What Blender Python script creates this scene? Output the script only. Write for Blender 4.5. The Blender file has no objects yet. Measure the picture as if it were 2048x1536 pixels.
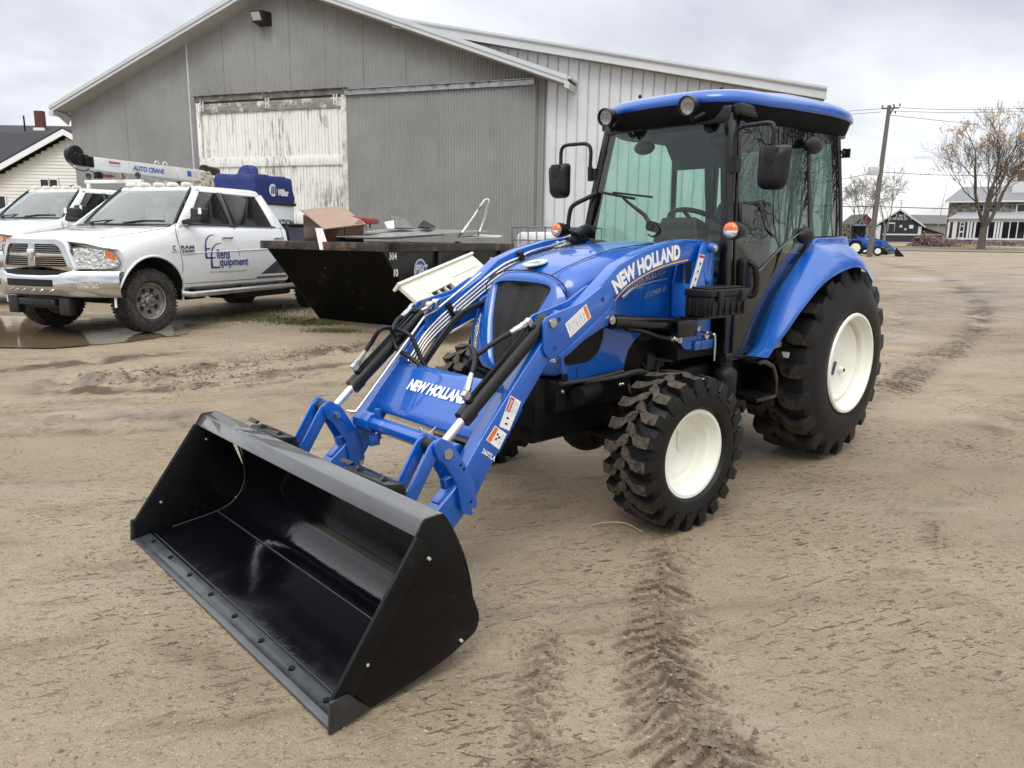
import bpy, bmesh, math, random
import numpy as np
from mathutils import Vector, Matrix
R = math.radians
SC = bpy.context.scene
COL = SC.collection
rnd = random.Random(7)

# ------------------------------------------------------------------ camera model measured from the photograph
CAM = dict(f=1476.5, p=0.1933, r=0.0155, H=1.411)
def _axes():
    p, r = CAM['p'], CAM['r']
    fw = Vector((0, math.cos(p), -math.sin(p))); rt = Vector((1, 0, 0)); up = Vector((0, math.sin(p), math.cos(p)))
    return fw, math.cos(r)*rt + math.sin(r)*up, -math.sin(r)*rt + math.cos(r)*up
FW, RT, UP = _axes()
EYE = Vector((0, 0, CAM['H']))
def ray(px, py): return FW + (px-1024)/CAM['f']*RT - (py-768)/CAM['f']*UP
def at_plane(px, py, p0, n):          # point of a vertical/any plane (a survey of the place from the photo)
    d = ray(px, py); n = Vector(n); t = (Vector(p0)-EYE).dot(n)/d.dot(n)
    return EYE + t*d
def at_depth(px, py, depth): d = ray(px, py); return EYE + d*(depth/d.y)

def slope(y):                          # the yard rises gently away from the camera
    y = np.asarray(y, float)
    a = np.clip((y-5.0)/4.0, 0, 1); a = a*a*(3-2*a)
    return 0.15*a + 0.0105*np.clip(y-9, 0, 51) + 0.02*np.clip(y-60, 0, 60)
def gz(y): return float(slope(y))

# ------------------------------------------------------------------ materials
MATS = {}
def nt(name):
    m = bpy.data.materials.new(name); m.use_nodes = True
    t = m.node_tree; t.nodes.clear()
    out = t.nodes.new('ShaderNodeOutputMaterial'); b = t.nodes.new('ShaderNodeBsdfPrincipled')
    t.links.new(b.outputs[0], out.inputs[0])
    return m, t, b
def N(t, kind, **kw):
    n = t.nodes.new('ShaderNode'+kind)
    for k, v in kw.items():
        if k.startswith('i_'):
            key = k[2:]; key = int(key) if key.isdigit() else key.replace('_', ' ')
            n.inputs[key].default_value = v
        else: setattr(n, k, v)
    return n
def noise(t, scale, detail=6, rough=.6, vec=None, stretch=None):
    tc = t.nodes.new('ShaderNodeTexCoord'); src = tc.outputs['Object']
    if stretch:
        mp = N(t, 'Mapping'); mp.inputs['Scale'].default_value = stretch
        t.links.new(src, mp.inputs[0]); src = mp.outputs[0]
    n = N(t, 'TexNoise', i_Scale=scale, i_Detail=detail, i_Roughness=rough)
    t.links.new(src, n.inputs['Vector'])
    return n
def ramp(t, src, stops):
    r = t.nodes.new('ShaderNodeValToRGB'); e = r.color_ramp.elements
    while len(e) < len(stops): e.new(.5)
    for i, (p, c) in enumerate(stops):
        e[i].position = p; e[i].color = (*c, 1) if len(c) == 3 else c
    t.links.new(src, r.inputs[0]); return r
def mixc(t, fac, a, b, blend='MIX'):
    m = t.nodes.new('ShaderNodeMix'); m.data_type = 'RGBA'; m.blend_type = blend
    for s, v in ((0, fac), (6, a), (7, b)):
        if hasattr(v, 'is_linked') or hasattr(v, 'links'): t.links.new(v, m.inputs[s])
        elif s == 0: m.inputs[0].default_value = v
        else: m.inputs[s].default_value = (*v, 1)
    return m.outputs[2]
def bump(t, b, src, dist=.002, strength=1, prev=None):
    n = N(t, 'Bump', i_Strength=strength, i_Distance=dist)
    t.links.new(src, n.inputs['Height'])
    if prev: t.links.new(prev, n.inputs['Normal'])
    t.links.new(n.outputs[0], b.inputs['Normal']); return n.outputs[0]
def M(name, col=(.5, .5, .5), rough=.5, metal=0, coat=0, var=.12, scale=8, bumpd=0, bscale=60, dirt=None, dscale=5, dlo=.5, dhi=.7, spec=None, stretch=None, rvar=.08):
    if name in MATS: return MATS[name]
    m, t, b = nt(name)
    n = noise(t, scale, stretch=stretch)
    lo = tuple(c*(1-var) for c in col); hi = tuple(min(1, c*(1+var)) for c in col)
    c = ramp(t, n.outputs[0], ((.3, lo), (.7, hi))).outputs[0]
    rr = ramp(t, n.outputs[0], ((.3, (max(0, rough-rvar),)*3), (.7, (min(1, rough+rvar),)*3)))
    rsrc = rr.outputs[0]
    if dirt:
        d = noise(t, dscale, 8, .65)
        f = ramp(t, d.outputs[0], ((dlo, (0, 0, 0)), (dhi, (1, 1, 1))))
        c = mixc(t, f.outputs[0], c, dirt)
        rsrc = mixc(t, f.outputs[0], rsrc, (.85, .85, .85))
    t.links.new(c, b.inputs['Base Color']); t.links.new(rsrc, b.inputs['Roughness'])
    b.inputs['Metallic'].default_value = metal; b.inputs['Coat Weight'].default_value = coat
    b.inputs['Coat Roughness'].default_value = .04
    if spec is not None: b.inputs['Specular IOR Level'].default_value = spec
    if bumpd:
        bn = noise(t, bscale, 5); bump(t, b, bn.outputs[0], bumpd)
    MATS[name] = m; return m
def glass(name, tint, trans=.8, rough=.0, ior=1.5):
    # thin sheet: partly see-through tinted, partly mirror by fresnel
    m = bpy.data.materials.new(name); m.use_nodes = True; t = m.node_tree; t.nodes.clear()
    out = t.nodes.new('ShaderNodeOutputMaterial'); tr = N(t, 'BsdfTransparent'); gl = N(t, 'BsdfGlossy', i_Roughness=rough)
    tr.inputs[0].default_value = (*tint, 1); gl.inputs[0].default_value = (.95, .97, .96, 1)
    fr = N(t, 'Fresnel', i_IOR=ior); mx = N(t, 'MixShader')
    ge = t.nodes.new('ShaderNodeNewGeometry'); io = N(t, 'Math', operation='MULTIPLY_ADD', i_1=1/ior-ior, i_2=ior); t.links.new(ge.outputs['Backfacing'], io.inputs[0]); t.links.new(io.outputs[0], fr.inputs[0])
    mm = N(t, 'Math', operation='MULTIPLY_ADD', i_1=1.3, i_2=.005, use_clamp=True); t.links.new(fr.outputs[0], mm.inputs[0])
    t.links.new(mm.outputs[0], mx.inputs[0]); t.links.new(tr.outputs[0], mx.inputs[1]); t.links.new(gl.outputs[0], mx.inputs[2])
    t.links.new(mx.outputs[0], out.inputs[0]); MATS[name] = m; return m

# ------------------------------------------------------------------ mesh builder
SPLIT = {'weld_plug', 'hose_fitting', 'bolt_hole', 'bolt_head', 'plate_hole', 'crank_hole', 'pivot_pin', 'line_coupling', 'steel_line', 'line_clamp', 'bumper_stud', 'lifting_eye', 'side_wall', 'board_bracket', 'shut_line', 'coupler_block', 'windshield_seal', 'safety_decal', 'wheel_nut', 'rim_window', 'number'}
class MB:
    def __init__(s): s.v = []; s.f = []; s.m = []; s.mi = 0
    def add(s, vs, fs, mi=None):
        o = len(s.v); s.v += [tuple(v) for v in vs]
        for f in fs: s.f.append(tuple(i+o for i in f)); s.m.append(s.mi if mi is None else mi)
        return s
    def box(s, c, d, rot=None, mi=None):
        c = Vector(c); x, y, z = (k/2 for k in d)
        vs = [Vector((a*x, b*y, e*z)) for a in (-1, 1) for b in (-1, 1) for e in (-1, 1)]
        if rot is not None: vs = [rot @ v for v in vs]
        return s.add([c+v for v in vs], [(0, 1, 3, 2), (4, 6, 7, 5), (0, 4, 5, 1), (2, 3, 7, 6), (0, 2, 6, 4), (1, 5, 7, 3)], mi)
    def bb(s, a, b, mi=None): return s.box([(p+q)/2 for p, q in zip(a, b)], [abs(p-q) for p, q in zip(a, b)], None, mi)
    def ext(s, poly, a, b, ax='Y', mi=None):     # 2-D outline extruded along an axis
        def P(u, v, w): return {'Y': (u, w, v), 'X': (w, u, v), 'Z': (u, v, w)}[ax]
        n = len(poly); vs = [P(u, v, a) for u, v in poly]+[P(u, v, b) for u, v in poly]
        fs = [tuple(range(n-1, -1, -1)), tuple(range(n, 2*n))]+[(i, (i+1) % n, n+(i+1) % n, n+i) for i in range(n)]
        return s.add(vs, fs, mi)
    def hexa(s, q0, q1, mi=None):                 # two quads joined
        return s.add(list(q0)+list(q1), [(3, 2, 1, 0), (4, 5, 6, 7)]+[(i, (i+1) % 4, 4+(i+1) % 4, 4+i) for i in range(4)], mi)
    def loft(s, rings, close=True, caps=True, mi=None):
        n = len(rings[0]); vs = [p for r in rings for p in r]; fs = []
        for k in range(len(rings)-1):
            for i in range(n if close else n-1):
                j = (i+1) % n; fs.append((k*n+i, k*n+j, (k+1)*n+j, (k+1)*n+i))
        if caps and close: fs += [tuple(range(n-1, -1, -1)), tuple((len(rings)-1)*n+i for i in range(n))]
        return s.add(vs, fs, mi)
    def cyl(s, p0, p1, r0, r1=None, n=16, caps=True, mi=None):
        return s.tube([p0, p1], r0, n, caps, r1, mi)
    def tube(s, path, r, n=8, caps=True, r1=None, mi=None):
        P = [Vector(p) for p in path]; r1 = r if r1 is None else r1; rings = []; ref = None
        for i, p in enumerate(P):
            d = (P[min(i+1, len(P)-1)]-P[max(i-1, 0)])
            if d.length < 1e-9: d = Vector((0, 0, 1))
            d.normalize()
            if ref is None: ref = Vector((0, 0, 1)) if abs(d.z) < .9 else Vector((1, 0, 0))
            u = ref-d*ref.dot(d); u.normalize(); ref = u; w = d.cross(u)
            rr = (r[i] if isinstance(r, (list, tuple)) else r+(r1-r)*i/max(1, len(P)-1))
            rings.append([p+rr*(math.cos(2*math.pi*k/n)*u+math.sin(2*math.pi*k/n)*w) for k in range(n)])
        return s.loft(rings, True, caps, mi)
    def lathe(s, prof, c=(0, 0, 0), ax='Y', n=32, mi=None, closed=False, caps=True):   # prof: (axial, radius)
        rings = []
        for a, r in prof:
            ring = []
            for k in range(n):
                t = 2*math.pi*k/n; u, w = r*math.cos(t), r*math.sin(t)
                p = {'Y': (u, a, w), 'X': (a, u, w), 'Z': (u, w, a)}[ax]
                ring.append((p[0]+c[0], p[1]+c[1], p[2]+c[2]))
            rings.append(ring)
        if closed: rings.append(rings[0])
        return s.loft(rings, True, caps and not closed, mi)
    def ell(s, c, d, n=16, m=10, mi=None):
        rings = []
        for i in range(m+1):
            a = -math.pi/2+math.pi*i/m; q = max(1e-3, math.cos(a)); rings.append([(c[0]+d[0]*q*math.cos(2*math.pi*k/n), c[1]+d[1]*q*math.sin(2*math.pi*k/n), c[2]+d[2]*math.sin(a)) for k in range(n)])
        return s.loft(rings, True, True, mi)
    def xf(s, fn): s.v = [tuple(fn(Vector(v))) for v in s.v]; return s
    def mirror(s):
        o = MB(); o.v = [(v[0], -v[1], v[2]) for v in s.v]; o.f = [tuple(reversed(f)) for f in s.f]; o.m = list(s.m); return o
    def pieces(s):
        par = list(range(len(s.v)))
        def fd(i):
            while par[i] != i: par[i] = par[par[i]]; i = par[i]
            return i
        for f in s.f:
            r = fd(f[0])
            for i in f[1:]: par[fd(i)] = r
        grp = {}
        for f, m in zip(s.f, s.m): grp.setdefault(fd(f[0]), []).append((f, m))
        bx = []
        for k, fl in grp.items():
            ids = {i for f, _ in fl for i in f}; bx.append([[min(s.v[i][a] for i in ids)-.0015 for a in range(3)], [max(s.v[i][a] for i in ids)+.0015 for a in range(3)], fl])
        i = 0
        while i < len(bx):
            j = i+1; hit = False
            while j < len(bx):
                if all(bx[i][0][a] <= bx[j][1][a] and bx[j][0][a] <= bx[i][1][a] for a in range(3)):
                    bx[i] = [[min(bx[i][0][a], bx[j][0][a]) for a in range(3)], [max(bx[i][1][a], bx[j][1][a]) for a in range(3)], bx[i][2]+bx[j][2]]; bx.pop(j); hit = True
                else: j += 1
            if not hit: i += 1
        out = []
        for _, _, fl in bx:
            o = MB(); mp = {}
            for f, m in fl:
                for i in f:
                    if i not in mp: mp[i] = len(o.v); o.v.append(s.v[i])
                o.f.append(tuple(mp[i] for i in f)); o.m.append(m)
            out.append(o)
        return out
    def build(s, name, mats, parent=None, bevel=0, smooth=35, seg=2, sub=0, label=None, recalc=True):
        if name in SPLIT:
            ps = s.pieces()
            if len(ps) > 1: return [p.build1(name, mats, parent, bevel, smooth, seg, sub, label, recalc) for p in ps][0]
        return s.build1(name, mats, parent, bevel, smooth, seg, sub, label, recalc)
    def build1(s, name, mats, parent=None, bevel=0, smooth=35, seg=2, sub=0, label=None, recalc=True):
        me = bpy.data.meshes.new(name); bm = bmesh.new()
        vs = [bm.verts.new(v) for v in s.v]
        for f, mi in zip(s.f, s.m):
            try: fc = bm.faces.new([vs[i] for i in f]); fc.material_index = mi
            except ValueError: pass
        if recalc: bmesh.ops.recalc_face_normals(bm, faces=bm.faces)
        if bevel:
            bmesh.ops.remove_doubles(bm, verts=bm.verts, dist=1e-5)
            ed = [e for e in bm.edges if len(e.link_faces) == 2 and e.calc_face_angle(0) > R(28)]
            bmesh.ops.bevel(bm, geom=ed, offset=bevel, segments=seg, affect='EDGES', profile=.5, clamp_overlap=True)
        bm.to_mesh(me); bm.free()
        if not isinstance(mats, (list, tuple)): mats = [mats]
        for m in mats: me.materials.append(m)
        o = bpy.data.objects.new(name, me); COL.objects.link(o)
        if parent: o.parent = parent
        if smooth:
            me.polygons.foreach_set('use_smooth', [True]*len(me.polygons)); me.set_sharp_from_angle(angle=R(smooth))
        if sub:
            md = o.modifiers.new('sub', 'SUBSURF'); md.levels = sub; md.render_levels = sub
        if label: o['label'] = label
        return o
def thing(name, label, cat, loc=(0, 0, 0), rz=0, group=None):
    o = bpy.data.objects.new(name, None); COL.objects.link(o); o.location = loc; o.rotation_euler = (0, 0, rz)
    o.empty_display_size = .2; return tag(o, label, cat, group)
def tag(o, label, cat, group=None):
    o['label'] = label; o['category'] = cat
    if group: o['group'] = group
    return o
def struct(o, kind='structure'): o['kind'] = kind; return o
def copy_tree(o, parent=None):
    c = o.copy(); COL.objects.link(c)
    if parent: c.parent = parent
    for ch in [x for x in bpy.data.objects if x.parent == o and x != c]: copy_tree(ch, c)
    return c
def smoothpath(pts, n=8):
    P = [Vector(p) for p in pts]; P = [2*P[0]-P[1]]+P+[2*P[-1]-P[-2]]; out = []
    for i in range(1, len(P)-2):
        for k in range(n):
            t = k/n; a, b, c, d = P[i-1:i+3]
            out.append(.5*((2*b)+(c-a)*t+(2*a-5*b+4*c-d)*t*t+(3*b-a-3*c+d)*t**3))
    out.append(P[-2]); return out
def fillet(poly, r, n=4):             # round the corners of a 2-D outline; r scalar or list
    out = []; m = len(poly)
    for i in range(m):
        a, b, c = Vector(poly[i-1]), Vector(poly[i]), Vector(poly[(i+1) % m]); ri = r[i] if isinstance(r, (list, tuple)) else r
        u, w = (a-b), (c-b); lu, lw = u.length, w.length; q = min(ri, lu*.45, lw*.45)
        if q <= 0: out.append(tuple(b)); continue
        u /= lu; w /= lw; p0, p1 = b+u*q, b+w*q
        for k in range(n+1):
            t = k/n; out.append(tuple((1-t)**2*p0+2*t*(1-t)*b+t*t*p1))
    return out
def rect(w, h, r=.02, cx=0, cy=0, n=4): return fillet([(cx-w/2, cy-h/2), (cx+w/2, cy-h/2), (cx+w/2, cy+h/2), (cx-w/2, cy+h/2)], r, n)
def glyphs(txt, bold=.0, shear=0, wx=1.0, space=1.0):
    cu = bpy.data.curves.new('t', 'FONT'); cu.body = txt; cu.size = 1; cu.offset = bold; cu.shear = shear; cu.space_character = space; cu.resolution_u = 3
    cu.align_x = 'CENTER'; cu.align_y = 'CENTER'
    o = bpy.data.objects.new('t', cu); COL.objects.link(o); dg = bpy.context.evaluated_depsgraph_get(); dg.update()
    me = o.evaluated_get(dg).to_mesh(); vs = [(v.co.x*wx, v.co.y) for v in me.vertices]; fs = [tuple(p.vertices) for p in me.polygons]
    o.evaluated_get(dg).to_mesh_clear(); bpy.data.objects.remove(o); bpy.data.curves.remove(cu)
    return vs, fs
def text_on(mb, txt, fn, h, bold=.0, shear=0, wx=1.0, space=1.0, mi=None, width=None):
    # fn(u, v) -> 3-D point; h: letter height; width: fit total width
    vs, fs = glyphs(txt, bold, shear, wx, space)
    x0, x1 = min(v[0] for v in vs), max(v[0] for v in vs); y0, y1 = min(v[1] for v in vs), max(v[1] for v in vs)
    sx = (width/(x1-x0)) if width else h/(y1-y0)
    sy = h/(y1-y0)
    return mb.add([fn((v[0]-(x0+x1)/2)*sx, (v[1]-(y0+y1)/2)*sy) for v in vs], fs, mi)
# ------------------------------------------------------------------ tractor materials
BLUE = M('blue_paint', (.0012, .086, .41), .32, 0, .8, .05, 3, rvar=.04)
BLKG = M('black_gloss', (.0035, .0035, .0042), .3, 0, .35, .2, 4, rvar=.06, spec=.3)
def bucketmat():
    m, t, b = nt('bucket_black'); n1 = noise(t, 2.2, 7, .62); n2 = noise(t, 26, 6, .7, stretch=(1, .35, 1)); n3 = noise(t, 5, 8, .7)
    k = ramp(t, n2.outputs[0], ((.60, (0, 0, 0)), (.75, (.5, .5, .5)))); c = mixc(t, k.outputs[0], (.0025, .0028, .0042), (.014, .0135, .0135)); d = ramp(t, n3.outputs[0], ((.62, (0, 0, 0)), (.80, (.6, .6, .6)))); c = mixc(t, d.outputs[0], c, (.022, .020, .018))
    t.links.new(c, b.inputs['Base Color']); r = ramp(t, n1.outputs[0], ((.35, (.07,)*3), (.55, (.13,)*3), (.72, (.30,)*3))); t.links.new(mixc(t, d.outputs[0], r.outputs[0], (.5, .5, .5)), b.inputs['Roughness']); bump(t, b, n1.outputs[0], .004); return m
BUCK = bucketmat()
BUCKO = M('bucket_outside', (.0032, .0034, .004), .3, 0, 0, .3, 5, dirt=(.030, .028, .026), dscale=24, dlo=.62, dhi=.80, rvar=.08, spec=.25)
BUCKT = M('bucket_scuffed', (.03, .032, .035), .42, .3, .3, .4, 14, dirt=(.22, .17, .12), dscale=16, dlo=.62, dhi=.76)
BLKM = M('black_plastic', (.0085, .0085, .0095), .45, 0, 0, .15, 20, .0006, 400, spec=.35)
DARK = M('dark_chassis', (.0045, .0045, .005), .55, 0, 0, .3, 6, spec=.25)
RUB = M('tyre_rubber', (.0065, .0065, .0072), .5, 0, 0, .35, 5, .0008, 90, dirt=(.03, .026, .021), dscale=7, dlo=.64, dhi=.88, spec=.3)
MUDR = M('muddy_tread', (.088, .072, .054), .9, 0, 0, .45, 30, .005, 120, dirt=(.018, .017, .016), dscale=34, dlo=.50, dhi=.64, spec=.2)
MUDD = M('dusty_tread', (.05, .041, .032), .8, 0, 0, .4, 30, .002, 120, dirt=(.012, .0115, .011), dscale=14, dlo=.48, dhi=.60, spec=.2)
CREAM = M('cream_paint', (.80, .80, .72), .38, 0, .3, .03, 6, dirt=(.6, .58, .5), dscale=9, dlo=.66, dhi=.95)
CHROME = M('chrome', (.75, .75, .76), .14, 1, 0, .05, 10)
ZINC = M('zinc', (.55, .55, .53), .3, 1, 0, .15, 30)
WHT = M('decal_white', (.80, .80, .80), .45, 0, 0, .02)
DEC = M('decal_grey', (.62, .62, .64), .5, 0, 0, .35, 60)
INK = M('decal_ink', (.02, .02, .02), .6)
ORG = M('decal_orange', (.72, .17, .02), .5)
REDD = M('decal_red', (.5, .02, .03), .5)
STRP = M('stripe_gold', (.75, .42, .10), .4)
SILV = M('silver_letter', (.42, .43, .45), .3, .6)
def grillemat():
    m, t, b = nt('grille_mesh'); n = noise(t, 16, 5, .6, stretch=(.25, 2.2, .12)); v = N(t, 'TexVoronoi', i_Scale=230); tc = t.nodes.new('ShaderNodeTexCoord'); t.links.new(tc.outputs['Object'], v.inputs['Vector'])
    c = ramp(t, n.outputs[0], ((.35, (.004, .004, .004)), (.62, (.016, .016, .016)), (.75, (.04, .04, .04)))); t.links.new(c.outputs[0], b.inputs['Base Color']); b.inputs['Roughness'].default_value = .5; b.inputs['Specular IOR Level'].default_value = .3; bump(t, b, v.outputs['Distance'], .003); return m  # pale vertical streaks put the sheen of the mesh into its colour
GRIL = grillemat()
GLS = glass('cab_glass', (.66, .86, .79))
GLSD = glass('door_glass', (.11, .155, .14), ior=1.6)  # tint darkened to stand in for dark tree reflections and the dim cab
WELD = M('weld', (.045, .046, .048), .4, .3, 0, .5, 120, .003, 180)
LENS = glass('lamp_lens', (.95, .95, .95)); REFL = M('reflector', (.8, .8, .8), .08, 1, 0, .3, 50, .01, 90)
AMB = M('amber_lens', (.65, .12, .01), .15, 0, 1, .3, 60)
SEAT = M('seat_vinyl', (.02, .02, .022), .6, 0, 0, .2, 30, .001, 200)

TR = thing('tractor', 'blue compact tractor with enclosed cab and a black front loader bucket resting on the mud', 'tractor', (1.7791, 5.3026, 0), 3.8914)

# ------------------------------------------------------------------ wheels
def wheel(x, y, z, Rt, w, rr, rim_y, nl, lh, side, mud, dish, name, ft=.93):
    """R-4 tyre: carcass lathe and two rows of angled lugs; rim: deep dish"""
    wh = bpy.data.objects.new(name, None); COL.objects.link(wh); wh.parent = TR; wh.location = (x, y, z)
    hw = w/2; b = MB()
    rc = Rt-lh
    dr_ = rc-rr; half = [(hw*.74, rr), (hw*.95, rr+.02), (hw*1.0, rr+.30*dr_), (hw*(.45+.55*min(1, ft+.12)), rr+.62*dr_), (hw*ft*1.0, rc-.024), (hw*ft*.66, rc-.005), (0, rc)]
    prof = [(-a_, r_) for a_, r_ in half]+[(a_, r_) for a_, r_ in reversed(half[:-1])]
    b.lathe(prof, n=72, closed=False)
    b.f = b.f[:-2]; b.m = b.m[:-2]
    def surf(yy, r, a): return (r*math.cos(a), yy, r*math.sin(a))
    for sd in (-1, 1):
        for k in range(nl):
            a0 = 2*math.pi*(k+(0 if sd > 0 else .5))/nl
            pitch = 2*math.pi/nl
            # path of the lug from the shoulder side wall to just past the centre line
            P = [(ft+.13 if ft < .9 else 1.03, rr+.56*dr_, rr+.58*dr_, .10), (ft+.08, rr+.80*dr_, rr+.88*dr_+.014, .06), (ft+.02, rc-.03, Rt-.006, .02), (ft*.66, rc-.006, Rt-.002, .0), (ft*.42, rc-.004, Rt, .06), (ft*.24, rc-.004, Rt, .34), (-.10, rc-.004, Rt, .56)]
            rings = []
            for (u, r0, r1, da) in P:
                aa = a0+sd*0+da*pitch*1.0
                hb = pitch*(.31 if nl > 20 else .275); ht = pitch*(.235 if nl > 20 else .20)
                yy = sd*hw*u; y1 = yy
                rings.append([surf(yy, r0, aa-hb), surf(y1, r1, aa-ht), surf(y1, r1, aa+ht), surf(yy, r0, aa+hb)])
            b.loft(rings, True, True)
            nf = len(rings)-1; base = len(b.f)-nf*4-2
            for q in range(nf):
                if q >= 2: b.m[base+q*4+1] = 1
    if side < 0: b = b.mirror()
    b.build('tyre', [RUB, mud], wh, smooth=32)
    # rim
    ry = rim_y-y if side > 0 else -(rim_y-(-y)) if False else rim_y-abs(y)
    q = MB(); pr = [(ry, rr+.012), (ry+.012, rr+.006), (ry+.012, rr-.010), (ry-.004, rr-.016), (ry-.03, rr-.020), (ry-.045, rr-.040), (ry-.085, rr-.046), (ry-.095, rr-.062), (ry-.115, rr-.066)]
    pr += [(ry-dish*.8, rr-.072), (ry-dish, rr-.10), (ry-dish-.012, rr*.45), (ry-dish-.012, .001)]
    pr += [(ry-dish-.03, .001), (ry-dish-.03, rr-.09), (-hw*.75, rr-.05), (-hw*.75, rr+.012)]
    q.lathe(pr, n=64, caps=False)
    # raised pressings on the disc
    if side < 0: q = q.mirror()
    q.build('rim', CREAM, wh, smooth=40)
    hubb = MB(); yy = (ry-dish-.01)*1
    if Rt > .5:
        hubb.cyl((-.06, yy, -.06), (-.06, yy+.03, -.06), .024, .018, 14); hubb.build('valve_cap', CREAM, wh)
        hb = MB(); hb.box((.04, yy+.006, -.04), (.02, .012, .09), Matrix.Rotation(R(-22), 3, 'Y')); hb.build('tag', M('purple_tag', (.11, .05, .12), .5), wh)
        hb = MB(); hb.cyl((-.06, yy+.03, -.06), (-.06, yy+.034, -.06), .011, .011, 10); hb.build('valve', DARK, wh)
    else:
        hubb.cyl((.03, ry-.11, rr-.085), (.02, ry-.07, rr-.10), .018, .018, 12); hubb.build('valve', CREAM, wh)
        wl = MB(); wl.tube(smoothpath([(-.10, yy+.006, .14), (-.085, yy+.006, .05), (-.09, yy+.006, -.02), (-.15, yy+.012, -.09)]), .004, 6); wl.build('weld_seam', CREAM, wh)
    return wh
WB = 1.861
for sd in (1, -1):
    fw_ = wheel(WB, sd*(.605 if sd > 0 else .845), .387, .392, .275, .218, .706 if sd > 0 else .946, 21, .029, sd, MUDR, .15, 'front_wheel'); fw_.rotation_euler = (0, 0, R(-4))
    rw_ = wheel(0, sd*.44, .642, .636, .47, .322, .666, 19, .036, sd, MUDD, .085, 'rear_wheel', .78)
    if sd > 0:
        b = MB(); b.box((-.04, .115, .418), (.07, .05, .004), Matrix.Rotation(R(-12), 3, 'X')); b.box((0, .2, .2), (.001, .001, .001))
        b = MB(); a = R(150)
        for (nm, a, yy, rrad, w_, h_, par) in (('paper_label', R(9), .06, .612, .075, .035, rw_), ('paper_label', R(101), .085, .372, .04, .10, fw_)):
            b = MB(); rad = Vector((math.cos(a), 0, math.sin(a))); tan = Vector((-math.sin(a), 0, math.cos(a))); c = rad*rrad+Vector((0, yy, 0)); ux = Vector((0, 1, 0))
            pts = [c+ux*(i*w_/2)+tan*(j*h_/2)+rad*.004*k for k in (0, 1) for i, j in ((-1, -1), (1, -1), (1, 1), (-1, 1))]
            b.hexa(pts[:4], pts[4:]); b.build(nm, WHT, par, smooth=0)

        b = MB(); text_on(b, 'TITAN', lambda u, v: ((.305+v)*math.sin(.55+u/.305), .1405, (.305+v)*math.cos(.55+u/.305)), .034, .02, 0, 1, width=.17); b.xf(lambda p: Vector((-p.x, p.y, p.z))); b.build('sidewall_lettering', M('rubber_letter', (.016, .016, .017), .4), fw_, smooth=0)
# ------------------------------------------------------------------ chassis, axles
b = MB()
b.bb((.1, -.17, .42), (2.45, .17, .72)); b.bb((1.3, -.26, .50), (1.75, .26, .80)); b.bb((2.3, -.24, .52), (2.5, .24, .76)); b.bb((-.15, -.2, .45), (.5, .2, .95))
b.bb((1.2, -.40, .58), (1.55, .42, .74)); b.bb((.45, -.40, .55), (1.1, .40, .80)); b.bb((1.85, -.30, .60), (2.42, .30, .755)); b.bb((1.3, -.3, .72), (1.95, .3, 1.0))
b.build('chassis', DARK, TR, bevel=.012)
b = MB(); b.cyl((WB, -.74, .37), (WB, .50, .37), .065, n=14); b.ell((WB, 0, .37), (.13, .15, .12)); b.bb((WB-.09, -.12, .36), (WB+.09, .12, .60))
for sd in (1, -1): b.cyl((WB, sd*.42, .26), (WB, sd*.42, .56), .05, n=12); b.ell((WB, sd*.41, .38), (.09, .07, .11))
b.cyl((WB+.10, -.36, .40), (WB+.10, .36, .40), .022, n=10); b.build('front_axle', DARK, TR, smooth=50)
b = MB(); b.cyl((0, -.5, .635), (0, .5, .635), .11, n=18); b.build('rear_axle', DARK, TR, smooth=50)
b = MB(); b.tube(smoothpath([(2.10, .24, .70), (2.2, .34, .69), (2.35, .37, .685)]), .045, 14); b.build('exhaust_pipe', DARK, TR, smooth=60)
b = MB(); b.tube(smoothpath([(2.28, .345, .745), (2.05, .35, .742), (1.85, .35, .75), (1.72, .345, .70)]), .013, 8)
for i in range(36):
    x = 2.27-i*.0125; b.lathe([(x-.003, .0155), (x+.003, .0155)], (0, .346, .743), 'X', 8)
b.build('loom_conduit', M('grey_conduit', (.045, .045, .047), .5), TR)
b = MB()
for x, y, z in ((2.38, .30, .70), (2.02, .36, .70), (2.0, .36, .70), (1.86, .37, .68), (1.52, .47, .70), (1.50, .47, .695), (1.48, .47, .69)): b.ell((x, y, z), (.011, .011, .011), 8, 6)
b.build('bolt_head', ZINC, TR)
b = MB()
for i in range(26):
    x0 = rnd.uniform(1.35, 1.9); z0 = rnd.uniform(.55, .98); y0 = rnd.uniform(.2, .33)
    b.tube(smoothpath([(x0, y0, z0), (x0+rnd.uniform(-.15, .15), y0+.04, z0+rnd.uniform(-.12, .05)), (x0+rnd.uniform(-.3, .2), y0+rnd.uniform(-.02, .05), z0+rnd.uniform(-.2, .0))]), rnd.choice((.007, .010, .014)), 6)
for i in range(14): b.box((rnd.uniform(1.4, 1.85), rnd.uniform(.24, .31), rnd.uniform(.6, .95)), (rnd.uniform(.03, .12), .05, rnd.uniform(.03, .1)))
b.build('engine_plumbing', M('engine_grey', (.022, .022, .023), .45, .2, 0, .8, 9), TR)

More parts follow.
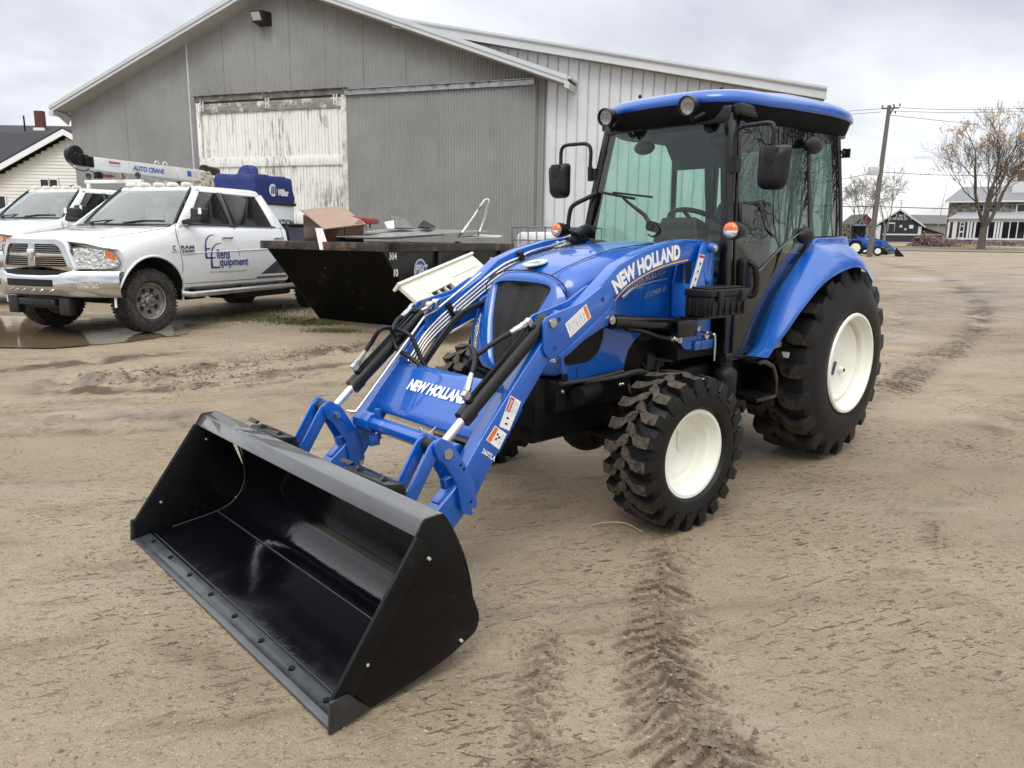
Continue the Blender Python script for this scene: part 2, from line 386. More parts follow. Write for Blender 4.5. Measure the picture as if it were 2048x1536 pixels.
# ------------------------------------------------------------------ hood: sections along X (closed rings)
def hood_ring(x, top, hw, sh, bot, n=10):
    # half section from bottom side up over the crown; returns full ring
    half = [(hw, bot), (hw*1.01, bot+(sh-bot)*.35), (hw*1.0, bot+(sh-bot)*.75), (hw*.985, sh), (hw*.95, sh+(top-sh)*.35), (hw*.84, sh+(top-sh)*.66), (hw*.62, top-(top-sh)*.12), (hw*.32, top-(top-sh)*.03), (0, top)]
    return [(x, y, z) for y, z in half]+[(x, -y, z) for y, z in reversed(half[:-1])]
b = MB()
secs = [(1.34, 1.425, .335, 1.30, .98), (1.55, 1.418, .338, 1.285, .95), (1.75, 1.405, .340, 1.262, .93), (1.95, 1.383, .338, 1.23, .90), (2.12, 1.345, .330, 1.19, .88), (2.26, 1.300, .315, 1.15, .86), (2.352, 1.258, .294, 1.12, .86)]
b.loft([hood_ring(*s) for s in secs], True, True)
b.build('hood', BLUE, TR, smooth=50, sub=1)
# nose shell in front of the seam, with the grille opening
b = MB()
def nose_pt(s, t):
    pass
outer = []   # right-hand half outline of nose front (x, y, z) from top centre down
NO = [(2.372, .0, 1.246), (2.370, .10, 1.242), (2.362, .19, 1.226), (2.352, .245, 1.195), (2.38, .262, 1.13), (2.425, .252, 1.06), (2.47, .236, .98), (2.51, .215, .90), (2.535, .18, .80), (2.54, .12, .765), (2.54, 0, .76)]
NI = [(2.392, .0, 1.205), (2.390, .10, 1.203), (2.384, .175, 1.198), (2.384, .203, 1.186), (2.402, .190, 1.155), (2.435, .165, 1.09), (2.47, .137, 1.01), (2.495, .105, .93), (2.515, .078, .86), (2.528, .05, .815), (2.530, 0, .81)]
ND = [(x-.035, y*.96, z-.004) for x, y, z in NI]           # inner lip
NB = [(2.354, .0, 1.259), (2.354, .10, 1.256), (2.354, .20, 1.236), (2.352, .292, 1.14), (2.35, .305, 1.08), (2.35, .315, 1.02), (2.36, .325, .95), (2.38, .325, .88), (2.40, .315, .78), (2.40, .25, .765), (2.40, 0, .76)]
def full(l): return [p for p in l]+[(x, -y, z) for x, y, z in reversed(l[1:-1])]
b.loft([full(NB), full(NO), full(NI), full(ND)], True, False)
b.build('nose_cowl', BLUE, TR, smooth=60, sub=1)
# grille mesh behind the opening
b = MB(); g = [(x-.028+.012*(1-(abs(y)/.2)), y*.99, z) for x, y, z in NI]
mid = (2.46, 0, 1.02); ring = full(g)
rows = []
for k in range(11):
    l = g[k]; rows.append([(l[0]+.03*(1-(j/6)**2), l[1]*j/6, l[2]) for j in range(-6, 7)])
b.loft(rows, False, False); b.build('grille', GRIL, TR, smooth=60)
# headlight strips on both cheeks
for sd in (1, -1):
    b = MB(); b.ext([(2.405, .84), (2.44, .845), (2.425, .96), (2.39, 1.03), (2.375, 1.02), (2.39, .92)], sd*.262, sd*.30); b.build('headlight', [REFL], TR, bevel=.004)
# seam lines
def tline(pts, r=.0022, nm='seam', mt=None):
    q = MB(); q.tube(pts, r, 5); q.build(nm, mt or DARK, TR)
def ringpts(sec, off=.001):
    r = hood_ring(*sec); return r
tline([Vector(p)+Vector((0.001, 0, .0015)) for p in smoothpath([(2.356, .29, 1.145), (2.357, .275, 1.195), (2.357, .20, 1.238), (2.358, .1, 1.257), (2.358, 0, 1.2605), (2.358, -.1, 1.257), (2.357, -.20, 1.238), (2.357, -.275, 1.195), (2.356, -.29, 1.145)], 5)], .003)
for sd in (1, -1):
    tline([(s[0], sd*s[2]*.60, s[1]-(s[1]-s[3])*.115+.0012) for s in secs], .0022)
# round badge
b = MB(); nrm = Vector((.24, 0, 1)).normalized(); u = Vector((1, 0, -.24)).normalized()
c = Vector((2.285, 0, 1.2945)); ring = [c+u*.066*math.cos(a)+Vector((0, .062, 0))*math.sin(a) for a in [2*math.pi*k/28 for k in range(28)]]
b.loft([ring, [p+nrm*.006 for p in ring]], True, True); bo = b.build('hood_badge', [M('badge_white', (.75, .75, .72), .25, .4, .5)], TR, smooth=30)
b = MB(); lf = [(-.045, -.02), (-.02, 0), (-.005, .03), (.004, .0), (.025, .035), (.02, -.002), (.045, -.01), (.015, -.012), (-.01, -.016)]
b.add([c+u*(-p[1])*1.2+Vector((0, p[0]*1.1, 0))+nrm*.0075 for p in lf], [tuple(range(len(lf)))]); b.build('emblem', M('badge_grey', (.30, .34, .38), .3, .3), bo, smooth=0)
# ------------------------------------------------------------------ side panels of the engine bay
for sd in (1, -1):
    arch = [(1.975, .775), (1.965, .82), (1.945, .865), (1.905, .905), (1.85, .937), (1.78, .955), (1.64, .965)]
    pan = arch+[(1.63, 1.30), (1.95, 1.25), (2.2, 1.17), (2.36, 1.10), (2.41, .95), (2.43, .80), (2.40, .757)]
    b = MB(); 
    vent = fillet([(2.455-.06, .845), (2.20, .935), (2.165, .99), (2.18, .885), (2.27, .842), (2.38, .825)], .015)
    b.ext(pan, sd*.325, sd*.346); b.build('side_panel', BLUE, TR, bevel=.006, seg=3)
    b = MB(); b.ext(fillet([(2.415, .835), (2.43, .87), (2.38, .95), (2.25, 1.0), (2.155, 1.01), (2.152, .95), (2.185, .878), (2.26, .838)], .025), sd*.3465, sd*.350); b.build('side_vent', DARK, TR)
    b = MB(); b.ext(fillet([(2.44, .79), (2.405, .80), (2.395, .765), (2.435, .755)], .012), sd*.3465, sd*.352); b.build('side_port', DARK, TR)
    b = MB(); b.tube(smoothpath([(2.44, sd*.34, .752), (2.2, sd*.347, .752), (1.99, sd*.347, .764)]), .013, 8); b.build('panel_trim', M('trim_grey', (.03, .03, .032), .45), TR)
    tline([(2.335, sd*.347, .77), (2.33, sd*.3475, .82)], .0018)
    # lettering on the panel (behind the arm) and its grey swoosh
    if sd > 0:
        b = MB(); text_on(b, 'NEW HOLLAND', lambda u, v: (1.80-u*.97-v*.10, .348, 1.238+u*.24+v), .042, .04, .1, .62, width=.30); b.build('lettering', SILV, TR, smooth=0)
        b = MB(); text_on(b, 'BOOMER 45', lambda u, v: (1.745-u*.98-v*.15, .348, 1.155+u*.17+v), .030, .03, .25, .9, width=.185); b.build('lettering', SILV, TR, smooth=0)
        b = MB(); b.tube(smoothpath([(2.02, .349, 1.135), (1.93, .349, 1.180), (1.8, .349, 1.205), (1.645, .349, 1.222)]), .009, 6, r1=.002); b.build('swoosh', SILV, TR)
    b = MB(); b.ext([(1.635, .955), (1.635, 1.30), (1.60, 1.36), (1.40, 1.37), (1.40, .95)], sd*.30, sd*.345); b.build('cowl_panel', BLUE, TR, bevel=.006)
# ------------------------------------------------------------------ loader
def arm_poly():
    return dict(plate=fillet([(2.694, 1.085), (2.45, 1.142), (2.315, 1.212), (2.240, 1.198), (2.228, 1.118), (2.222, 1.058), (2.297, 1.022), (2.608, .903), (2.652, .905), (2.690, .942)], [.035, .01, .03, .03, .01, .035, .02, .03, .03, .03]),
        low=[(3.27, .345), (3.195, .238), (3.055, .365), (2.939, .525), (2.808, .697), (2.62, .92), (2.50, 1.05), (2.55, 1.11), (2.70, .965), (2.842, .815), (2.99, .652), (3.077, .545), (3.16, .43)],
        up=[(2.56, 1.03), (2.44, 1.13), (2.308, 1.214), (2.192, 1.300), (2.039, 1.357), (1.83, 1.405), (1.674, 1.426), (1.50, 1.424), (1.44, 1.38), (1.44, 1.33), (1.653, 1.304), (1.811, 1.282), (1.95, 1.255), (2.089, 1.209), (2.229, 1.148), (2.40, 1.02)])
A = arm_poly()
for sd in (1, -1):
    la = bpy.data.objects.new('loader_arm', None); COL.objects.link(la); la.parent = TR
    b = MB(); b.ext(A['low'], sd*.385, sd*.460); b.build('lower_beam', BLUE, la, bevel=.006, seg=3)
    b = MB(); b.ext(A['up'], sd*.385, sd*.458); b.build('upper_beam', BLUE, la, bevel=.006, seg=3)
    for y0, y1 in ((.461, .473), (.372, .384)):
        b = MB(); b.ext(A['plate'], sd*y0, sd*y1); b.build('knee_plate', BLUE, la, bevel=.002)
    b = MB()
    for (x, z) in ((2.645, 1.064), (2.252, 1.052), (3.089, .331)):
        b.cyl((x, sd*.36, z), (x, sd*.482, z), .013, n=12); b.cyl((x, sd*.474, z), (x, sd*.486, z), .020, n=14)
        b.cyl((x, sd*.486, z), (x, sd*.489, z), .010, n=8)
    b.cyl((3.219, sd*.34, .592), (3.219, sd*.492, .592), .013, n=12); b.cyl((3.219, sd*.484, .592), (3.219, sd*.494, .592), .021, n=14)
    b.build('pivot_pin', ZINC, la)
    b = MB(); b.ext(fillet([(2.60, .918), (2.556, .940), (2.238, 1.125), (2.234, 1.088), (2.545, .912), (2.59, .906)], .006), sd*.473, sd*.478); b.build('plate_fold', BLUE, la, bevel=.004)
    b = MB()
    for (x, z) in ((2.60, 1.075), (2.28, 1.035), (2.62, .95), (2.315, 1.15)): b.cyl((x, sd*.472, z), (x, sd*.4745, z), .011, n=14)
    b.build('plate_hole', M('blue_shadow', (.003, .03, .22), .5), la)
    # post that carries the arm
    po = bpy.data.objects.new('loader_post', None); COL.objects.link(po); po.parent = TR
    up = fillet([(1.51, 1.415), (1.555, 1.40), (1.672, 1.11), (1.70, .90), (1.66, .86), (1.42, .845), (1.43, 1.05), (1.43, 1.35), (1.455, 1.41)], [.03, .04, .02, .03, .04, .02, .02, .04, .04])
    b = MB(); b.ext(up, sd*.474, sd*.487); b.ext([(1.60, .85), (1.63, 1.20), (1.58, 1.36), (1.47, 1.36), (1.43, .85)], sd*.36, sd*.374); b.bb((1.60, sd*.374, .86), (1.635, sd*.474, 1.2)); b.build('post_plate', BLUE, po, bevel=.003)
    b = MB(); b.cyl((1.476, sd*.35, 1.385), (1.476, sd*.512, 1.385), .026, n=18); b.build('pivot_boss', BLUE, po, bevel=.003)
    b = MB(); b.cyl((1.476, sd*.50, 1.385), (1.476, sd*.52, 1.385), .017, n=12); b.cyl((1.476, sd*.51, 1.385), (1.476, sd*.523, 1.385), .009, n=8); b.build('bolt_head', ZINC, po)
    b = MB(); b.cyl((1.476, sd*.486, 1.22), (1.476, sd*.492, 1.22), .03, n=18); b.ext(rect(.17, .05, .012, 1.50, .875), sd*.487, sd*.50); b.build('weld_plug', BLUE, po, bevel=.002)
    b = MB(); b.bb((1.30, sd*.30, .80), (1.68, sd*.46, .92)); b.build('mount_bracket', DARK, po, bevel=.01)
    if sd > 0:
        b = MB(); b.tube(smoothpath([(1.475, .49, .93), (1.475, .535, .935), (1.462, .54, .90), (1.45, .535, .79)]), .0085, 8); b.cyl((1.475, .487, .925), (1.475, .50, .925), .022, n=14); b.build('lock_pin', CHROME, po)
        b = MB(); b.cyl((1.56, .488, .965), (1.56, .502, .965), .016, n=8); b.build('bolt_head', ZINC, po)
    # lift cylinder along the post and arm
    lc = bpy.data.objects.new('lift_cylinder', None); COL.objects.link(lc); lc.parent = TR
    b = MB(); b.cyl((1.62, sd*.435, .985), (2.20, sd*.435, 1.037), .036, n=20); b.cyl((1.58, sd*.435, .98), (1.72, sd*.435, .993), .042, n=18); b.cyl((2.14, sd*.435, 1.031), (2.22, sd*.435, 1.039), .032, n=18); b.build('barrel', BLKG, lc, smooth=50)
    b = MB(); b.tube(smoothpath([(2.09, sd*.44, .995), (1.98, sd*.46, .975), (1.86, sd*.47, .94), (1.77, sd*.475, .925)]), .011, 8); b.build('hose', BLKM, lc, smooth=60)
    b = MB(); b.cyl((1.78, sd*.476, .927), (1.70, sd*.482, .918), .013, n=10); b.cyl((1.70, sd*.482, .90), (1.70, sd*.482, .935), .014, n=8); b.cyl((1.735, sd*.48, .921), (1.755, sd*.48, .924), .017, n=6); b.build('hose_fitting', ZINC, lc)
    # tilt cylinder
    tc = bpy.data.objects.new('tilt_cylinder', None); COL.objects.link(tc); tc.parent = TR
    yk = sd*.423; p0 = Vector((2.63, yk, 1.072)); p1 = Vector((3.095, yk, .697)); p2 = Vector((3.219, yk, .592)); d = (p1-p0).normalized(); nn = Vector((d.z*-1, 0, d.x))
    if nn.z < 0: nn = -nn
    b = MB(); b.cyl(p0+d*.02, p1, .0335, n=22); b.cyl(p1-d*.055, p1, .0385, n=22); b.cyl(p0+d*.0, p0+d*.07, .028, n=16); b.ext([(2.61, 1.06), (2.64, 1.10), (2.67, 1.08), (2.65, 1.04)], yk-.025, yk+.025); b.build('barrel', M('cylinder_black', (.006, .006, .0065), .3, 0, 0, .1, spec=.35), tc, smooth=50)
    b = MB(); b.cyl(p1-d*.01, p2, .0185, n=18); b.build('rod', CHROME, tc, smooth=60)
    b = MB(); b.cyl((3.219, sd*.392, .592), (3.219, sd*.455, .592), .03, n=18); b.build('rod_eye', BLKM, tc)
    b = MB(); b.tube([p1-d*.06+nn*.043, p1-d*.26+nn*.043, p0+d*.1+nn*.046], .008, 8); b.build('steel_line', DARK, tc)
    fit = MB(); ends = []
    for q, dr in ((p1-d*.075+nn*.033, -d*.94+nn*.30), (p0+d*.085+nn*.028, d*.94+nn*.20)):
        dr = (dr+Vector((0, -sd*.25, 0))).normalized(); e = q+nn*.034
        fit.cyl(q, q+nn*.012, .020, n=10, mi=1); fit.cyl(q+nn*.01, e, .011, n=8); fit.box(e, (.027, .027, .027), Matrix.Rotation(-math.atan2(d.z, d.x), 3, 'Y'))
        fit.cyl(e, e+dr*.03, .011, n=8); fit.cyl(e+dr*.018, e+dr*.036, .0155, n=6); fit.cyl(e+dr*.036, e+dr*.075, .0135, n=10); fit.cyl(e+dr*.07, e+dr*.095, .0115, n=10); ends.append((e+dr*.088, dr))
    fit.build('hose_fitting', [ZINC, BLKM], tc)
    b = MB(); (ea, da), (eb, db) = ends
    if sd > 0:
        b.tube(smoothpath([ea, ea+da*.05, ea+da*.10+Vector((0, -.02, .0)), ea+da*.15+Vector((0, -.06, -.03)), (2.86, .32, .79), (2.80, .27, .73)]), .0115, 8)
        b.tube(smoothpath([eb, eb+db*.06, eb+db*.13+Vector((0, -.01, -.012)), eb+db*.19+Vector((0, -.03, -.045)), (2.86, .33, .83), (2.83, .28, .75)]), .0115, 8)
    else:
        b.tube(smoothpath([ea, ea+da*.05, ea+da*.12+Vector((0, .02, .015)), (2.86, -.38, .965), (2.81, -.33, .93), (2.79, -.28, .83), (2.77, -.24, .76)]), .0115, 8)
        b.tube(smoothpath([eb, eb+db*.05, eb+db*.10+Vector((0, .01, -.02)), (2.86, -.42, .95), (2.87, -.37, .875), (2.83, -.31, .83), (2.80, -.22, .775)]), .0115, 8)
    b.build('hose', BLKM, tc, smooth=60)
    # bell-crank plates, link bars to the coupler
    bell = fillet([(3.283, .640), (3.250, .664), (3.19, .628), (3.137, .542), (3.083, .455), (3.066, .345), (3.094, .306), (3.145, .331), (3.168, .452), (3.223, .546), (3.272, .592)], .018)
    for y0, y1 in ((.475, .487), (.366, .378)):
        b = MB(); b.ext(bell, sd*y0, sd*y1); b.build('bell_crank', BLUE, TR, bevel=.002)
    b = MB()
    for (x, z) in ((3.155, .535), (3.138, .515), (3.10, .37)): b.cyl((x, sd*.4875, z), (x, sd*.4885, z), .006, n=10)
    b.build('crank_hole', DARK, TR)
    lk = [(3.243, .615), (3.262, .575), (3.375, .40), (3.425, .42), (3.292, .632), (3.262, .652)]
    for y0, y1 in ((.460, .472), (.376, .388)):
        b = MB(); b.ext(lk, sd*y0, sd*y1); b.build('link_bar', BLUE, TR, bevel=.002)
    b = MB(); b.cyl((3.25, sd*.38, .618), (3.25, sd*.47, .618), .026, n=18); b.build('link_bush', BLKM, TR, smooth=50)
    cp = [(3.18, .238), (3.37, .13), (3.405, .17), (3.425, .29), (3.26, .352), (3.225, .375), (3.17, .43), (3.12, .40), (3.08, .33)]
    b = MB(); b.ext(cp, sd*.395, sd*.45); b.build('coupler', BLUE, TR, bevel=.004)
    b = MB(); b.box((3.20, sd*.42, .395), (.075, .05, .03), Matrix.Rotation(R(38), 3, 'Y')); b.box((3.165, sd*.415, .44), (.05, .035, .06), Matrix.Rotation(R(10), 3, 'Y')); b.build('coupler_block', BLUE, TR, bevel=.006)
# cross beam with lettering
b = MB()
F0 = [(2.838, .790), (2.975, .612), (2.985, .575), (2.86, .50), (2.72, .68), (2.80, .80)]
b.ext(fillet(F0, .012), -.386, .386); beam = b.build('loader_crossbeam', BLUE, TR, bevel=.004)
fd = Vector((2.975-2.838, 0, .612-.790)).normalized(); fn_ = Vector((-fd.z, 0, fd.x)); fn_ = fn_ if fn_.x > 0 else -fn_
cc = Vector((2.895, -.005, .718))
b = MB(); text_on(b, 'NEW HOLLAND', lambda u, v: cc+Vector((0, u, 0))-fd*v+fn_*.004, .060, .055, .12, .72, width=.445); b.build('lettering', WHT, beam, smooth=0)
# cross bar and brackets of the coupler
b = MB(); ring = lambda y, r: [(3.075+r*math.cos(a), y, .545+r*math.sin(a)) for a in [2*math.pi*(k+.5)/8 for k in range(8)]]
b.loft([ring(-.37, .036), ring(.37, .036)], True, True); b.loft([ring(-.385, .048), ring(-.26, .048)], True, True); b.build('coupler_tube', BLUE, TR, bevel=.003)
b = MB(); b.tube(smoothpath([(3.11, .205, .575), (3.13, .19, .62), (3.115, .16, .60), (3.12, .17, .55), (3.135, .21, .535), (3.125, .235, .565), (3.12, .225, .60)], 5), .0035, 6); b.tube([(3.12, .225, .60), (3.09, .24, .63)], .0025, 5); b.build('hairpin_clip', M('pale_wire', (.5, .62, .6), .35, .6), TR)
b = MB(); b.cyl((3.06, -.245, .61), (3.06, -.245, .47), .011, n=8); b.box((3.08, -.225, .60), (.02, .03, .05)); b.box((3.09, -.24, .47), (.05, .02, .05)); b.build('latch', BLUE, TR, bevel=.003)
# level rod on the right arm
b = MB(); b.tube([(3.16, -.365, .60), (3.135, -.33, .597), (3.11, -.33, .62), (2.72, -.335, 1.03), (2.66, -.335, 1.05), (2.35, -.34, 1.235)], .0065, 8); b.build('level_rod', M('rod_zinc', (.72, .70, .62), .28, .9), TR, smooth=50)
b = MB(); b.box((2.69, -.335, 1.065), (.10, .02, .035), Matrix.Rotation(R(20), 3, 'Y')); b.cyl((2.69, -.35, 1.08), (2.69, -.31, 1.08), .022, n=12); b.cyl((2.655, -.35, 1.095), (2.655, -.31, 1.095), .018, n=12); b.build('rod_guide', CHROME, TR, bevel=.004)
# steel lines on the inner side of the right arm
b = MB()
for k in range(4):
    o_ = .022*k; yy = -.375+.010*0
    b.tube(smoothpath([(2.80-.02*k, yy, .80-o_*.3), (2.68, yy, .945-o_), (2.50, yy, 1.075-o_), (2.20, yy, 1.255-o_), (2.05, yy, 1.31-o_), (1.95, yy+.0, 1.345-o_*1.2), (1.80, yy, 1.375-o_*1.2), (1.62, yy, 1.405-o_)], 6), .0075, 8)
b.build('steel_line', M('line_zinc', (.75, .72, .64), .25, .85), TR, smooth=60)
b = MB(); b.box((2.52, -.372, 1.03), (.03, .03, .13), Matrix.Rotation(R(35), 3, 'Y')); b.box((2.02, -.372, 1.285), (.03, .03, .13), Matrix.Rotation(R(20), 3, 'Y')); b.build('line_clamp', BLKM, TR, bevel=.004)
b = MB(); b.ell((2.515, -.352, 1.04), (.014, .01, .014), 10, 8); b.build('bolt_head', ZINC, TR)
b = MB()
b.tube(smoothpath([(1.66, -.375, 1.40), (1.56, -.375, 1.415), (1.47, -.40, 1.43)]), .03, 10); b.tube(smoothpath([(1.60, -.36, 1.43), (1.50, -.37, 1.475), (1.42, -.40, 1.46)]), .035, 10); b.build('hose_sleeve', BLKM, TR, smooth=60)
b = MB()
for k, (yy, zz) in enumerate(((-.375, 1.405), (-.36, 1.40))):
    b.cyl((1.78, yy, 1.375-.02*k), (1.64, yy, 1.405-.01*k), .014, n=10); b.cyl((1.73, yy, 1.388-.02*k), (1.75, yy, 1.384-.02*k), .019, n=6)
b.build('line_coupling', ZINC, TR)
b = MB()
for k in range(2): b.tube(smoothpath([(2.78+.015*k, -.30, .76), (2.70+.02*k, -.29, .86), (2.55+.02*k, -.30, 1.0), (2.42+.02*k, -.31, 1.06), (2.25, -.33, 1.10)]), .013, 8)
b.build('hose', BLKM, TR, smooth=60)
# decals on the left arm
def armf(cx, cz, ang, y=.4615):
    ca, sa = math.cos(ang), math.sin(ang)          # u runs towards -X (rearwards, to the right in view)
    return lambda u, v: (cx-(u*ca-v*sa), y, cz+u*sa+v*ca)
b = MB(); base = lambda pts, y, mi: b.ext(pts, y, y+.0006, mi=mi)
S1 = [(2.867, .773), (2.806, .738), (2.872, .621), (2.929, .650)]; S2 = [(2.951, .657), (2.886, .610), (2.928, .550), (3.000, .604)]
b.ext(S1, .4603, .4612, mi=0); b.ext(S2, .4603, .4612, mi=0)
def lerp2(q, u, v): a, b_, c_, d_ = [Vector(p) for p in q]; return tuple((1-v)*((1-u)*a+u*b_)+v*((1-u)*d_+u*c_))
def sub(q, u0, u1, v0, v1, mi, y=.4613): b.ext([lerp2(q, u0, v0), lerp2(q, u1, v0), lerp2(q, u1, v1), lerp2(q, u0, v1)], y, y+.0006, mi=mi)
sub(S1, .05, .42, .03, .48, 1); sub(S2, .04, .3, .04, .96, 2)
for k in range(6): sub(S1, .48+.075*k, .52+.075*k, .06+.01*k, .46, 3)
sub(S1, .06, .94, .52, .53, 3)
for (u, v, r) in ((.45, .66, .10), (.5, .84, .07)): sub(S1, u-.12, u+.12, v-.03, v+.03, 4); 
for (u, v) in ((.5, .62), (.62, .45), (.45, .35)): sub(S2, u-.05, u+.06, v-.08, v+.06, 4)
for k in range(5): sub(S2, .70+.05*k, .725+.05*k, .12, .8, 3)
text_on(b, 'DANGER', lambda u, v: ((lerp2(S1, .235+v, .26-u))[0], .4622, (lerp2(S1, .235+v, .26-u))[1]), .2, .02, 0, 1, width=.36, mi=0)
S3 = [(2.455, 1.055), (2.370, 1.110), (2.29, 1.085), (2.29, 1.07)]
la_l = None
b.build('safety_decal', [WHT, REDD, ORG, DEC, INK], TR, smooth=0)
b = MB(); S3 = [(2.561, 1.053), (2.428, 1.134), (2.391, 1.072), (2.526, .990)]
b.ext(S3, .4735, .4742, mi=0); 
def sub3(u0, u1, v0, v1, mi): b.ext([lerp2(S3, u0, v0), lerp2(S3, u1, v0), lerp2(S3, u1, v1), lerp2(S3, u0, v1)], .4743, .4749, mi=mi)
sub3(.84, .96, .05, .95, 1)
for k in range(7): sub3(.06+.11*k, .135+.11*k, .08, .9, 2)
b.build('safety_decal', [WHT, ORG, DEC], TR, smooth=0)
# main lettering, following the curve of the upper arm
UC = smoothpath([(2.33, 0, 1.10), (2.192, 0, 1.213), (2.10, 0, 1.262), (1.95, 0, 1.313), (1.80, 0, 1.346), (1.64, 0, 1.367), (1.5, 0, 1.375)], 12)
def along(path, s):
    acc = 0
    for i in range(len(path)-1):
        l = (path[i+1]-path[i]).length
        if acc+l >= s or i == len(path)-2: d = (path[i+1]-path[i])/l; return path[i]+d*(s-acc), d
        acc += l
def onarc(s0, off, y):
    def f(u, v):
        p, d = along(UC, s0+u); n = Vector((d.z, 0, -d.x)); n = n if n.z > 0 else -n
        q = p+n*(v+off)-Vector((d.x, 0, d.z))*0; return (q.x+v*.06, y, q.z)
    return f
b = MB(); text_on(b, 'NEW HOLLAND', onarc(.415, .004, .4597), .076, .055, .10, .72, width=.545); b.build('lettering', WHT, TR, smooth=0)
b = MB(); vs = []
for k in range(25):
    s = .085+k*.67/24; w_ = .0065*min(1, .3+k/6); vs += [onarc(0, 0, .4597)(s, -.045-w_/2), onarc(0, 0, .4597)(s, -.045+w_/2)]
b.add(vs, [(2*k, 2*k+2, 2*k+3, 2*k+1) for k in range(24)]); b.build('stripe', STRP, TR, smooth=0)
b = MB(); text_on(b, '260TLA', lambda u, v: (2.984-u*.80+v*.6, .4613, .540-u*.60-v*.8) if False else (2.984-u*.80-v*.60, .4613, .538-u*.60+v*.80), .021, .03, 0, 1, width=.088); b.build('lettering', WHT, TR, smooth=0)
# post decal strip
b = MB(); PS = [(1.575, 1.352), (1.527, 1.345), (1.600, 1.170), (1.650, 1.170)]
b.ext(PS, .4873, .4879, mi=0)
def subp(u0, u1, v0, v1, mi): b.ext([lerp2(PS, u0, v0), lerp2(PS, u1, v0), lerp2(PS, u1, v1), lerp2(PS, u0, v1)], .488, .4884, mi=mi)
subp(.04, .96, .02, .09, 1)
for k in range(4):
    v0 = .13+.22*k; subp(.08, .92, v0+.195, v0+.2, 3); subp(.3, .6, v0+.04, v0+.12, 2); subp(.45, .75, v0+.10, v0+.16, 3)
b.build('safety_decal', [WHT, REDD, DEC, INK], TR, smooth=0)
# toolbox with lid and latches on its bracket
tb = bpy.data.objects.new('toolbox', None); COL.objects.link(tb); tb.parent = TR
b = MB(); 
x0, x1, y0, y1 = 1.375, 1.725, .515, .665
b.loft([[(x0+.012, y0, 1.045), (x1-.012, y0, 1.045), (x1-.012, y1-.012, 1.045), (x0+.012, y1-.012, 1.045)], [(x0, y0, 1.145), (x1, y0, 1.145), (x1, y1, 1.145), (x0, y1, 1.145)]], True, True)
for k in range(6): b.box((x0+.03+k*.058, y1-.003, 1.09), (.012, .010, .085))
for k in range(3): b.box((x1-.004, y0+.03+k*.045, 1.09), (.010, .012, .085))
b.build('body', BLKM, tb, bevel=.004)
b = MB(); b.bb((x0-.008, y0-.002, 1.147), (x1+.008, y1+.008, 1.182)); b.bb((x0+.02, y0+.02, 1.182), (x1-.02, y1-.02, 1.192)); b.build('lid', BLKM, tb, bevel=.007, seg=3)
for k in (.2, .8):
    b = MB(); b.bb((x0+(x1-x0)*k-.022, y1+.008, 1.118), (x0+(x1-x0)*k+.022, y1+.018, 1.178)); b.build('latch', BLKM, tb, bevel=.003)
b = MB(); b.bb((1.42, .49, 1.028), (1.73, .60, 1.041)); b.bb((1.58, .49, .93), (1.75, .505, 1.028)); b.build('bracket', BLKG, tb, bevel=.003)
# ------------------------------------------------------------------ bucket
BK = bpy.data.objects.new('loader_bucket', None); COL.objects.link(BK); BK.parent = TR
HWB = .905
inn = smoothpath([(3.93, 0, .010), (3.74, 0, .030), (3.575, 0, .054), (3.495, 0, .098), (3.452, 0, .170), (3.450, 0, .255), (3.477, 0, .372), (3.520, 0, .474), (3.56, 0, .545)], 5)
inn = [(p.x, p.z) for p in inn]
outp = [(x-.007 if z > .06 else x, z-.008) for x, z in inn]
b = MB()
b.loft([[(x, -HWB, z) for x, z in inn]+[(x-.006-(.003 if z > .08 else 0), -HWB, z-.007 if z < .2 else z) for x, z in reversed(inn)], [(x, HWB, z) for x, z in inn]+[(x-.006-(.003 if z > .08 else 0), HWB, z-.007 if z < .2 else z) for x, z in reversed(inn)]], True, True)
b.build('shell', BUCK, BK, smooth=40)
b = MB(); b.ext(fillet([(3.560, .545), (3.567, .563), (3.640, .556), (3.672, .508), (3.664, .503), (3.634, .540), (3.575, .546)], .006), -HWB-.006, HWB+.006); b.build('top_rail', M('rail_black', (.05, .052, .056), .28, 0, 1, .2, 4), BK, bevel=.002)
side = fillet([(3.985, .0), (3.80, .012), (3.56, .052), (3.43, .105), (3.414, .155), (3.565, .562), (3.642, .560), (3.672, .512), (3.985, .085)], [.004, .05, .05, .03, .04, .012, .012, .01, .004])
for sd in (1, -1):
    b = MB(); b.ext(side, sd*HWB, sd*(HWB+.010)); b.build('side_plate', BUCKO, BK, bevel=.002)
    b = MB(); b.ext([(3.985, .088), (3.677, .512), (3.655, .50), (3.62, .485), (3.955, .015), (3.985, .0)], sd*(HWB+.0105), sd*(HWB+.018)); b.build('side_cutter', BUCKO, BK, bevel=.002)
    b = MB(); b.ext(fillet([(4.000, -.004), (3.992, .098), (3.93, .098), (3.86, .02)], .006), sd*(HWB+.0185), sd*(HWB+.027)); b.build('corner_guard', BUCKT, BK, bevel=.002)
    b = MB()
    for x, z in ((3.63, .43), (3.86, .16), (3.50, .10)): b.cyl((x, sd*(HWB-.004), z), (x, sd*(HWB+.0195), z), .0055, n=10)
    b.build('bolt_hole', M('hole_light', (.42, .41, .38), .5), BK)
    b = MB(); b.tube([(p[0]+.003, sd*(HWB-.005), p[1]+.004) for p in inn[3:-9]], .003, 5); b.build('weld_seam', WELD, BK)
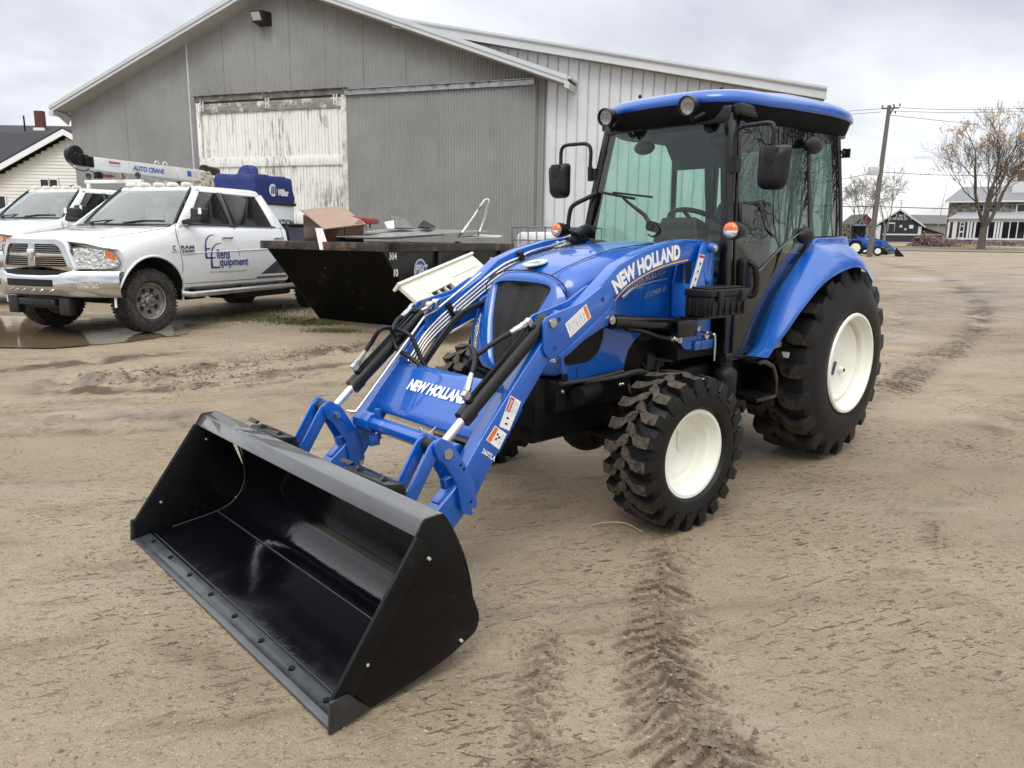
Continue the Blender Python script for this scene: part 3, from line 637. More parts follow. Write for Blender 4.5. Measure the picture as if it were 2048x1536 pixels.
b = MB(); b.ext([(3.990, -.004), (3.915, .010), (3.915, .018), (3.990, .004)], -HWB, HWB); b.ext([(3.99, .004), (3.965, .009), (3.965, .012), (3.99, .008)], -HWB, HWB); b.build('cutting_edge', M('edge_grey', (.06, .065, .07), .38, .2, .4, .25, 12, dirt=(.25, .2, .15), dscale=30, dlo=.68, dhi=.8), BK, bevel=.002)
b = MB()
for k in range(8):
    y = -.80+k*.229; b.cyl((3.935, y, .010), (3.935, y, .0195), .011, n=12)
b.build('bolt_hole', DARK, BK)
b = MB()
pts = [Vector((3.60, -HWB+.01+i*.01, .0525+.0012*math.sin(i*2.3))) for i in range(181)]
b.tube(pts, .0032, 5); pts = [Vector((3.90, -HWB+.01+i*.02, .0155)) for i in range(91)]; b.tube(pts, .003, 5); b.build('weld_seam', WELD, BK)
for sd in (1, -1):       # attach ribs on the back of the shell
    for yy in (.33, .50):
        b = MB(); b.ext([(3.425, .16), (3.43, .26), (3.455, .38), (3.50, .485), (3.54, .555), (3.52, .57), (3.44, .50), (3.34, .30), (3.35, .18)], sd*yy-.008, sd*yy+.008); b.build('attach_rib', BLKG, BK, bevel=.002)
    b = MB(); b.ext([(3.552, .540), (3.545, .557), (3.47, .545), (3.455, .50), (3.50, .49)], sd*.415-.15, sd*.415+.14); b.ext([(3.53, .562), (3.545, .568), (3.53, .580), (3.515, .574)], sd*.415-.19, sd*.415-.11); b.build('hook_bar', BLKG, BK, bevel=.004)
# ------------------------------------------------------------------ cab
CB = bpy.data.objects.new('cab', None); COL.objects.link(CB); CB.parent = TR
def apil(z):       # A-pillar centre line (x, |y|)
    return float(np.interp(z, [.80, 1.0, 1.44, 1.69, 2.10], [1.285, 1.29, 1.335, 1.305, 1.245])), float(np.interp(z, [.8, 1.44, 1.69, 2.1], [.505, .505, .478, .43]))
def bpil(z): return float(np.interp(z, [1.36, 1.43, 2.08], [.42, .42, .49])), float(np.interp(z, [1.36, 1.44, 2.1], [.515, .51, .475]))
def cpil(z): return float(np.interp(z, [1.4, 1.46, 1.70, 2.12], [-.03, -.03, .01, .10])), float(np.interp(z, [1.4, 1.46, 2.12], [.51, .505, .48]))
ZS = [.80, 1.0, 1.2, 1.44, 1.69, 1.9, 2.09]
for sd in (1, -1):
    def post(fn, zs, w, d, nm='cab_pillar', mt=BLKG):
        b = MB(); rg = []
        for z in zs:
            x, y = fn(z); rg.append([(x-w/2, sd*(y-d), z), (x+w/2, sd*(y-d), z), (x+w/2, sd*y, z), (x-w/2, sd*y, z)])
        b.loft(rg, True, True); return b.build(nm, mt, CB, bevel=.008)
    post(lambda z: (apil(z)[0], apil(z)[1]+.01), ZS, .062, .05)
    post(lambda z: (apil(z)[0]-.055, apil(z)[1]+.012), ZS, .022, .03, 'door_frame')
    post(lambda z: (bpil(z)[0], bpil(z)[1]+.008), [1.36, 1.44, 1.8, 2.09], .035, .03)
    post(lambda z: (cpil(z)[0], cpil(z)[1]+.008), [1.42, 1.46, 1.70, 2.12], .045, .05)
    # door glass: front edge by the A pillar, rear edge follows the fender then the B pillar
    b = MB(); rows = []
    rear = [(.80, 1.00, .50), (.92, .93, .508), (1.04, .845, .512), (1.14, .765, .514), (1.23, .655, .515), (1.32, .545, .514), (1.40, .45, .512), (1.44, bpil(1.44)[0], .510), (1.69, bpil(1.69)[0], bpil(1.69)[1]), (1.9, bpil(1.9)[0], bpil(1.9)[1]), (2.09, bpil(2.08)[0], .476)]
    for z, xr, yr in rear:
        xf_, yf_ = apil(z); xf_ -= .055; rows.append([(xf_+(xr-xf_)*t, sd*(yf_+(yr-yf_)*t+.035*math.sin(math.pi*t)), z) for t in [k/8 for k in range(9)]])
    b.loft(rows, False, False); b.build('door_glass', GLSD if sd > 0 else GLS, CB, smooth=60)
    b = MB(); pth = [Vector((p[1], sd*(p[2]+.004), p[0])) for p in rear]; b.tube([Vector((1.235, sd*.508, .80)), Vector((1.10, sd*.515, .80))]+pth[:8], .016, 8); b.build('door_seal', BLKM, CB, smooth=60)
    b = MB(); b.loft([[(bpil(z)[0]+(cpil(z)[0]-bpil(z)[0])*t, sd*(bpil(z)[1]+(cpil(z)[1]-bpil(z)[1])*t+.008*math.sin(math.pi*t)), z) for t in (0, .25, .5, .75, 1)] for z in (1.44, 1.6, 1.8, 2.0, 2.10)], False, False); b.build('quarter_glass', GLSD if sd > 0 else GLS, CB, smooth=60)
    b = MB(); b.ext([(.44, 1.425), (-.04, 1.425), (-.03, 1.47), (.45, 1.455)], sd*.475, sd*.522); b.build('quarter_frame', BLKG, CB, bevel=.006)
    b = MB(); b.bb((-.02, sd*.40, 2.075), (1.26, sd*.482, 2.14)); b.build('roof_rail', BLKG, CB, bevel=.012)
    b = MB(); b.bb((1.02, sd*.40, .765), (1.31, sd*.525, .812)); b.build('door_sill', BLKG, CB, bevel=.006)
    b = MB(); b.ext([(1.32, .72), (1.22, .72), (1.22, 1.42), (1.32, 1.42)], sd*.43, sd*.505); b.build('cab_pillar', BLKG, CB, bevel=.02)
    # handle, hinge stays
    if sd > 0:
        b = MB(); b.tube(smoothpath([(1.16, .53, 1.31), (1.155, .565, 1.29), (1.14, .575, 1.22), (1.13, .565, 1.14), (1.14, .535, 1.12)]), .018, 8); b.ext(fillet([(1.22, 1.33), (1.14, 1.33), (1.12, 1.13), (1.19, 1.10), (1.22, 1.2)], .03), .50, .542); b.build('door_handle', BLKM, CB, bevel=.006, smooth=50)
        b = MB(); b.tube([(1.215, .45, 1.66), (1.24, .5, 1.62), (1.24, .51, 1.50), (1.22, .50, 1.48)], .012, 8); b.build('grab_loop', BLKM, CB, smooth=60)
        b = MB(); b.tube([(1.10, .545, 1.24), (.80, .55, 1.41), (.62, .545, 1.475)], .0045, 6); b.build('gas_strut', M('strut_grey', (.12, .125, .125), .35, .6), CB)
        b = MB(); b.ell((.55, .545, 1.46), (.085, .04, .05), 16, 12); b.build('door_hinge', BLKM, CB, smooth=60)
        b = MB(); b.ell((.52, .53, 1.985), (.10, .035, .05), 16, 12); b.build('door_hinge', BLKM, CB, smooth=60)
    # mirror on its bent arm
    mi = bpy.data.objects.new('mirror', None); COL.objects.link(mi); mi.parent = TR
    b = MB(); b.tube(smoothpath([(1.30, sd*.47, 1.80), (1.325, sd*.497, 1.81), (1.33, sd*.50, 1.87), (1.33, sd*.50, 1.96), (1.335, sd*.53, 1.998), (1.345, sd*.62, 2.003), (1.35, sd*.70, 2.0), (1.355, sd*.727, 1.97), (1.356, sd*.728, 1.88)], 5), .0115, 10); b.cyl((1.325, sd*.5, 1.775), (1.33, sd*.5, 1.86), .017, n=12); b.box((1.295, sd*.48, 1.815), (.06, .05, .07)); b.build('arm', BLKM, mi, smooth=50)
    b = MB(); rg = []
    for i, (u, dx) in enumerate(((0, .0), (.012, -.02), (.03, -.035), (.05, -.045), (.065, -.04))):
        sc_ = [1, 1.0, .96, .84, .55][i]
        rg.append([(1.335+u, sd*(.736+p[0]*sc_), 1.79+p[1]*sc_) for p in fillet([(-.078, -.11), (.068, -.115), (.088, .10), (-.075, .105)], [.045, .045, .035, .03], 5)])
    b.loft(rg, True, True); b.build('housing', BLKM, mi, smooth=50)
    b = MB(); b.ext(fillet([(sd*.70, 1.885), (sd*.775, 1.885), (sd*.775, 1.85), (sd*.765, 1.80), (sd*.74, 1.79), (sd*.71, 1.80), (sd*.70, 1.85)], .015), 1.380, 1.402, ax='X'); b.build('clamp_cover', BLKM, mi, bevel=.006)
    b = MB(); b.ext(fillet([(sd*(.736-.06), 1.70), (sd*(.736+.06), 1.70), (sd*(.736+.07), 1.88), (sd*(.736-.06), 1.88)], .03), 1.331, 1.3345, ax='X'); b.build('mirror_glass', CHROME, mi)
    # turn signal
    ts = bpy.data.objects.new('turn_signal', None); COL.objects.link(ts); ts.parent = TR
    b = MB(); b.lathe([(1.40, .022), (1.41, .035), (1.45, .045), (1.485, .047), (1.50, .043)], (0, sd*.612, 1.473), 'X', 24); b.tube([(1.42, sd*.60, 1.47), (1.40, sd*.55, 1.465), (1.35, sd*.50, 1.46)], .022, 10); b.build('housing', BLKM, ts, smooth=50)
    for nm, a0, a1, mt in (('amber_lens', 0, math.pi, AMB), ('clear_lens', math.pi, 2*math.pi, REFL)):
        b = MB(); rg = []
        for (x, r) in ((1.500, .042), (1.510, .039), (1.518, .028), (1.521, .012), (1.5215, .001)): rg.append([(x, sd*.612+r*math.cos(a0+(a1-a0)*k/12), 1.473+r*math.sin(a0+(a1-a0)*k/12)) for k in range(13)])
        b.loft(rg, False, False); b.build(nm, mt, ts, smooth=60)
    # work light
    wl = bpy.data.objects.new('work_light', None); COL.objects.link(wl); wl.parent = TR
    ax = Vector((.96, -sd*0.0+.10, -.20)).normalized(); c = Vector((1.455, sd*.279, 2.118)); sx = Vector((-ax.y, ax.x, 0)).normalized(); sz = ax.cross(sx)*-1
    sz = sx.cross(ax)*1.0
    if sz.z < 0: sz = -sz
    def rg_(off, r): return [c+ax*off+r*(math.cos(2*math.pi*k/24)*sx+math.sin(2*math.pi*k/24)*sz) for k in range(24)]
    b = MB(); b.loft([rg_(-.065, .03), rg_(-.05, .043), rg_(0, .049), rg_(.018, .051), rg_(.018, .046), rg_(-.002, .045), rg_(-.045, .036)], True, True); b.tube([c-ax*.03-sz*.04, c-ax*.05-sz*.075, (1.33, sd*.30, 2.09)], .014, 8); b.build('housing', BLKM, wl, smooth=50)
    b = MB(); rgs = [rg_(-.003, .0445)]
    for k in range(1, 6): rgs.append(rg_(-.003-.028*(1-(1-k/5)**2), .0445*(1-k/5)+.001))
    b.loft(rgs, True, False); b.build('reflector', M('faceted_reflector', (.85, .85, .83), .28, .55, 0, .35, 70, .02, 75), wl, smooth=0)
    b = MB(); b.loft([rg_(.006, .0455), rg_(.011, .03), rg_(.013, .001)], True, True); b.build('lens', LENS, wl, smooth=60)
    # fender: inner line by the door, outer lip over the tyre
    inl = [(1.06, .47, .775), (1.00, .505, .82), (.935, .512, .93), (.85, .516, 1.05), (.77, .518, 1.15), (.66, .518, 1.24), (.55, .517, 1.33), (.46, .514, 1.40), (.42, .51, 1.425), (.20, .50, 1.435), (-.04, .50, 1.42), (-.16, .49, 1.36)]
    oul = [(1.135, .66, .79), (1.09, .672, .845), (.985, .69, .945), (.885, .697, 1.035), (.785, .70, 1.105), (.68, .70, 1.17), (.565, .70, 1.222), (.45, .70, 1.258), (.335, .70, 1.283), (.17, .70, 1.303), (-.0, .70, 1.28), (-.16, .69, 1.20)]
    inl = smoothpath(inl, 3); oul = smoothpath(oul, 3); b = MB(); rows = []
    for pi_, po in zip(inl, oul):
        row = [Vector((pi_.x, sd*(pi_.y-.012), pi_.z-.01)), Vector((pi_.x, sd*pi_.y, pi_.z))]
        nrm = Vector((pi_.x-.0, 0, pi_.z-.62)).normalized()
        for t in (.12, .3, .5, .7, .86):
            p = pi_.lerp(po, t); q = math.sin(math.pi*t)*.035+(.04 if False else 0); row.append(Vector((p.x+nrm.x*q, sd*p.y, p.z+nrm.z*q)))
        row += [Vector((po.x, sd*po.y, po.z)), Vector((po.x-nrm.x*.03, sd*(po.y+.004), po.z-nrm.z*.03)), Vector((po.x-nrm.x*.03, sd*(po.y-.006), po.z-nrm.z*.03)), Vector((po.x-nrm.x*.012, sd*(po.y-.02), po.z-nrm.z*.012))]
        rows.append(row)
    b.loft(rows, False, False); b.build('fender', BLUE, TR, smooth=55)
    b = MB(); b.ext([(.50, 1.36), (-.12, 1.34), (-.055, 1.462), (.40, 1.447)], sd*.46, sd*.545); b.build('fender_top', BLUE, TR, bevel=.012, seg=3)
    b = MB(); b.ext([(.98, .80), (.60, 1.22), (.40, 1.36), (-.15, 1.33), (-.25, .9), (.3, .75)], sd*.28, sd*.30); b.build('wheel_liner', DARK, TR)
    b = MB(); b.tube([(.07, sd*.49, 1.99), (.0, sd*.50, 1.985)], .012, 6); b.box((.0, sd*.50, 1.985), (.012, .05, .055)); b.box((.02, sd*.50, 1.985), (.04, .008, .055)); b.build('lamp_bracket', BLKG, CB)
# windshield, rear glass, cowl
b = MB(); rows = []
for z in (1.0, 1.2, 1.44, 1.56, 1.69, 1.9, 2.06):
    x, y = apil(z); rows.append([(x+.02+.05*(1-(t/4)**2), (y-.02)*t/4, z) for t in range(-4, 5)])
b.loft(rows, False, False); b.build('windshield', GLS, CB, smooth=60)
b = MB()
for z, h in ((2.085, .085),):
    x, y = apil(z); b.loft([[(x-.02+.05*(1-(t/6)**2), y*t/6, z-h/2), (x+.035+.05*(1-(t/6)**2), y*t/6, z-h/2), (x+.035+.05*(1-(t/6)**2), y*t/6, z+h/2), (x-.02+.05*(1-(t/6)**2), y*t/6, z+h/2)] for t in range(-6, 7)], True, True)
b.build('windshield_header', BLKG, CB, bevel=.006)
b = MB(); b.loft([[(cpil(z)[0]-.03, y*cpil(z)[1]*.95, z) for y in (-1, -.5, 0, .5, 1)] for z in (1.30, 1.46, 1.7, 2.10)], False, False); b.build('rear_glass', GLS, CB, smooth=60)
b = MB(); b.bb((-.06, -.5, 1.26), (0, .5, 1.34)); b.bb((.04, -.48, 2.085), (.10, .48, 2.14)); b.bb((-.04, -.49, 1.40), (.0, -.44, 2.1)) ; b.build('rear_frame', BLKG, CB, bevel=.01)
b = MB(); b.bb((.0, -.47, .78), (1.27, .47, .815)); b.build('cab_floor', M('floor_mat', (.35, .36, .33), .7, 0, 0, .2, 20), CB)
b = MB(); b.bb((1.25, -.47, .8), (1.29, .47, 1.12)); b.bb((-.02, -.50, .72), (.02, .50, 1.30)); b.build('bulkhead', DARK, CB)
for sd in (1, -1):   # inner wheel arches, pale green through the glass
    b = MB(); b.loft([[(x, sd*.50, z), (x, sd*.30, z)] for x, z in ((.93, .82), (.86, .98), (.76, 1.12), (.62, 1.22), (.40, 1.28), (.0, 1.28))], False, False); b.build('wheel_arch_cover', M('arch_plastic', (.10, .14, .15), .5, 0, 0, .1), CB, smooth=50)
# dash, steering wheel, seat, interior
b = MB(); b.loft([[(1.24-.26*t, w, 1.0+.52*t), (1.24-.26*t, -w, 1.0+.52*t), (1.24-.02-.14*t, -w*.8, 1.0+.56*t), (1.24-.02-.14*t, w*.8, 1.0+.56*t)] for t, w in ((0, .22), (.4, .21), (.8, .19), (1, .15))], True, True); b.build('dashboard', BLKM, CB, bevel=.03, seg=3)
b = MB(); ring = [(.84+.0, 0, 0)]; pth = [Vector((.85, 0, 1.50))+.19*(math.cos(a)*Vector((.55, 0, .0)).normalized()*1+math.sin(a)*Vector((0, 1, 0)))+Vector((0, 0, .19*.55*math.cos(a))) for a in [2*math.pi*k/32 for k in range(33)]]
b.tube(pth, .015, 8); b.cyl((1.02, 0, 1.38), (.86, 0, 1.49), .025, n=10)
for a in (0, 2.1, 4.2): b.tube([(.86, 0, 1.49), pth[int(a/(2*math.pi)*32)]], .013, 6)
b.build('steering_wheel', BLKM, CB, smooth=60)
b = MB(); b.loft([[(x, .23*s, z), (x, -.23*s, z), (x+.09, -.23*s*.9, z+.02), (x+.09, .23*s*.9, z+.02)] for x, z, s in ((.42, 1.18, .9), (.36, 1.35, 1), (.32, 1.55, 1), (.29, 1.67, .8))], True, True); b.bb((.36, -.24, 1.06), (.80, .24, 1.18)); b.bb((.42, -.2, .8), (.72, .2, 1.06))
for sd in (1, -1): b.box((.56, sd*.27, 1.31), (.30, .06, .05), Matrix.Rotation(R(8), 3, 'Y'))
b.build('seat', SEAT, CB, bevel=.035, seg=3)
b = MB(); b.bb((.05, -.40, 2.03), (1.20, .40, 2.12)); b.build('headliner', M('headliner_grey', (.16, .17, .18), .8), CB, bevel=.03)
b = MB(); b.ext([(.95, 2.04), (.62, 2.04), (.60, 1.90), (.80, 1.86)], -.25, .12); b.build('overhead_console', M('console_grey', (.09, .095, .10), .7), CB, bevel=.02)
for yy, nm in ((-.22, 'interior_mirror'), (.30, 'interior_mirror')):
    b = MB(); b.tube(smoothpath([(1.22, yy-.05, 2.05), (1.20, yy-.02, 2.02), (1.19, yy, 1.99)]), .012, 8); b.ell((1.185, yy+.02, 1.965), (.03, .075, .042), 18, 10); b.build(nm, BLKM, CB, smooth=60)
b = MB(); b.tube([(1.375, .02, 1.50), (1.385, -.02, 1.56), (1.375, -.17, 1.645), (1.36, -.22, 1.675)], [.016, .012, .008, .006], 8); b.tube([(1.385, -.10, 1.655), (1.355, -.37, 1.70)], .008, 6); b.tube([(1.39, .03, 1.70-.04), (1.365, -.28, 1.698)], .006, 6); b.cyl((1.33, .03, 1.49), (1.40, .03, 1.50), .03, n=14); b.build('wiper', BLKM, CB, smooth=50)
b = MB(); b.tube(smoothpath([(1.40, .05, 1.52), (1.41, .10, 1.47), (1.40, .06, 1.44), (1.37, .0, 1.45)]), .006, 6); b.build('washer_hose', BLKM, CB)
for sd in (-1,):
    b = MB(); b.tube(smoothpath([(1.34, -.43, 1.70), (1.37, -.475, 1.672), (1.41, -.555, 1.628), (1.42, -.578, 1.58), (1.42, -.585, 1.48), (1.40, -.55, 1.46)], 4), .014, 10); b.build('grab_rail', BLKM, TR, smooth=60)
# gas struts inside the rear glass, seat belt hardware
b = MB(); b.tube([(.12, -.33, 1.98), (.02, -.35, 1.50)], .009, 6); b.tube([(.03, -.35, 1.75), (.0, -.36, 1.50)], .013, 6); b.build('gas_strut', BLKM, CB)
# roof: dome over a plan outline
plan = [(1.385, 0), (1.380, .14), (1.362, .27), (1.325, .36), (1.25, .44), (1.12, .495), (.90, .525), (.6, .535), (.3, .535), (.06, .525), (-.10, .475), (-.19, .32), (-.215, 0)]
plan = smoothpath([(x, y, 0) for x, y in plan], 3)
full_ = [(p.x, p.y) for p in plan]+[(p.x, -p.y) for p in reversed(plan[1:-1])]
def redge(x): return float(np.interp(x, [-.2, .0, .3, .6, 1.0, 1.2, 1.4], [2.165, 2.172, 2.172, 2.16, 2.14, 2.14, 2.142]))
cx0 = .62
b = MB(); rgs = []
for s, h in ((.955, .006), (.99, .0), (1.0, .005), (1.0, .032), (.985, .055), (.95, .072), (.86, .085), (.70, .094), (.45, .099), (.2, .101), (.02, .102)):
    ring = []
    for x, y in full_:
        X = cx0+(x-cx0)*s; Y = y*s; hh = h if h < .06 else .06+(h-.06)*(1.0+.30*math.exp(-((X-.55)/.35)**2))
        # raised rear cap with a shoulder on each side
        ridge = .016*math.exp(-((abs(Y)-.36)/.07)**2)*(1/(1+math.exp((X-1.05)/.06))) if h > .05 else 0
        ring.append((X, Y, redge(x)+hh+ridge))
    rgs.append(ring)
b.loft(rgs, True, True); b.build('roof', BLUE, CB, smooth=60)
b = MB(); rgs = []
for s, z in ((.985, .003), (.975, -.03), (.955, -.075), (.91, -.10), (.80, -.105)): rgs.append([(cx0+(x-cx0)*s+.01, y*s, redge(x)+z) for x, y in full_])
b.loft(rgs, True, True); b.build('roof_liner', M('roof_underside', (.004, .004, .004), .7, 0, 0, .2, 8, spec=.12), CB, smooth=50)
b = MB(); b.bb((-.08, .18, 2.085), (.10, .44, 2.10)); b.build('air_vent', M('vent_brown', (.06, .05, .04), .7), CB)
for x, y in ((1.25, -.20), (1.12, .26)):
    b = MB(); b.ell((x, y, redge(x)+.108), (.010, .010, .012), 10, 8); b.build('roof_screw', DARK, CB)
# step, side canister, under-cab parts
b = MB(); b.ext(smooth2 if False else fillet([(1.12, .765), (1.04, .765), (.93, .72), (.88, .64), (.88, .53), (.90, .53), (.905, .62), (.95, .70), (1.05, .74), (1.12, .74)], .01), .36, .62); b.bb((.88, .36, .522), (1.11, .62, .545)); b.build('step', BLKG, TR, bevel=.005)
b = MB()
for i in range(8):
    for j in range(7): b.cyl((.905+i*.026, .38+j*.036, .545), (.905+i*.026, .38+j*.036, .552), .007, n=6)
b.build('step_tread', DARK, TR)
b = MB(); b.lathe([(.40, .05), (.415, .062), (.68, .068), (.71, .066), (.725, .05), (.735, .036), (.765, .036), (.77, .042), (.785, .042), (.79, .03)], (1.27, .50, 0), 'Z', 24); b.build('canister', BLKM, TR, smooth=45)
b = MB(); b.box((1.27, .47, .40), (.03, .05, .10)); b.cyl((1.27, .47, .40), (1.27, .47, .32), .012, n=8); b.bb((1.10, .40, .55), (1.22, .46, .74)); b.build('canister_bracket', DARK, TR)
# ------------------------------------------------------------------ pickup trucks
TWHT = M('truck_white', (.80, .81, .82), .28, 0, 1, .02, 2, rvar=.03, dirt=(.62, .58, .50), dscale=1.6, dlo=.66, dhi=.95)
TDK = M('truck_glass_dark', (.006, .0065, .007), .03, 0, 0, .2, 3, rvar=.02, spec=.6)
TGL = glass('windshield_glass', (.66, .74, .74), ior=1.9)
CHR = M('truck_chrome', (.62, .62, .63), .13, 1, 0, .06, 6, dirt=(.30, .25, .19), dscale=3, dlo=.58, dhi=.9)
TBLK = M('truck_black_trim', (.012, .012, .013), .45, 0, 0, .2, 20)
WELL = M('wheel_well', (.01, .01, .01), .9)
ALLOY = M('alloy_dull', (.42, .41, .40), .34, .9, 0, .25, 12, dirt=(.16, .13, .10), dscale=14, dlo=.5, dhi=.75)
TTYR = M('truck_tyre', (.024, .023, .022), .75, 0, 0, .4, 26, .006, 60, dirt=(.11, .092, .072), dscale=16, dlo=.48, dhi=.72)
PURP = M('bed_purple', (.012, .012, .035), .3, 0, .8, .2, 2)
INT = M('truck_interior', (.30, .31, .31), .8, 0, 0, .25, 4)
LOGO = M('logo_blue', (.02, .035, .20), .5)
LOGOG = M('logo_grey', (.20, .21, .24), .5)
def sidey(z): return float(np.interp(z, [.48, .55, .65, .85, 1.05, 1.2, 1.32, 1.40], [.90, .935, .968, .987, .982, .968, .945, .92]))
def nosex(y, s): return -.36*(abs(y)/.97)**2.4*s
def body_ring(X, zc, zsh, s, bot=.50, top_in=.80):
    half = [(.86, bot)]+[(sidey(z), z) for z in (.55, .65, .65+(zsh-.07-.65)*.4, .65+(zsh-.07-.65)*.75)]+[(sidey(min(zsh-.05, 1.32))-.004, zsh-.07), (sidey(min(zsh, 1.38))-.028, zsh-.015)]
    half += [(.80, zsh+.012), (.66, zsh+(zc-zsh)*.55), (.40, zsh+(zc-zsh)*.88), (0, zc)]
    return [(X+nosex(y, s), y, z) for y, z in half]+[(X+nosex(y, s), -y, z) for y, z in reversed(half[:-1])]
def make_truck(lab, loc, rz, decals, cat='pickup truck'):
    T = thing('pickup_truck', lab, cat, loc, rz)
    b = MB()
    S = [(.83, 1.17, 1.075, 1.0), (.80, 1.215, 1.10, 1.0), (.66, 1.25, 1.135, .95), (.35, 1.285, 1.20, .62), (0, 1.315, 1.255, .25), (-.35, 1.34, 1.31, .05), (-.52, 1.36, 1.345, 0), (-.62, 1.39, 1.385, 0), (-1.6, 1.40, 1.395, 0), (-2.84, 1.405, 1.40, 0)]
    b.loft([body_ring(*q) for q in S], True, True)
    body = b.build('body', [TWHT, WELL], T, smooth=40)
    cut = MB(); cut.cyl((0, .62, .42), (0, 1.2, .42), .545, n=48); cut.cyl((0, -.62, .42), (0, -1.2, .42), .545, n=48); co_ = cut.build('cut', [TWHT, WELL], T, smooth=0)
    for p in co_.data.polygons: p.material_index = 1
    md = body.modifiers.new('b', 'BOOLEAN'); md.operation = 'DIFFERENCE'; md.object = co_; md.solver = 'EXACT'; md.material_mode = 'TRANSFER'
    dg = bpy.context.evaluated_depsgraph_get(); dg.update(); me = bpy.data.meshes.new_from_object(body.evaluated_get(dg)); body.modifiers.clear(); body.data = me
    bpy.data.objects.remove(co_)
    me.polygons.foreach_set('use_smooth', [True]*len(me.polygons)); me.set_sharp_from_angle(angle=R(38))
    for sd in (1, -1):
        b = MB(); b.tube([(.555*math.cos(a), sd*(sidey(.42+.555*math.sin(a))+.002), .42+.555*math.sin(a)) for a in [R(-6)+R(192)*k/32 for k in range(33)]], .016, 6); b.build('wheel_arch', TWHT, T, smooth=60)
        # creases and shut lines
        b = MB()
        def side(pts): return [(x, sd*(sidey(z)+.0005), z) for x, z in pts]
        b.tube(side([(-.50, .60), (-.50, .85), (-.47, 1.1), (-.45, 1.25), (-.47, 1.38)]), .0045, 5); b.tube(side([(-1.64, .60), (-1.64, 1.0), (-1.62, 1.38)]), .0045, 5)
        b.tube(side([(-2.82, .62), (-2.82, 1.0), (-2.74, 1.2), (-2.72, 1.38)]), .0045, 5); b.tube(side([(-.50, .60), (-2.82, .60)]), .0045, 5)
        b.tube([(.70, sd*.56, 1.165), (.40, sd*.74, 1.21), (.0, sd*.80, 1.268), (-.35, sd*.83, 1.322), (-.46, sd*.86, 1.355)], .004, 5)
        b.build('shut_line', M('shut_line', (.10, .10, .10), .7), T)
        b = MB(); b.tube(side([(-.52, 1.0), (-1.6, 1.03), (-2.8, 1.06)]), .008, 6); b.build('body_crease', TWHT, T, smooth=60)
        # greenhouse pillars
        def gy(z): return .905+(1.40-z)*.49
        def gp(poly, nm, mt, th=.02, off=0):
            q = MB(); o_ = [(x, sd*(gy(z)+off), z) for x, z in poly]; i_ = [(x, sd*(gy(z)+off-th), z) for x, z in poly]; n = len(poly)
            q.add(o_+i_, [tuple(range(n)), tuple(range(2*n-1, n-1, -1))]+[(i, (i+1) % n, n+(i+1) % n, n+i) for i in range(n)]); return q.build(nm, mt, T, bevel=.004)
        gp([(-.52, 1.36), (-1.12, 1.86), (-1.20, 1.90), (-1.27, 1.885), (-.74, 1.40)], 'roof_pillar', TWHT, .03)
        gp([(-1.10, 1.85), (-1.20, 1.905), (-2.48, 1.905), (-2.62, 1.86), (-2.50, 1.845), (-1.3, 1.85)], 'roof_pillar', TWHT, .03)
        gp([(-1.56, 1.37), (-1.58, 1.86), (-1.70, 1.86), (-1.72, 1.37)], 'door_post', TDK, .02, .004)
        gp([(-2.83, 1.37), (-2.62, 1.885), (-2.45, 1.86), (-2.55, 1.38)], 'roof_pillar', TWHT, .03)
        gp(fillet([(-.74, 1.395), (-1.26, 1.85), (-1.58, 1.852), (-1.56, 1.395)], [.01, .06, .01, .01]), 'side_window', TDK, .012, -.004)
        gp(fillet([(-1.71, 1.395), (-1.70, 1.852), (-2.44, 1.85), (-2.57, 1.395)], [.01, .01, .10, .03]), 'side_window', TDK, .012, -.004)
        b = MB(); b.tube([(x, sd*(gy(1.39)+.006), 1.388) for x in (-.72, -1.6, -2.6)], .011, 6); b.build('window_trim', TBLK, T)
        for x in (-1.42, -2.60):
            b = MB(); b.box((x, sd*(sidey(1.22)+.028), 1.215), (.19, .018, .03)); b.box((x+.09, sd*(sidey(1.22)+.012), 1.215), (.03, .03, .032)); b.box((x-.09, sd*(sidey(1.22)+.012), 1.215), (.03, .03, .032)); b.build('door_handle', CHR, T, bevel=.008)
        # tow mirror
        mi = bpy.data.objects.new('mirror', None); COL.objects.link(mi); mi.parent = T
        b = MB(); b.box((-.72, sd*1.11, 1.505), (.13, .20, .20)); b.build('mirror_shell', TBLK, mi, bevel=.03, seg=3)
        b = MB(); b.loft([[(-.62, sd*.90, 1.385), (-.76, sd*.90, 1.385), (-.76, sd*.90, 1.44), (-.62, sd*.90, 1.44)], [(-.64, sd*1.04, 1.405), (-.80, sd*1.04, 1.405), (-.80, sd*1.04, 1.47), (-.64, sd*1.04, 1.47)], [(-.64, sd*1.20, 1.42), (-.77, sd*1.20, 1.42), (-.77, sd*1.20, 1.49), (-.64, sd*1.20, 1.49)]], True, True); b.build('mirror_arm', TBLK, mi, bevel=.012)
        b = MB(); b.ext(fillet([(sd*1.16, 1.52), (sd*1.212, 1.52), (sd*1.205, 1.60), (sd*1.165, 1.60)], .012), -.658, -.648, ax='X'); b.build('mirror_lamp', WHT, mi)
        # head lamp
        hl = bpy.data.objects.new('headlight', None); COL.objects.link(hl); hl.parent = T
        fx = lambda y: .845+nosex(y, 1.0)+.01
        ys = [.535, .62, .70, .78, .85, .91, .945, .965]; zt = [1.075, 1.085, 1.082, 1.072, 1.058, 1.03, .98, .925]; zb = [.83, .825, .823, .823, .828, .835, .85, .89]
        b = MB(); b.loft([[(fx(y)-.0, sd*y, z1+(z0-z1)*k/3) for k in range(4)] for y, z0, z1 in zip(ys, zt, zb)], False, False); b.build('lens', M('headlamp_glass', (.55, .56, .56), .06, .75, 1, .5, 26, .02, 30), hl, smooth=50)
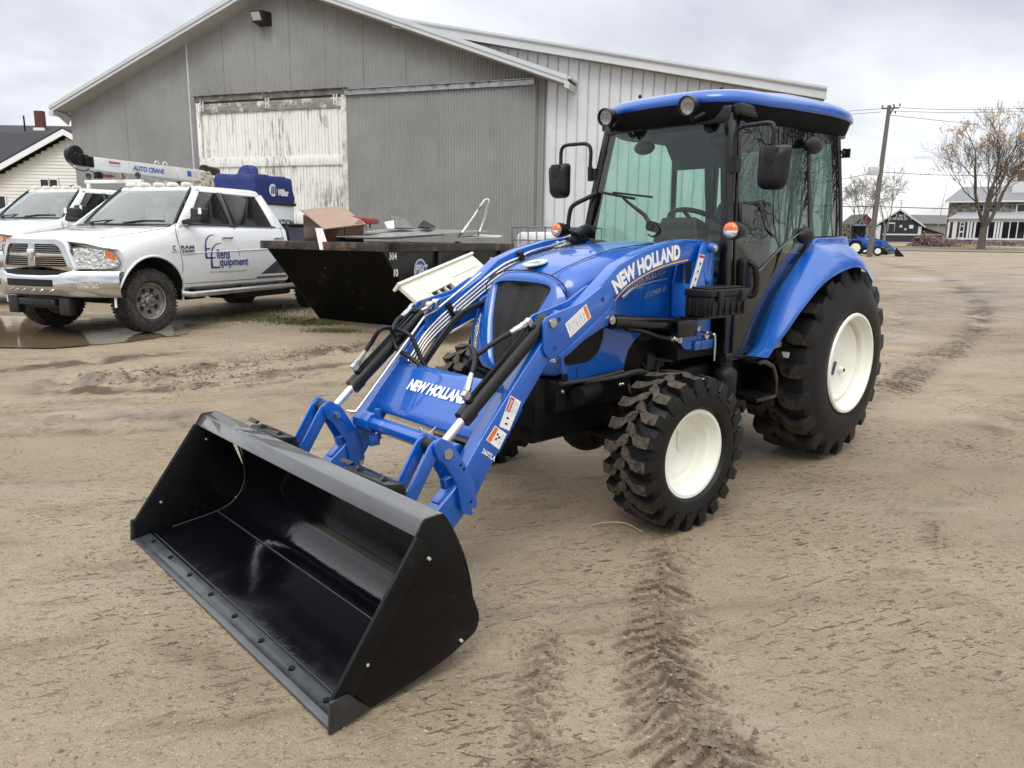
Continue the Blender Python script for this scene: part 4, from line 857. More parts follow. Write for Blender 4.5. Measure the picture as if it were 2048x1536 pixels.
        b = MB(); b.loft([[(fx(y)+.004, sd*y, z) for z in (z1, (z0+z1)/2, z0)] for y, z0, z1 in ((.85, 1.043, .97), (.90, 1.025, .95), (.935, .985, .93))], False, False); b.build('amber_lens', AMB, hl, smooth=50)
        b = MB(); b.tube([(fx(y)+.002, sd*y, z) for y, z in list(zip(ys, zt))+list(zip(ys, zb))[::-1]+[(ys[0], zt[0])]], .0045, 6); b.build('headlight_rim', M('lamp_rim', (.08, .08, .08), .4), hl)
    # roof, windshield, rear window
    b = MB(); rg = []
    for s, z in ((1.0, 1.885), (1.0, 1.905), (.965, 1.93), (.86, 1.95), (.6, 1.962), (.2, 1.968), (.01, 1.969)):
        out_ = fillet([(-1.10, -.665), (-1.10, .665), (-2.62, .665), (-2.62, -.665)], .12, 5); rg.append([(-1.86+(x+1.86)*s, y*s, z-.03*max(0, (x+1.3)/.2)*(1 if s > .5 else 0)) for x, y in out_])
    b.loft(rg, True, True); b.build('roof', TWHT, T, smooth=50)
    b = MB(); rows = []
    for k in range(7):
        t_ = k/6; hw = .79+(.62-.79)*t_; x0 = -.60+(-1.15+.60)*t_; z = 1.375+(1.895-1.375)*t_
        rows.append([(x0+.11*(1-(j/5)**2)*(1-.25*t_)-.0, hw*j/5, z+.02*math.sin(math.pi*t_)) for j in range(-5, 6)])
    b.loft(rows, False, False); b.build('windshield', TGL, T, smooth=60)
    b = MB(); b.tube([Vector(r[0])+Vector((.005, 0, .006)) for r in rows], .016, 6); b.tube([Vector(r[-1])+Vector((.005, 0, .006)) for r in rows], .016, 6); b.tube([Vector(p) for p in rows[0]], .014, 6); b.build('windshield_seal', TBLK, T)
    b = MB(); b.ext([(-.50, 1.37), (-.62, 1.385), (-.72, 1.385), (-.70, 1.34), (-.45, 1.33)], -.80, .80); b.build('cowl_grille', TBLK, T)
    for y0 in (.05, -.55):
        b = MB(); b.tube([(-.50, y0, 1.40), (-.545, y0+.25, 1.428), (-.60, y0+.58, 1.43)], .010, 6); b.ell((-.50, y0, 1.395), (.03, .035, .02), 10, 6); b.build('wiper', TBLK, T)
    b = MB(); b.bb((-2.72, -.75, .55), (-.62, .75, 1.25)); b.bb((-.95, -.70, 1.25), (-.62, .70, 1.375)); b.build('cabin_floor', M('cabin_dark', (.05, .05, .05), .8), T)
    for y0 in (.38, -.38):
        b = MB(); b.box((-1.55, y0, 1.42), (.14, .46, .46), Matrix.Rotation(R(-12), 3, 'Y')); b.box((-1.62, y0, 1.70), (.09, .26, .18)); b.build('seat', INT, T, bevel=.04)
    b = MB(); b.tube([Vector((-1.08, .38, 1.44))+.19*(math.cos(a)*Vector((.45, 0, .89))+math.sin(a)*Vector((0, 1, 0))) for a in [2*math.pi*k/24 for k in range(25)]], .015, 6); b.build('steering_wheel', TBLK, T)
    b = MB(); b.box((-1.08, 0, 1.80), (.02, .22, .07)); b.build('interior_mirror', TBLK, T, bevel=.01)
    b = MB(); b.bb((-2.66, -.62, 1.40), (-2.64, .62, 1.86)); b.build('rear_window', TDK, T)
    for y in (-.50, -.25, 0, .25, .50):
        b = MB(); b.loft([[(-1.20+dx_*sc_, y+dy_*sc_, z) for dx_, dy_ in ((.085, -.03), (.085, .03), (-.085, .05), (-.085, -.05))] for sc_, z in ((1, 1.925), (.9, 1.962), (.45, 1.98))], True, True); b.build('clearance_lamp', M('lamp_buff', (.62, .58, .48), .35, 0, .5), T, bevel=.006)
    b = MB(); b.ext([(-1.48, 1.955), (-1.30, 1.955), (-1.47, 2.02), (-1.50, 2.01)], .10, .135); b.build('antenna_fin', TBLK, T, bevel=.006)
    # grille
    G = bpy.data.objects.new('grille', None); COL.objects.link(G); G.parent = T
    gx = lambda y, z: .885+nosex(y, 1)*.9-.10*max(0, (z-.9))*1.0
    def fr(poly, off): return [(gx(y, z)+off, y, z) for y, z in poly]
    oq = fillet([(-.60, .795), (.60, .795), (.47, 1.175), (-.47, 1.175)], [.03, .03, .10, .10], 5); iq = fillet([(-.515, .855), (.515, .855), (.40, 1.115), (-.40, 1.115)], [.03, .03, .07, .07], 5)
    b = MB(); b.loft([fr(oq, -.06), fr(oq, .0), fr([(y*.985, .985+(z-.985)*.97) for y, z in oq], .02), fr(iq, .02), fr(iq, -.03)], True, False); b.build('surround', CHR, G, smooth=50)
    b = MB(); b.add(fr(iq, -.035), [tuple(range(len(iq)))]); b.build('grille_back', WELL, G, smooth=0)
    b = MB()
    for y0, y1, z0, z1 in ((-.062, .062, .85, 1.12),): b.hexa([(gx(0, z)+.005, y, z) for y, z in ((y0, z0), (y1, z0), (y1*.8, z1), (y0*.8, z1))], [(gx(0, z)-.03, y, z) for y, z in ((y0, z0), (y1, z0), (y1*.8, z1), (y0*.8, z1))])
    for sg in (1, -1): b.loft([[(gx(y, .985)+.004, sg*y, .985-h), (gx(y, .985)+.004, sg*y, .985+h), (gx(y, .985)-.03, sg*y, .985+h), (gx(y, .985)-.03, sg*y, .985-h)] for y, h in ((.04, .028), (.2, .020), (.35, .018), (.47, .020))], True, True)
    b.build('crossbar', CHR, G, bevel=.004)
    b = MB()
    for z in (.875, .900, .925, .950, 1.02, 1.045, 1.07, 1.095):
        for sg in (1, -1):
            ym = .515-(z-.855)*.44; b.loft([[(gx(y, z)-.005, sg*y, z-.003), (gx(y, z)-.005, sg*y, z+.003), (gx(y, z)-.022, sg*y, z+.004), (gx(y, z)-.022, sg*y, z-.003)] for y in (.05, .2, .35, ym)], True, True)
    b.build('slats', CHR, G, smooth=40)
    b = MB(); b.loft([[(gx(0, 1.0)+o_, p[0]*s_, .995+p[1]*s_) for p in ((0, -.085), (.03, -.05), (.045, .0), (.06, .035), (.038, .062), (.022, .04), (0, .05), (-.022, .04), (-.038, .062), (-.06, .035), (-.045, 0), (-.03, -.05))] for s_, o_ in ((1, .004), (.95, .02), (.6, .032), (.05, .034))], True, True); b.build('emblem', CHROME, G, smooth=40)
    # bumper
    B_ = bpy.data.objects.new('bumper', None); COL.objects.link(B_); B_.parent = T
    ys = [-.985, -.96, -.86, -.70, -.55, -.45, -.42, -.2, 0, .2, .42, .45, .55, .70, .86, .96, .985]
    def bpx(y): return .955-.42*(abs(y)/.985)**2.6
    def prof(y):
        a = abs(y); dip = 1 if a > .50 else (0 if a < .40 else (a-.40)/.10)
        zt = .745+.055*dip; zb = .505-.02*dip
        return [(bpx(y)-.10, y, zt-.01), (bpx(y)-.015, y, zt), (bpx(y)+.012, y, zt-.03), (bpx(y)+.018, y, (zt+zb)/2), (bpx(y), y, zb+.02), (bpx(y)-.03, y, zb), (bpx(y)-.08, y, zb+.01)]
    b = MB(); b.loft([prof(y) for y in ys], False, False); b.build('bumper_bar', CHR, B_, smooth=50)
    b = MB(); b.loft([[(bpx(y)+.021, y, z) for z in (.615, .655, .70)] for y in np.linspace(-.36, .36, 9)], False, False); b.build('bumper_slot', WELL, B_)
    b = MB(); b.loft([[(bpx(y)-.06, y, z) for z in (.74, .80)] for y in np.linspace(-.62, .62, 9)], False, False); b.build('bumper_gap', WELL, B_)
    for sg in (1, -1):
        b = MB(); b.loft([[(bpx(y)+.022, sg*y, z) for z in (.60, .64, .68)] for y in (.64, .70, .78, .83)], False, False); b.build('fog_lamp', M('foglamp', (.6, .6, .6), .1, .8, .5, .5, 40), B_)
    b = MB()
    for y in (-.32, -.2, -.08, .08, .20, .34): b.cyl((bpx(y)+.005, y, .565), (bpx(y)+.024, y, .565), .012, n=8)
    b.build('bumper_stud', CHROME, B_)
    b = MB(); b.bb((.62, -.42, .34), (.80, .42, .49)); b.bb((.76, .34, .27), (.86, .50, .48)); b.bb((.76, -.50, .27), (.86, -.34, .48)); b.bb((.80, -.3, .38), (.88, .3, .46)); b.build('tow_frame', TBLK, T, bevel=.01)
    b = MB(); b.bb((-5.6 if False else -4.6, -.5, .42), (.6, .5, .58)); b.cyl((0, -.8, .40), (0, .8, .40), .06, n=10); b.cyl((-3.78, -.8, .40), (-3.78, .8, .40), .08, n=10); b.ell((-3.78, 0, .40), (.18, .18, .16), 12, 8); b.build('frame', WELL, T)
    b = MB(); b.bb((-1.75, .25, .30), (-3.15, .78, .50)); b.bb((-1.2, -.3, .30), (-1.7, .3, .5)); b.build('fuel_tank', WELL, T, bevel=.04); b = MB(); b.bb((-.9, -.80, .46), (-2.8, .80, .56)); b.build('rocker', TBLK, T)
    for sd in (1, -1):
        b = MB(); b.tube([(-.52, sd*.92, .47), (-.60, sd*1.0, .45), (-3.05, sd*1.0, .465), (-3.15, sd*.92, .48)], .042, 10); b.build('running_board', M('step_alu', (.50, .50, .48), .35, .8, 0, .15, 9), T, smooth=60)
        b = MB()
        for x in (-.75, -1.7, -2.6): b.box((x, sd*.88, .50), (.06, .2, .03))
        b.build('board_bracket', TBLK, T)
    for x in (0, -3.78):
        for sd in (1, -1):
            W_ = bpy.data.objects.new('wheel', None); COL.objects.link(W_); W_.parent = T; W_.location = (x, sd*.80, .405); W_.rotation_euler = (0, 0, R(-4) if x == 0 else 0)
            hw = .135; b = MB(); b.lathe([(-hw*.8, .235), (-hw, .26), (-hw*1.04, .32), (-hw*.96, .375), (-hw*.8, .398), (0, .404), (hw*.8, .398), (hw*.96, .375), (hw*1.04, .32), (hw, .26), (hw*.8, .235)], n=56); b.f = b.f[:-2]; b.m = b.m[:-2]
            for k in range(54):
                a = 2*math.pi*k/54
                for yy, w_, da in ((-.115, .05, 0), (-.055, .05, .5), (0.005, .05, 0), (.06, .05, .5), (.115, .05, 0)):
                    aa = a+da*2*math.pi/54+rnd.uniform(-.012, .012); rr_ = .402 if abs(yy) < .1 else .388
                    b.box((rr_*math.cos(aa), yy, rr_*math.sin(aa)), (.022, w_, .026+rnd.uniform(-.005, .006)), Matrix.Rotation(-aa, 3, 'Y'))
            b.build('tyre', TTYR, W_, smooth=30)
            b = MB(); b.lathe([(sd*.095, .238), (sd*.11, .232), (sd*.105, .222), (sd*.06, .215), (sd*.055, .06), (sd*.085, .055), (sd*.095, .045), (sd*.095, .001), (-sd*.1, .001), (-sd*.1, .238)], n=48, caps=False); b.build('rim', ALLOY, W_, smooth=35)
            b = MB()
            for k in range(7):
                a = 2*math.pi*k/7+.2; c = Vector((math.cos(a)*.162, sd*.0585, math.sin(a)*.162)); u_ = Vector((math.cos(a), 0, math.sin(a))); v_ = Vector((-math.sin(a), 0, math.cos(a)))
                b.add([c+u_*.048*p[0]+v_*.042*p[1] for p in ((-1, -.45), (-.6, -.7), (.8, -1), (1.05, -.8), (1.1, 0), (1.05, .8), (.8, 1), (-.6, .7), (-1, .45), (-1.05, 0))], [tuple(range(10))])
            b.build('rim_window', WELL, W_, smooth=0)
            b = MB()
            for k in range(8): a = 2*math.pi*k/8; b.cyl((.082*math.cos(a), sd*.05, .082*math.sin(a)), (.082*math.cos(a), sd*.085, .082*math.sin(a)), .012, n=6)
            b.build('wheel_nut', CHROME, W_)
    # pickup box
    if decals:
        for sd in (1, -1):
            b = MB(); b.loft([[(-2.92, sd*(sidey(min(z, 1.38))), z), (-4.9, sd*sidey(min(z, 1.38)), z), (-4.9, sd*.80, z), (-2.92, sd*.80, z)] for z in (.58, .8, 1.0, 1.2, 1.36, 1.42)], True, True); b.build('bed_side', PURP, T, bevel=.006)
            b = MB(); b.bb((-2.92, sd*.80, 1.42), (-4.9, sd*.98, 1.45)); b.build('bed_rail', TBLK, T, bevel=.006)
        b = MB(); b.bb((-2.92, -.8, .6), (-2.97, .8, 1.42)); b.bb((-2.92, -.8, .60), (-4.9, .8, .68)); b.bb((-4.86, -.8, .68), (-4.9, .8, 1.42)); b.build('bed_floor', PURP, T)
        dy = lambda z: sidey(z)+.004
        b = MB()
        def tx(txt, x, z, h, w, mi, sh=0, bold=.0): text_on(b, txt, lambda u, v: (x-u, dy(z+v*.98+u*.0), z+v-u*.0), h, bold, sh, 1, width=w, mi=mi)
        def swoosh(pts, w0, w1):
            P = smoothpath([(x, 0, z) for x, z in pts], 6); n = len(P); vs = []
            for i, p in enumerate(P):
                d = (P[min(i+1, n-1)]-P[max(i-1, 0)]).normalized(); nn = Vector((-d.z, 0, d.x)); w_ = w0+(w1-w0)*i/(n-1)
                for s_ in (-1, 1): q = p+nn*w_*s_; vs.append((q.x, dy(q.z), q.z))
            b.add(vs, [(2*i, 2*i+2, 2*i+3, 2*i+1) for i in range(n-1)], 0)
        swoosh([(-.955, .93), (-.95, 1.05), (-.98, 1.17), (-1.06, 1.24), (-1.17, 1.255)], .020, .003); swoosh([(-.95, .935), (-1.05, .935)], .012, .010); swoosh([(-.955, 1.06), (-1.04, 1.065)], .010, .008)
        swoosh([(-1.055, .80), (-1.05, .93), (-1.08, 1.05), (-1.17, 1.12), (-1.29, 1.14)], .020, .003); swoosh([(-1.05, .80), (-1.22, .80)], .012, .010); swoosh([(-1.055, .93), (-1.13, .94)], .010, .008)
        tx('llens', -1.30, .985, .135, .27, 0, 0, .018); tx('quipment', -1.52, .855, .145, .62, 0, 0, .018); tx('www.ellensequipment.com', -1.40, .735, .042, .80, 1, .1)
        b.build('door_logo', [LOGO, LOGOG], T, smooth=0); b = MB(); tx('RAM', -.615, 1.085, .045, .24, 2, 0, .03); tx('2500', -.615, 1.03, .045, .24, 2, 0, .03); b.ext([(-.50, .998), (-.74, .998), (-.74, .985), (-.50, .985)], dy(1), dy(1)+.002, mi=3)
        tx('C', -.375, 1.075, .065, .055, 2, 0, .03); b.ext([(-.32, 1.035), (-.44, 1.035), (-.44, 1.022), (-.32, 1.022)], dy(1)-.004, dy(1)+.002, mi=3)
        b.build('fender_badge', [LOGO, LOGOG, M('badge_dark', (.05, .05, .055), .5), M('badge_red')], T, smooth=0)
        b = MB(); b.loft([[(-2.80, dy(z)-.001, z), (max(-2.80, -2.80+(1.02-z)*1.9), dy(z)-.001, z)] for z in (.61, .70, .8, .9, 1.015)], False, False); b.build('door_dark_corner', M('door_dark_violet', (.055, .05, .085), .35, 0, .6, .2, 3), T)  # dark grey-violet triangle on the lower rear corner of the rear door
    return T
TL1 = (-5.519, 9.824, .159); TRZ = 4.3826
T1 = make_truck('white crew cab pickup with chrome grille and blue logo on its door, nearest the tractor', TL1, TRZ, True)
T2 = make_truck('white service truck carrying a folded crane, half hidden behind the lettered pickup', (-9.016, 13.17, .291), TRZ, False, 'service truck')
# service body and crane of the second truck
b = MB(); b.bb((-2.95, -1.0, .65), (-6.0, -.55, 1.50)); b.bb((-2.95, .55, .65), (-6.0, 1.0, 1.50)); b.bb((-2.95, -.55, .65), (-6.0, .55, .85)); b.build('service_body', TWHT, T2, bevel=.01)
b = MB(); b.bb((-2.72, -1.0, 2.14), (-2.80, .52, 2.21)); b.bb((-2.72, -.95, 1.45), (-2.78, -.88, 2.14)); b.bb((-2.72, .40, 1.45), (-2.78, .47, 2.14)); b.build('headache_rack', TWHT, T2, bevel=.005)
for y in (-.88, .44):
    b = MB(); b.lathe([(-2.78, .03), (-2.74, .062), (-2.71, .062), (-2.715, .055), (-2.73, .01)], (0, y, 2.29), 'X', 18); b.cyl((-2.75, y, 2.2), (-2.75, y, 2.24), .012, n=6); b.build('work_lamp', M('lamp_dark', (.06, .06, .06), .3, .5), T2, smooth=50)
b = MB(); b.bb((-2.75, -.05, 2.21), (-2.83, .05, 2.36)); b.box((-2.79, 0, 2.40), (.10, .12, .08)); b.build('boom_rest', M('rusty_white', (.6, .56, .48), .6, 0, 0, .15, 8, dirt=(.14, .06, .025), dscale=14, dlo=.48, dhi=.6), T2, bevel=.005)
CR = bpy.data.objects.new('crane', None); COL.objects.link(CR); CR.parent = T2
cwh = M('crane_white', (.74, .75, .76), .4, 0, .3, .06, 4, dirt=(.42, .38, .3), dscale=5, dlo=.58, dhi=.75)
def bm_(x): return Vector((x, 0, 2.41+(x+2.05)*-.0))
zt = lambda x: 2.575-(x+2.05)*.0; zb = lambda x: 2.33+(x+2.05)*-.0
b = MB(); b.loft([[(x, y*w_, z) for y, z in ((-1, z0), (1, z0), (1, z1), (-1, z1))] for x, z0, z1, w_ in ((-2.02, 2.35, 2.585, .10), (-5.05, 2.34, 2.60, .10))], True, True); b.build('boom', cwh, CR, bevel=.012)
b = MB(); b.bb((-1.82, -.085, 2.385), (-2.05, .085, 2.585)); b.build('boom_extension', BLKG, CR, bevel=.008)
b = MB(); b.lathe([(-.06, .16), (-.05, .19), (.05, .19), (.06, .16), (.06, .05), (.07, .04), (.07, .001)], (-1.66, 0, 2.58), 'Y', 24); b.box((-1.80, 0, 2.50), (.25, .13, .22)); b.build('sheave_head', BLKG, CR, bevel=.006)
b = MB(); b.tube(smoothpath([(-1.5, .08, 2.38), (-1.62, .1, 2.31), (-1.80, .1, 2.30), (-1.92, .06, 2.36)]), .010, 6); b.tube([(-1.9, 0, 2.36), (-2.10, .03, 2.27)], .007, 6); b.build('cable_guard', DARK, CR)
b = MB(); b.lathe([(-.04, .07), (.04, .07)], (-2.14, .03, 2.25), 'Y', 16); b.box((-2.14, .03, 2.24), (.14, .10, .12)); b.build('hook_block', BLKG, CR, bevel=.008)
b = MB(); b.tube([(-2.22, .03, 2.245), (-2.42, .04, 2.25), (-2.52, .04, 2.26)], [.03, .035, .012], 8); b.build('hook', M('hook_red', (.16, .03, .025), .5, 0, 0, .4, 20), CR, smooth=50)
b = MB(); b.cyl((-4.3, .102, 2.46), (-4.3, .112, 2.46), .115, n=28); b.build('boom_plate', cwh, CR)
b = MB()
for x in (-3.72, -3.95): b.tube([Vector((x+.06*math.cos(a), 0, 2.62+.06*math.sin(a))) for a in [math.pi*k/10 for k in range(11)]], .010, 6)
b.build('lifting_eye', cwh, CR)
b = MB(); text_on(b, 'AUTO CRANE', lambda u, v: (-3.38-u, .1045, 2.462+v), .105, .035, .12, 1, width=.86, mi=0); b.build('boom_lettering', M('crane_blue', (.02, .12, .42), .5), CR, smooth=0); b = MB(); b.bb((-2.36, .103, 2.50), (-2.62, .1045, 2.535), mi=0); b.bb((-2.34, .103, 2.44), (-2.64, .104, 2.54), mi=1); b.build('warning_label', [REDD, DEC], CR, smooth=0); b = MB(); b.bb((-4.50, .103, 2.42), (-4.62, .1045, 2.54)); b.build('blue_label', M('crane_blue'), CR, smooth=0); b = MB(); b.bb((-4.66, .103, 2.41), (-4.84, .1045, 2.54)); b.build('load_chart', DEC, CR, smooth=0)
b = MB(); b.cyl((-3.85, 0, 2.26), (-4.75, 0, 2.02), .05, n=14); b.build('lift_ram', cwh, CR); b = MB(); b.cyl((-3.2, 0, 2.33), (-3.86, 0, 2.26), .012, n=8); b.cyl((-3.62, 0, 2.30), (-3.9, 0, 2.25), .03, n=8); b.build('ram_rod', ZINC, CR)
b = MB(); b.loft([[(x, y, z) for x, y in ((-4.85, -.13), (-4.85, .13), (-5.25, .13), (-5.25, -.13))] for z in (1.5, 2.35)], True, True); b.ext(fillet([(-4.9, 2.2), (-4.95, 2.55), (-5.2, 2.6), (-5.4, 2.35), (-5.3, 2.15)], .05), -.14, .14); b.build('turret', M('rusty_white'), CR, bevel=.01)
b = MB(); b.cyl((-5.25, 0, 2.62), (-5.60, 0, 2.62), .10, n=18); b.cyl((-5.12, 0, 2.62), (-5.25, 0, 2.62), .12, n=18); b.bb((-5.3, -.10, 2.2), (-5.7, .10, 2.45)); b.build('winch_motor', BLKG, CR, bevel=.008)
# welder under its blue cover, standing on a white cabinet in the pickup bed
c_, s_ = math.cos(TRZ), math.sin(TRZ)
def tw1(x, y, z): return (TL1[0]+c_*x-s_*y, TL1[1]+s_*x+c_*y, TL1[2]+z)
WC = thing('storage_cabinet', 'white cabinet with black lettering standing in the purple pickup bed under the blue cover', 'cabinet', tw1(-3.65, -.2, .68), TRZ)
b = MB(); b.bb((-.50, -.40, 0), (.50, .40, 1.10)); b.build('body', TWHT, WC, bevel=.008)
b = MB(); b.bb((-.53, -.43, 1.10), (.53, .43, 1.15)); b.build('top_rim', TBLK, WC, bevel=.006)
b = MB(); text_on(b, 'LOCATION', lambda u, v: (-.10-u, .402, .80+v), .12, .04, 0, 1, width=.74); b.build('lettering', INK, WC, smooth=0)
WD = thing('welder', 'welding machine wrapped in a blue fabric cover with white lettering on the pickup bed', 'welder', tw1(-3.60, -.2, 1.80), TRZ)
rg = []; hw_, hd = .53, .42
for z, s_2 in ((0, 1.0), (.12, 1.01), (.25, .99), (.36, .985), (.43, .97), (.46, .93)):
    ring = []
    for k in range(64):
        a = 2*math.pi*k/64; cx_, cy_ = math.cos(a), math.sin(a); m_ = max(abs(cx_), abs(cy_)); q = 1+.016*math.sin(a*11+z*9)+.012*math.sin(a*23+z*22)+.01*rnd.uniform(-1, 1)
        ring.append((hw_*s_2*q*max(-1, min(1, cx_/m_*.97+cx_*.03)), hd*s_2*q*max(-1, min(1, cy_/m_*.97+cy_*.03)), z+.012*math.sin(a*7)))
    rg.append(ring)
CVR = M('cover_blue', (.012, .028, .15), .75, 0, 0, .25, 5, .01, 9)
b = MB(); b.loft(rg, True, True); cv = b.build('cover', CVR, WD, smooth=50)
b = MB(); rg = []
for z, r_ in ((.44, .23), (.50, .20), (.57, .17), (.61, .12), (.62, .02)): rg.append([(.13+r_*(1+.18*math.sin(3*a+z*20)+.1*math.sin(7*a))*math.cos(a), r_*.8*(1+.2*math.sin(2*a))*math.sin(a), z+.02*math.sin(5*a)) for a in [2*math.pi*k/32 for k in range(32)]])
b.loft(rg, True, True); b.build('cover_hump', CVR, WD, smooth=60)
b = MB(); ring = [(.09+.105*math.cos(a), .440, .22+.105*math.sin(a)) for a in [2*math.pi*k/28 for k in range(28)]]; b.add(ring, [tuple(range(28))], 0)
for k in range(3): x0 = .145-.052*k; b.add([(x0, .442, .155), (x0-.034, .442, .155), (x0-.05, .442, .285), (x0-.016, .442, .285)], [(0, 1, 2, 3)], 1)
text_on(b, 'Miller', lambda u, v: (-.20-u, .442, .195+v), .12, .06, 0, .8, width=.30, mi=0); b.build('lettering', [WHT, CVR], WD, smooth=0)
# ------------------------------------------------------------------ barn: gable plane survey
ang = R(19.15); BU = Vector((math.cos(ang), -math.sin(ang), 0)); BN = Vector((-math.sin(ang), -math.cos(ang), 0)); BE = Vector((1.0, 16.2, 0))   # BN points to the yard
def bp(u, z, off=0): p = BE+BU*u-BN*off; return (p.x, p.y, z)      # off > 0: into the barn
def sheetmat(nm, col):
    m, t, b = nt(nm); n1 = noise(t, .55, 6, .6); n2 = noise(t, 3.2, 7, .65, stretch=(1, 1, .16)); n3 = noise(t, 9, 5, .75); n4 = noise(t, 2.6, 9, .7, stretch=(1, 1, .5))
    c = ramp(t, n1.outputs[0], ((.3, tuple(k*.86 for k in col)), (.7, tuple(k*1.14 for k in col)))).outputs[0]
    c = mixc(t, ramp(t, n2.outputs[0], ((.50, (0, 0, 0)), (.75, (.55, .55, .55)))).outputs[0], c, tuple(k*.76 for k in col)); c = mixc(t, ramp(t, n3.outputs[0], ((.705, (0, 0, 0)), (.74, (.8, .8, .8)))).outputs[0], c, (.55, .55, .54)); c = mixc(t, ramp(t, n4.outputs[0], ((.60, (0, 0, 0)), (.74, (.4, .4, .4)))).outputs[0], c, (.42, .42, .41))
    t.links.new(c, b.inputs['Base Color']); b.inputs['Roughness'].default_value = .5; b.inputs['Metallic'].default_value = .2; bump(t, b, n1.outputs[0], .05); return m
GRY = sheetmat('grey_corrugated', (.285, .285, .278)); GRYD = sheetmat('grey_door_sheet', (.29, .29, .283))
WMET = M('white_metal', (.60, .62, .64), .38, .2, .2, .07, 1.2, dirt=(.42, .43, .45), dscale=1.1, dlo=.55, dhi=.85)
TRIM = M('pale_trim', (.52, .535, .55), .4, .2, .3, .05, 2, dirt=(.5, .5, .49), dscale=4, dlo=.6, dhi=.9)
SOFF = M('soffit', (.42, .41, .39), .7, 0, 0, .1, 3)
GALV = M('galvanised', (.33, .34, .35), .4, .7, 0, .3, 7, dirt=(.12, .11, .10), dscale=6, dlo=.5, dhi=.7)
def oldpaint():
    m, t, b = nt('peeling_white_boards')
    tc = t.nodes.new('ShaderNodeTexCoord'); mp = N(t, 'Mapping'); mp.inputs['Scale'].default_value = (7, 7, .8); t.links.new(tc.outputs['Object'], mp.inputs[0])
    n = N(t, 'TexNoise', i_Scale=2.6, i_Detail=10, i_Roughness=.72); t.links.new(mp.outputs[0], n.inputs['Vector'])
    n2 = N(t, 'TexNoise', i_Scale=.9, i_Detail=4, i_Roughness=.6); t.links.new(tc.outputs['Object'], n2.inputs['Vector'])
    ad = N(t, 'Math', operation='MULTIPLY_ADD', i_1=.55, i_2=-.27); t.links.new(n2.outputs[0], ad.inputs[0]); sm = N(t, 'Math', operation='ADD'); t.links.new(n.outputs[0], sm.inputs[0]); t.links.new(ad.outputs[0], sm.inputs[1])
    r = ramp(t, sm.outputs[0], ((.40, (.74, .735, .69)), (.545, (.68, .675, .63)), (.60, (.38, .365, .34)), (.74, (.18, .17, .16))))
    t.links.new(r.outputs[0], b.inputs['Base Color']); b.inputs['Roughness'].default_value = .8
    bump(t, b, sm.outputs[0], .004); return m
OLD = oldpaint()
WOOD = M('weathered_wood', (.22, .205, .185), .85, 0, 0, .45, 5, .004, 60, dirt=(.60, .59, .55), dscale=4, dlo=.50, dhi=.62, stretch=(.7, .7, 6))
def corr(u0, u1, z0f, z1f, off, pitch, amp, n, nm, mt, par, shape=None, thick=None):
    """vertical corrugated sheet between u0 and u1; z0f/z1f give its lower/upper edge"""
    us, ds = [], []; c = int((u1-u0)/pitch)
    for i in range(c+1):
        for k in range(n):
            q = k/n; u = u0+(i+q)*pitch
            if u > u1: break
            us.append(u); ds.append(amp*(shape(q) if shape else math.cos(2*math.pi*q)))
    us.append(u1); ds.append(0)
    vs = [bp(u, z0f(u), off-d) for u, d in zip(us, ds)]+[bp(u, z1f(u), off-d) for u, d in zip(us, ds)]; m = len(us)
    q = MB(); q.add(vs, [(i, i+1, m+i+1, m+i) for i in range(m-1)])
    # backing sheet so that the wall has a body
    q.add([bp(u0, z0f(u0), off+.08), bp(u1, z0f(u1), off+.08), bp(u1, z1f(u1), off+.08)]+([bp(-7.13, z1f(-7.13), off+.08)] if u0 < -7.13 < u1 else [])+[bp(u0, z1f(u0), off+.08)], [tuple(range(5 if u0 < -7.13 < u1 else 4))])
    return q.build(nm, mt, par, smooth=60, recalc=False)
PK = -7.135
def rk(u): return 4.62+(7.135-abs(u-PK))*.362           # underside of the rake edge
BARN = thing('barn', 'big grey corrugated barn with a wide gable and an old white board door', 'barn')
WO = .45
corr(-14.15, -10.06, lambda u: gz(17)-.2, lambda u: rk(u)-.0, WO, .0735, .0155, 6, 'wall', GRY, BARN)
corr(-10.02, -.56, lambda u: 0, lambda u: rk(u), WO-.012, .0735, .0155, 6, 'wall', GRY, BARN)
b = MB(); b.tube([bp(-10.05, 0, WO-.02), bp(-10.05, 6.15, WO-.02)], .03, 6); b.build('wall_seam', TRIM, BARN)
b = MB()
for u in (-12.2, -8.95, -7.98, -7.0, -6.0, -5.0, -3.9, -2.8, -1.7):
    z0 = .2 if u < -10 else 4.86; b.add([bp(u, z0, WO-.026), bp(u+.012, z0, WO-.026), bp(u+.012, rk(u)-.05, WO-.026), bp(u, rk(u)-.05, WO-.026)], [(0, 1, 2, 3)])
b.build('sheet_lap', M('lap_dark', (.20, .195, .185), .6), BARN, smooth=0)
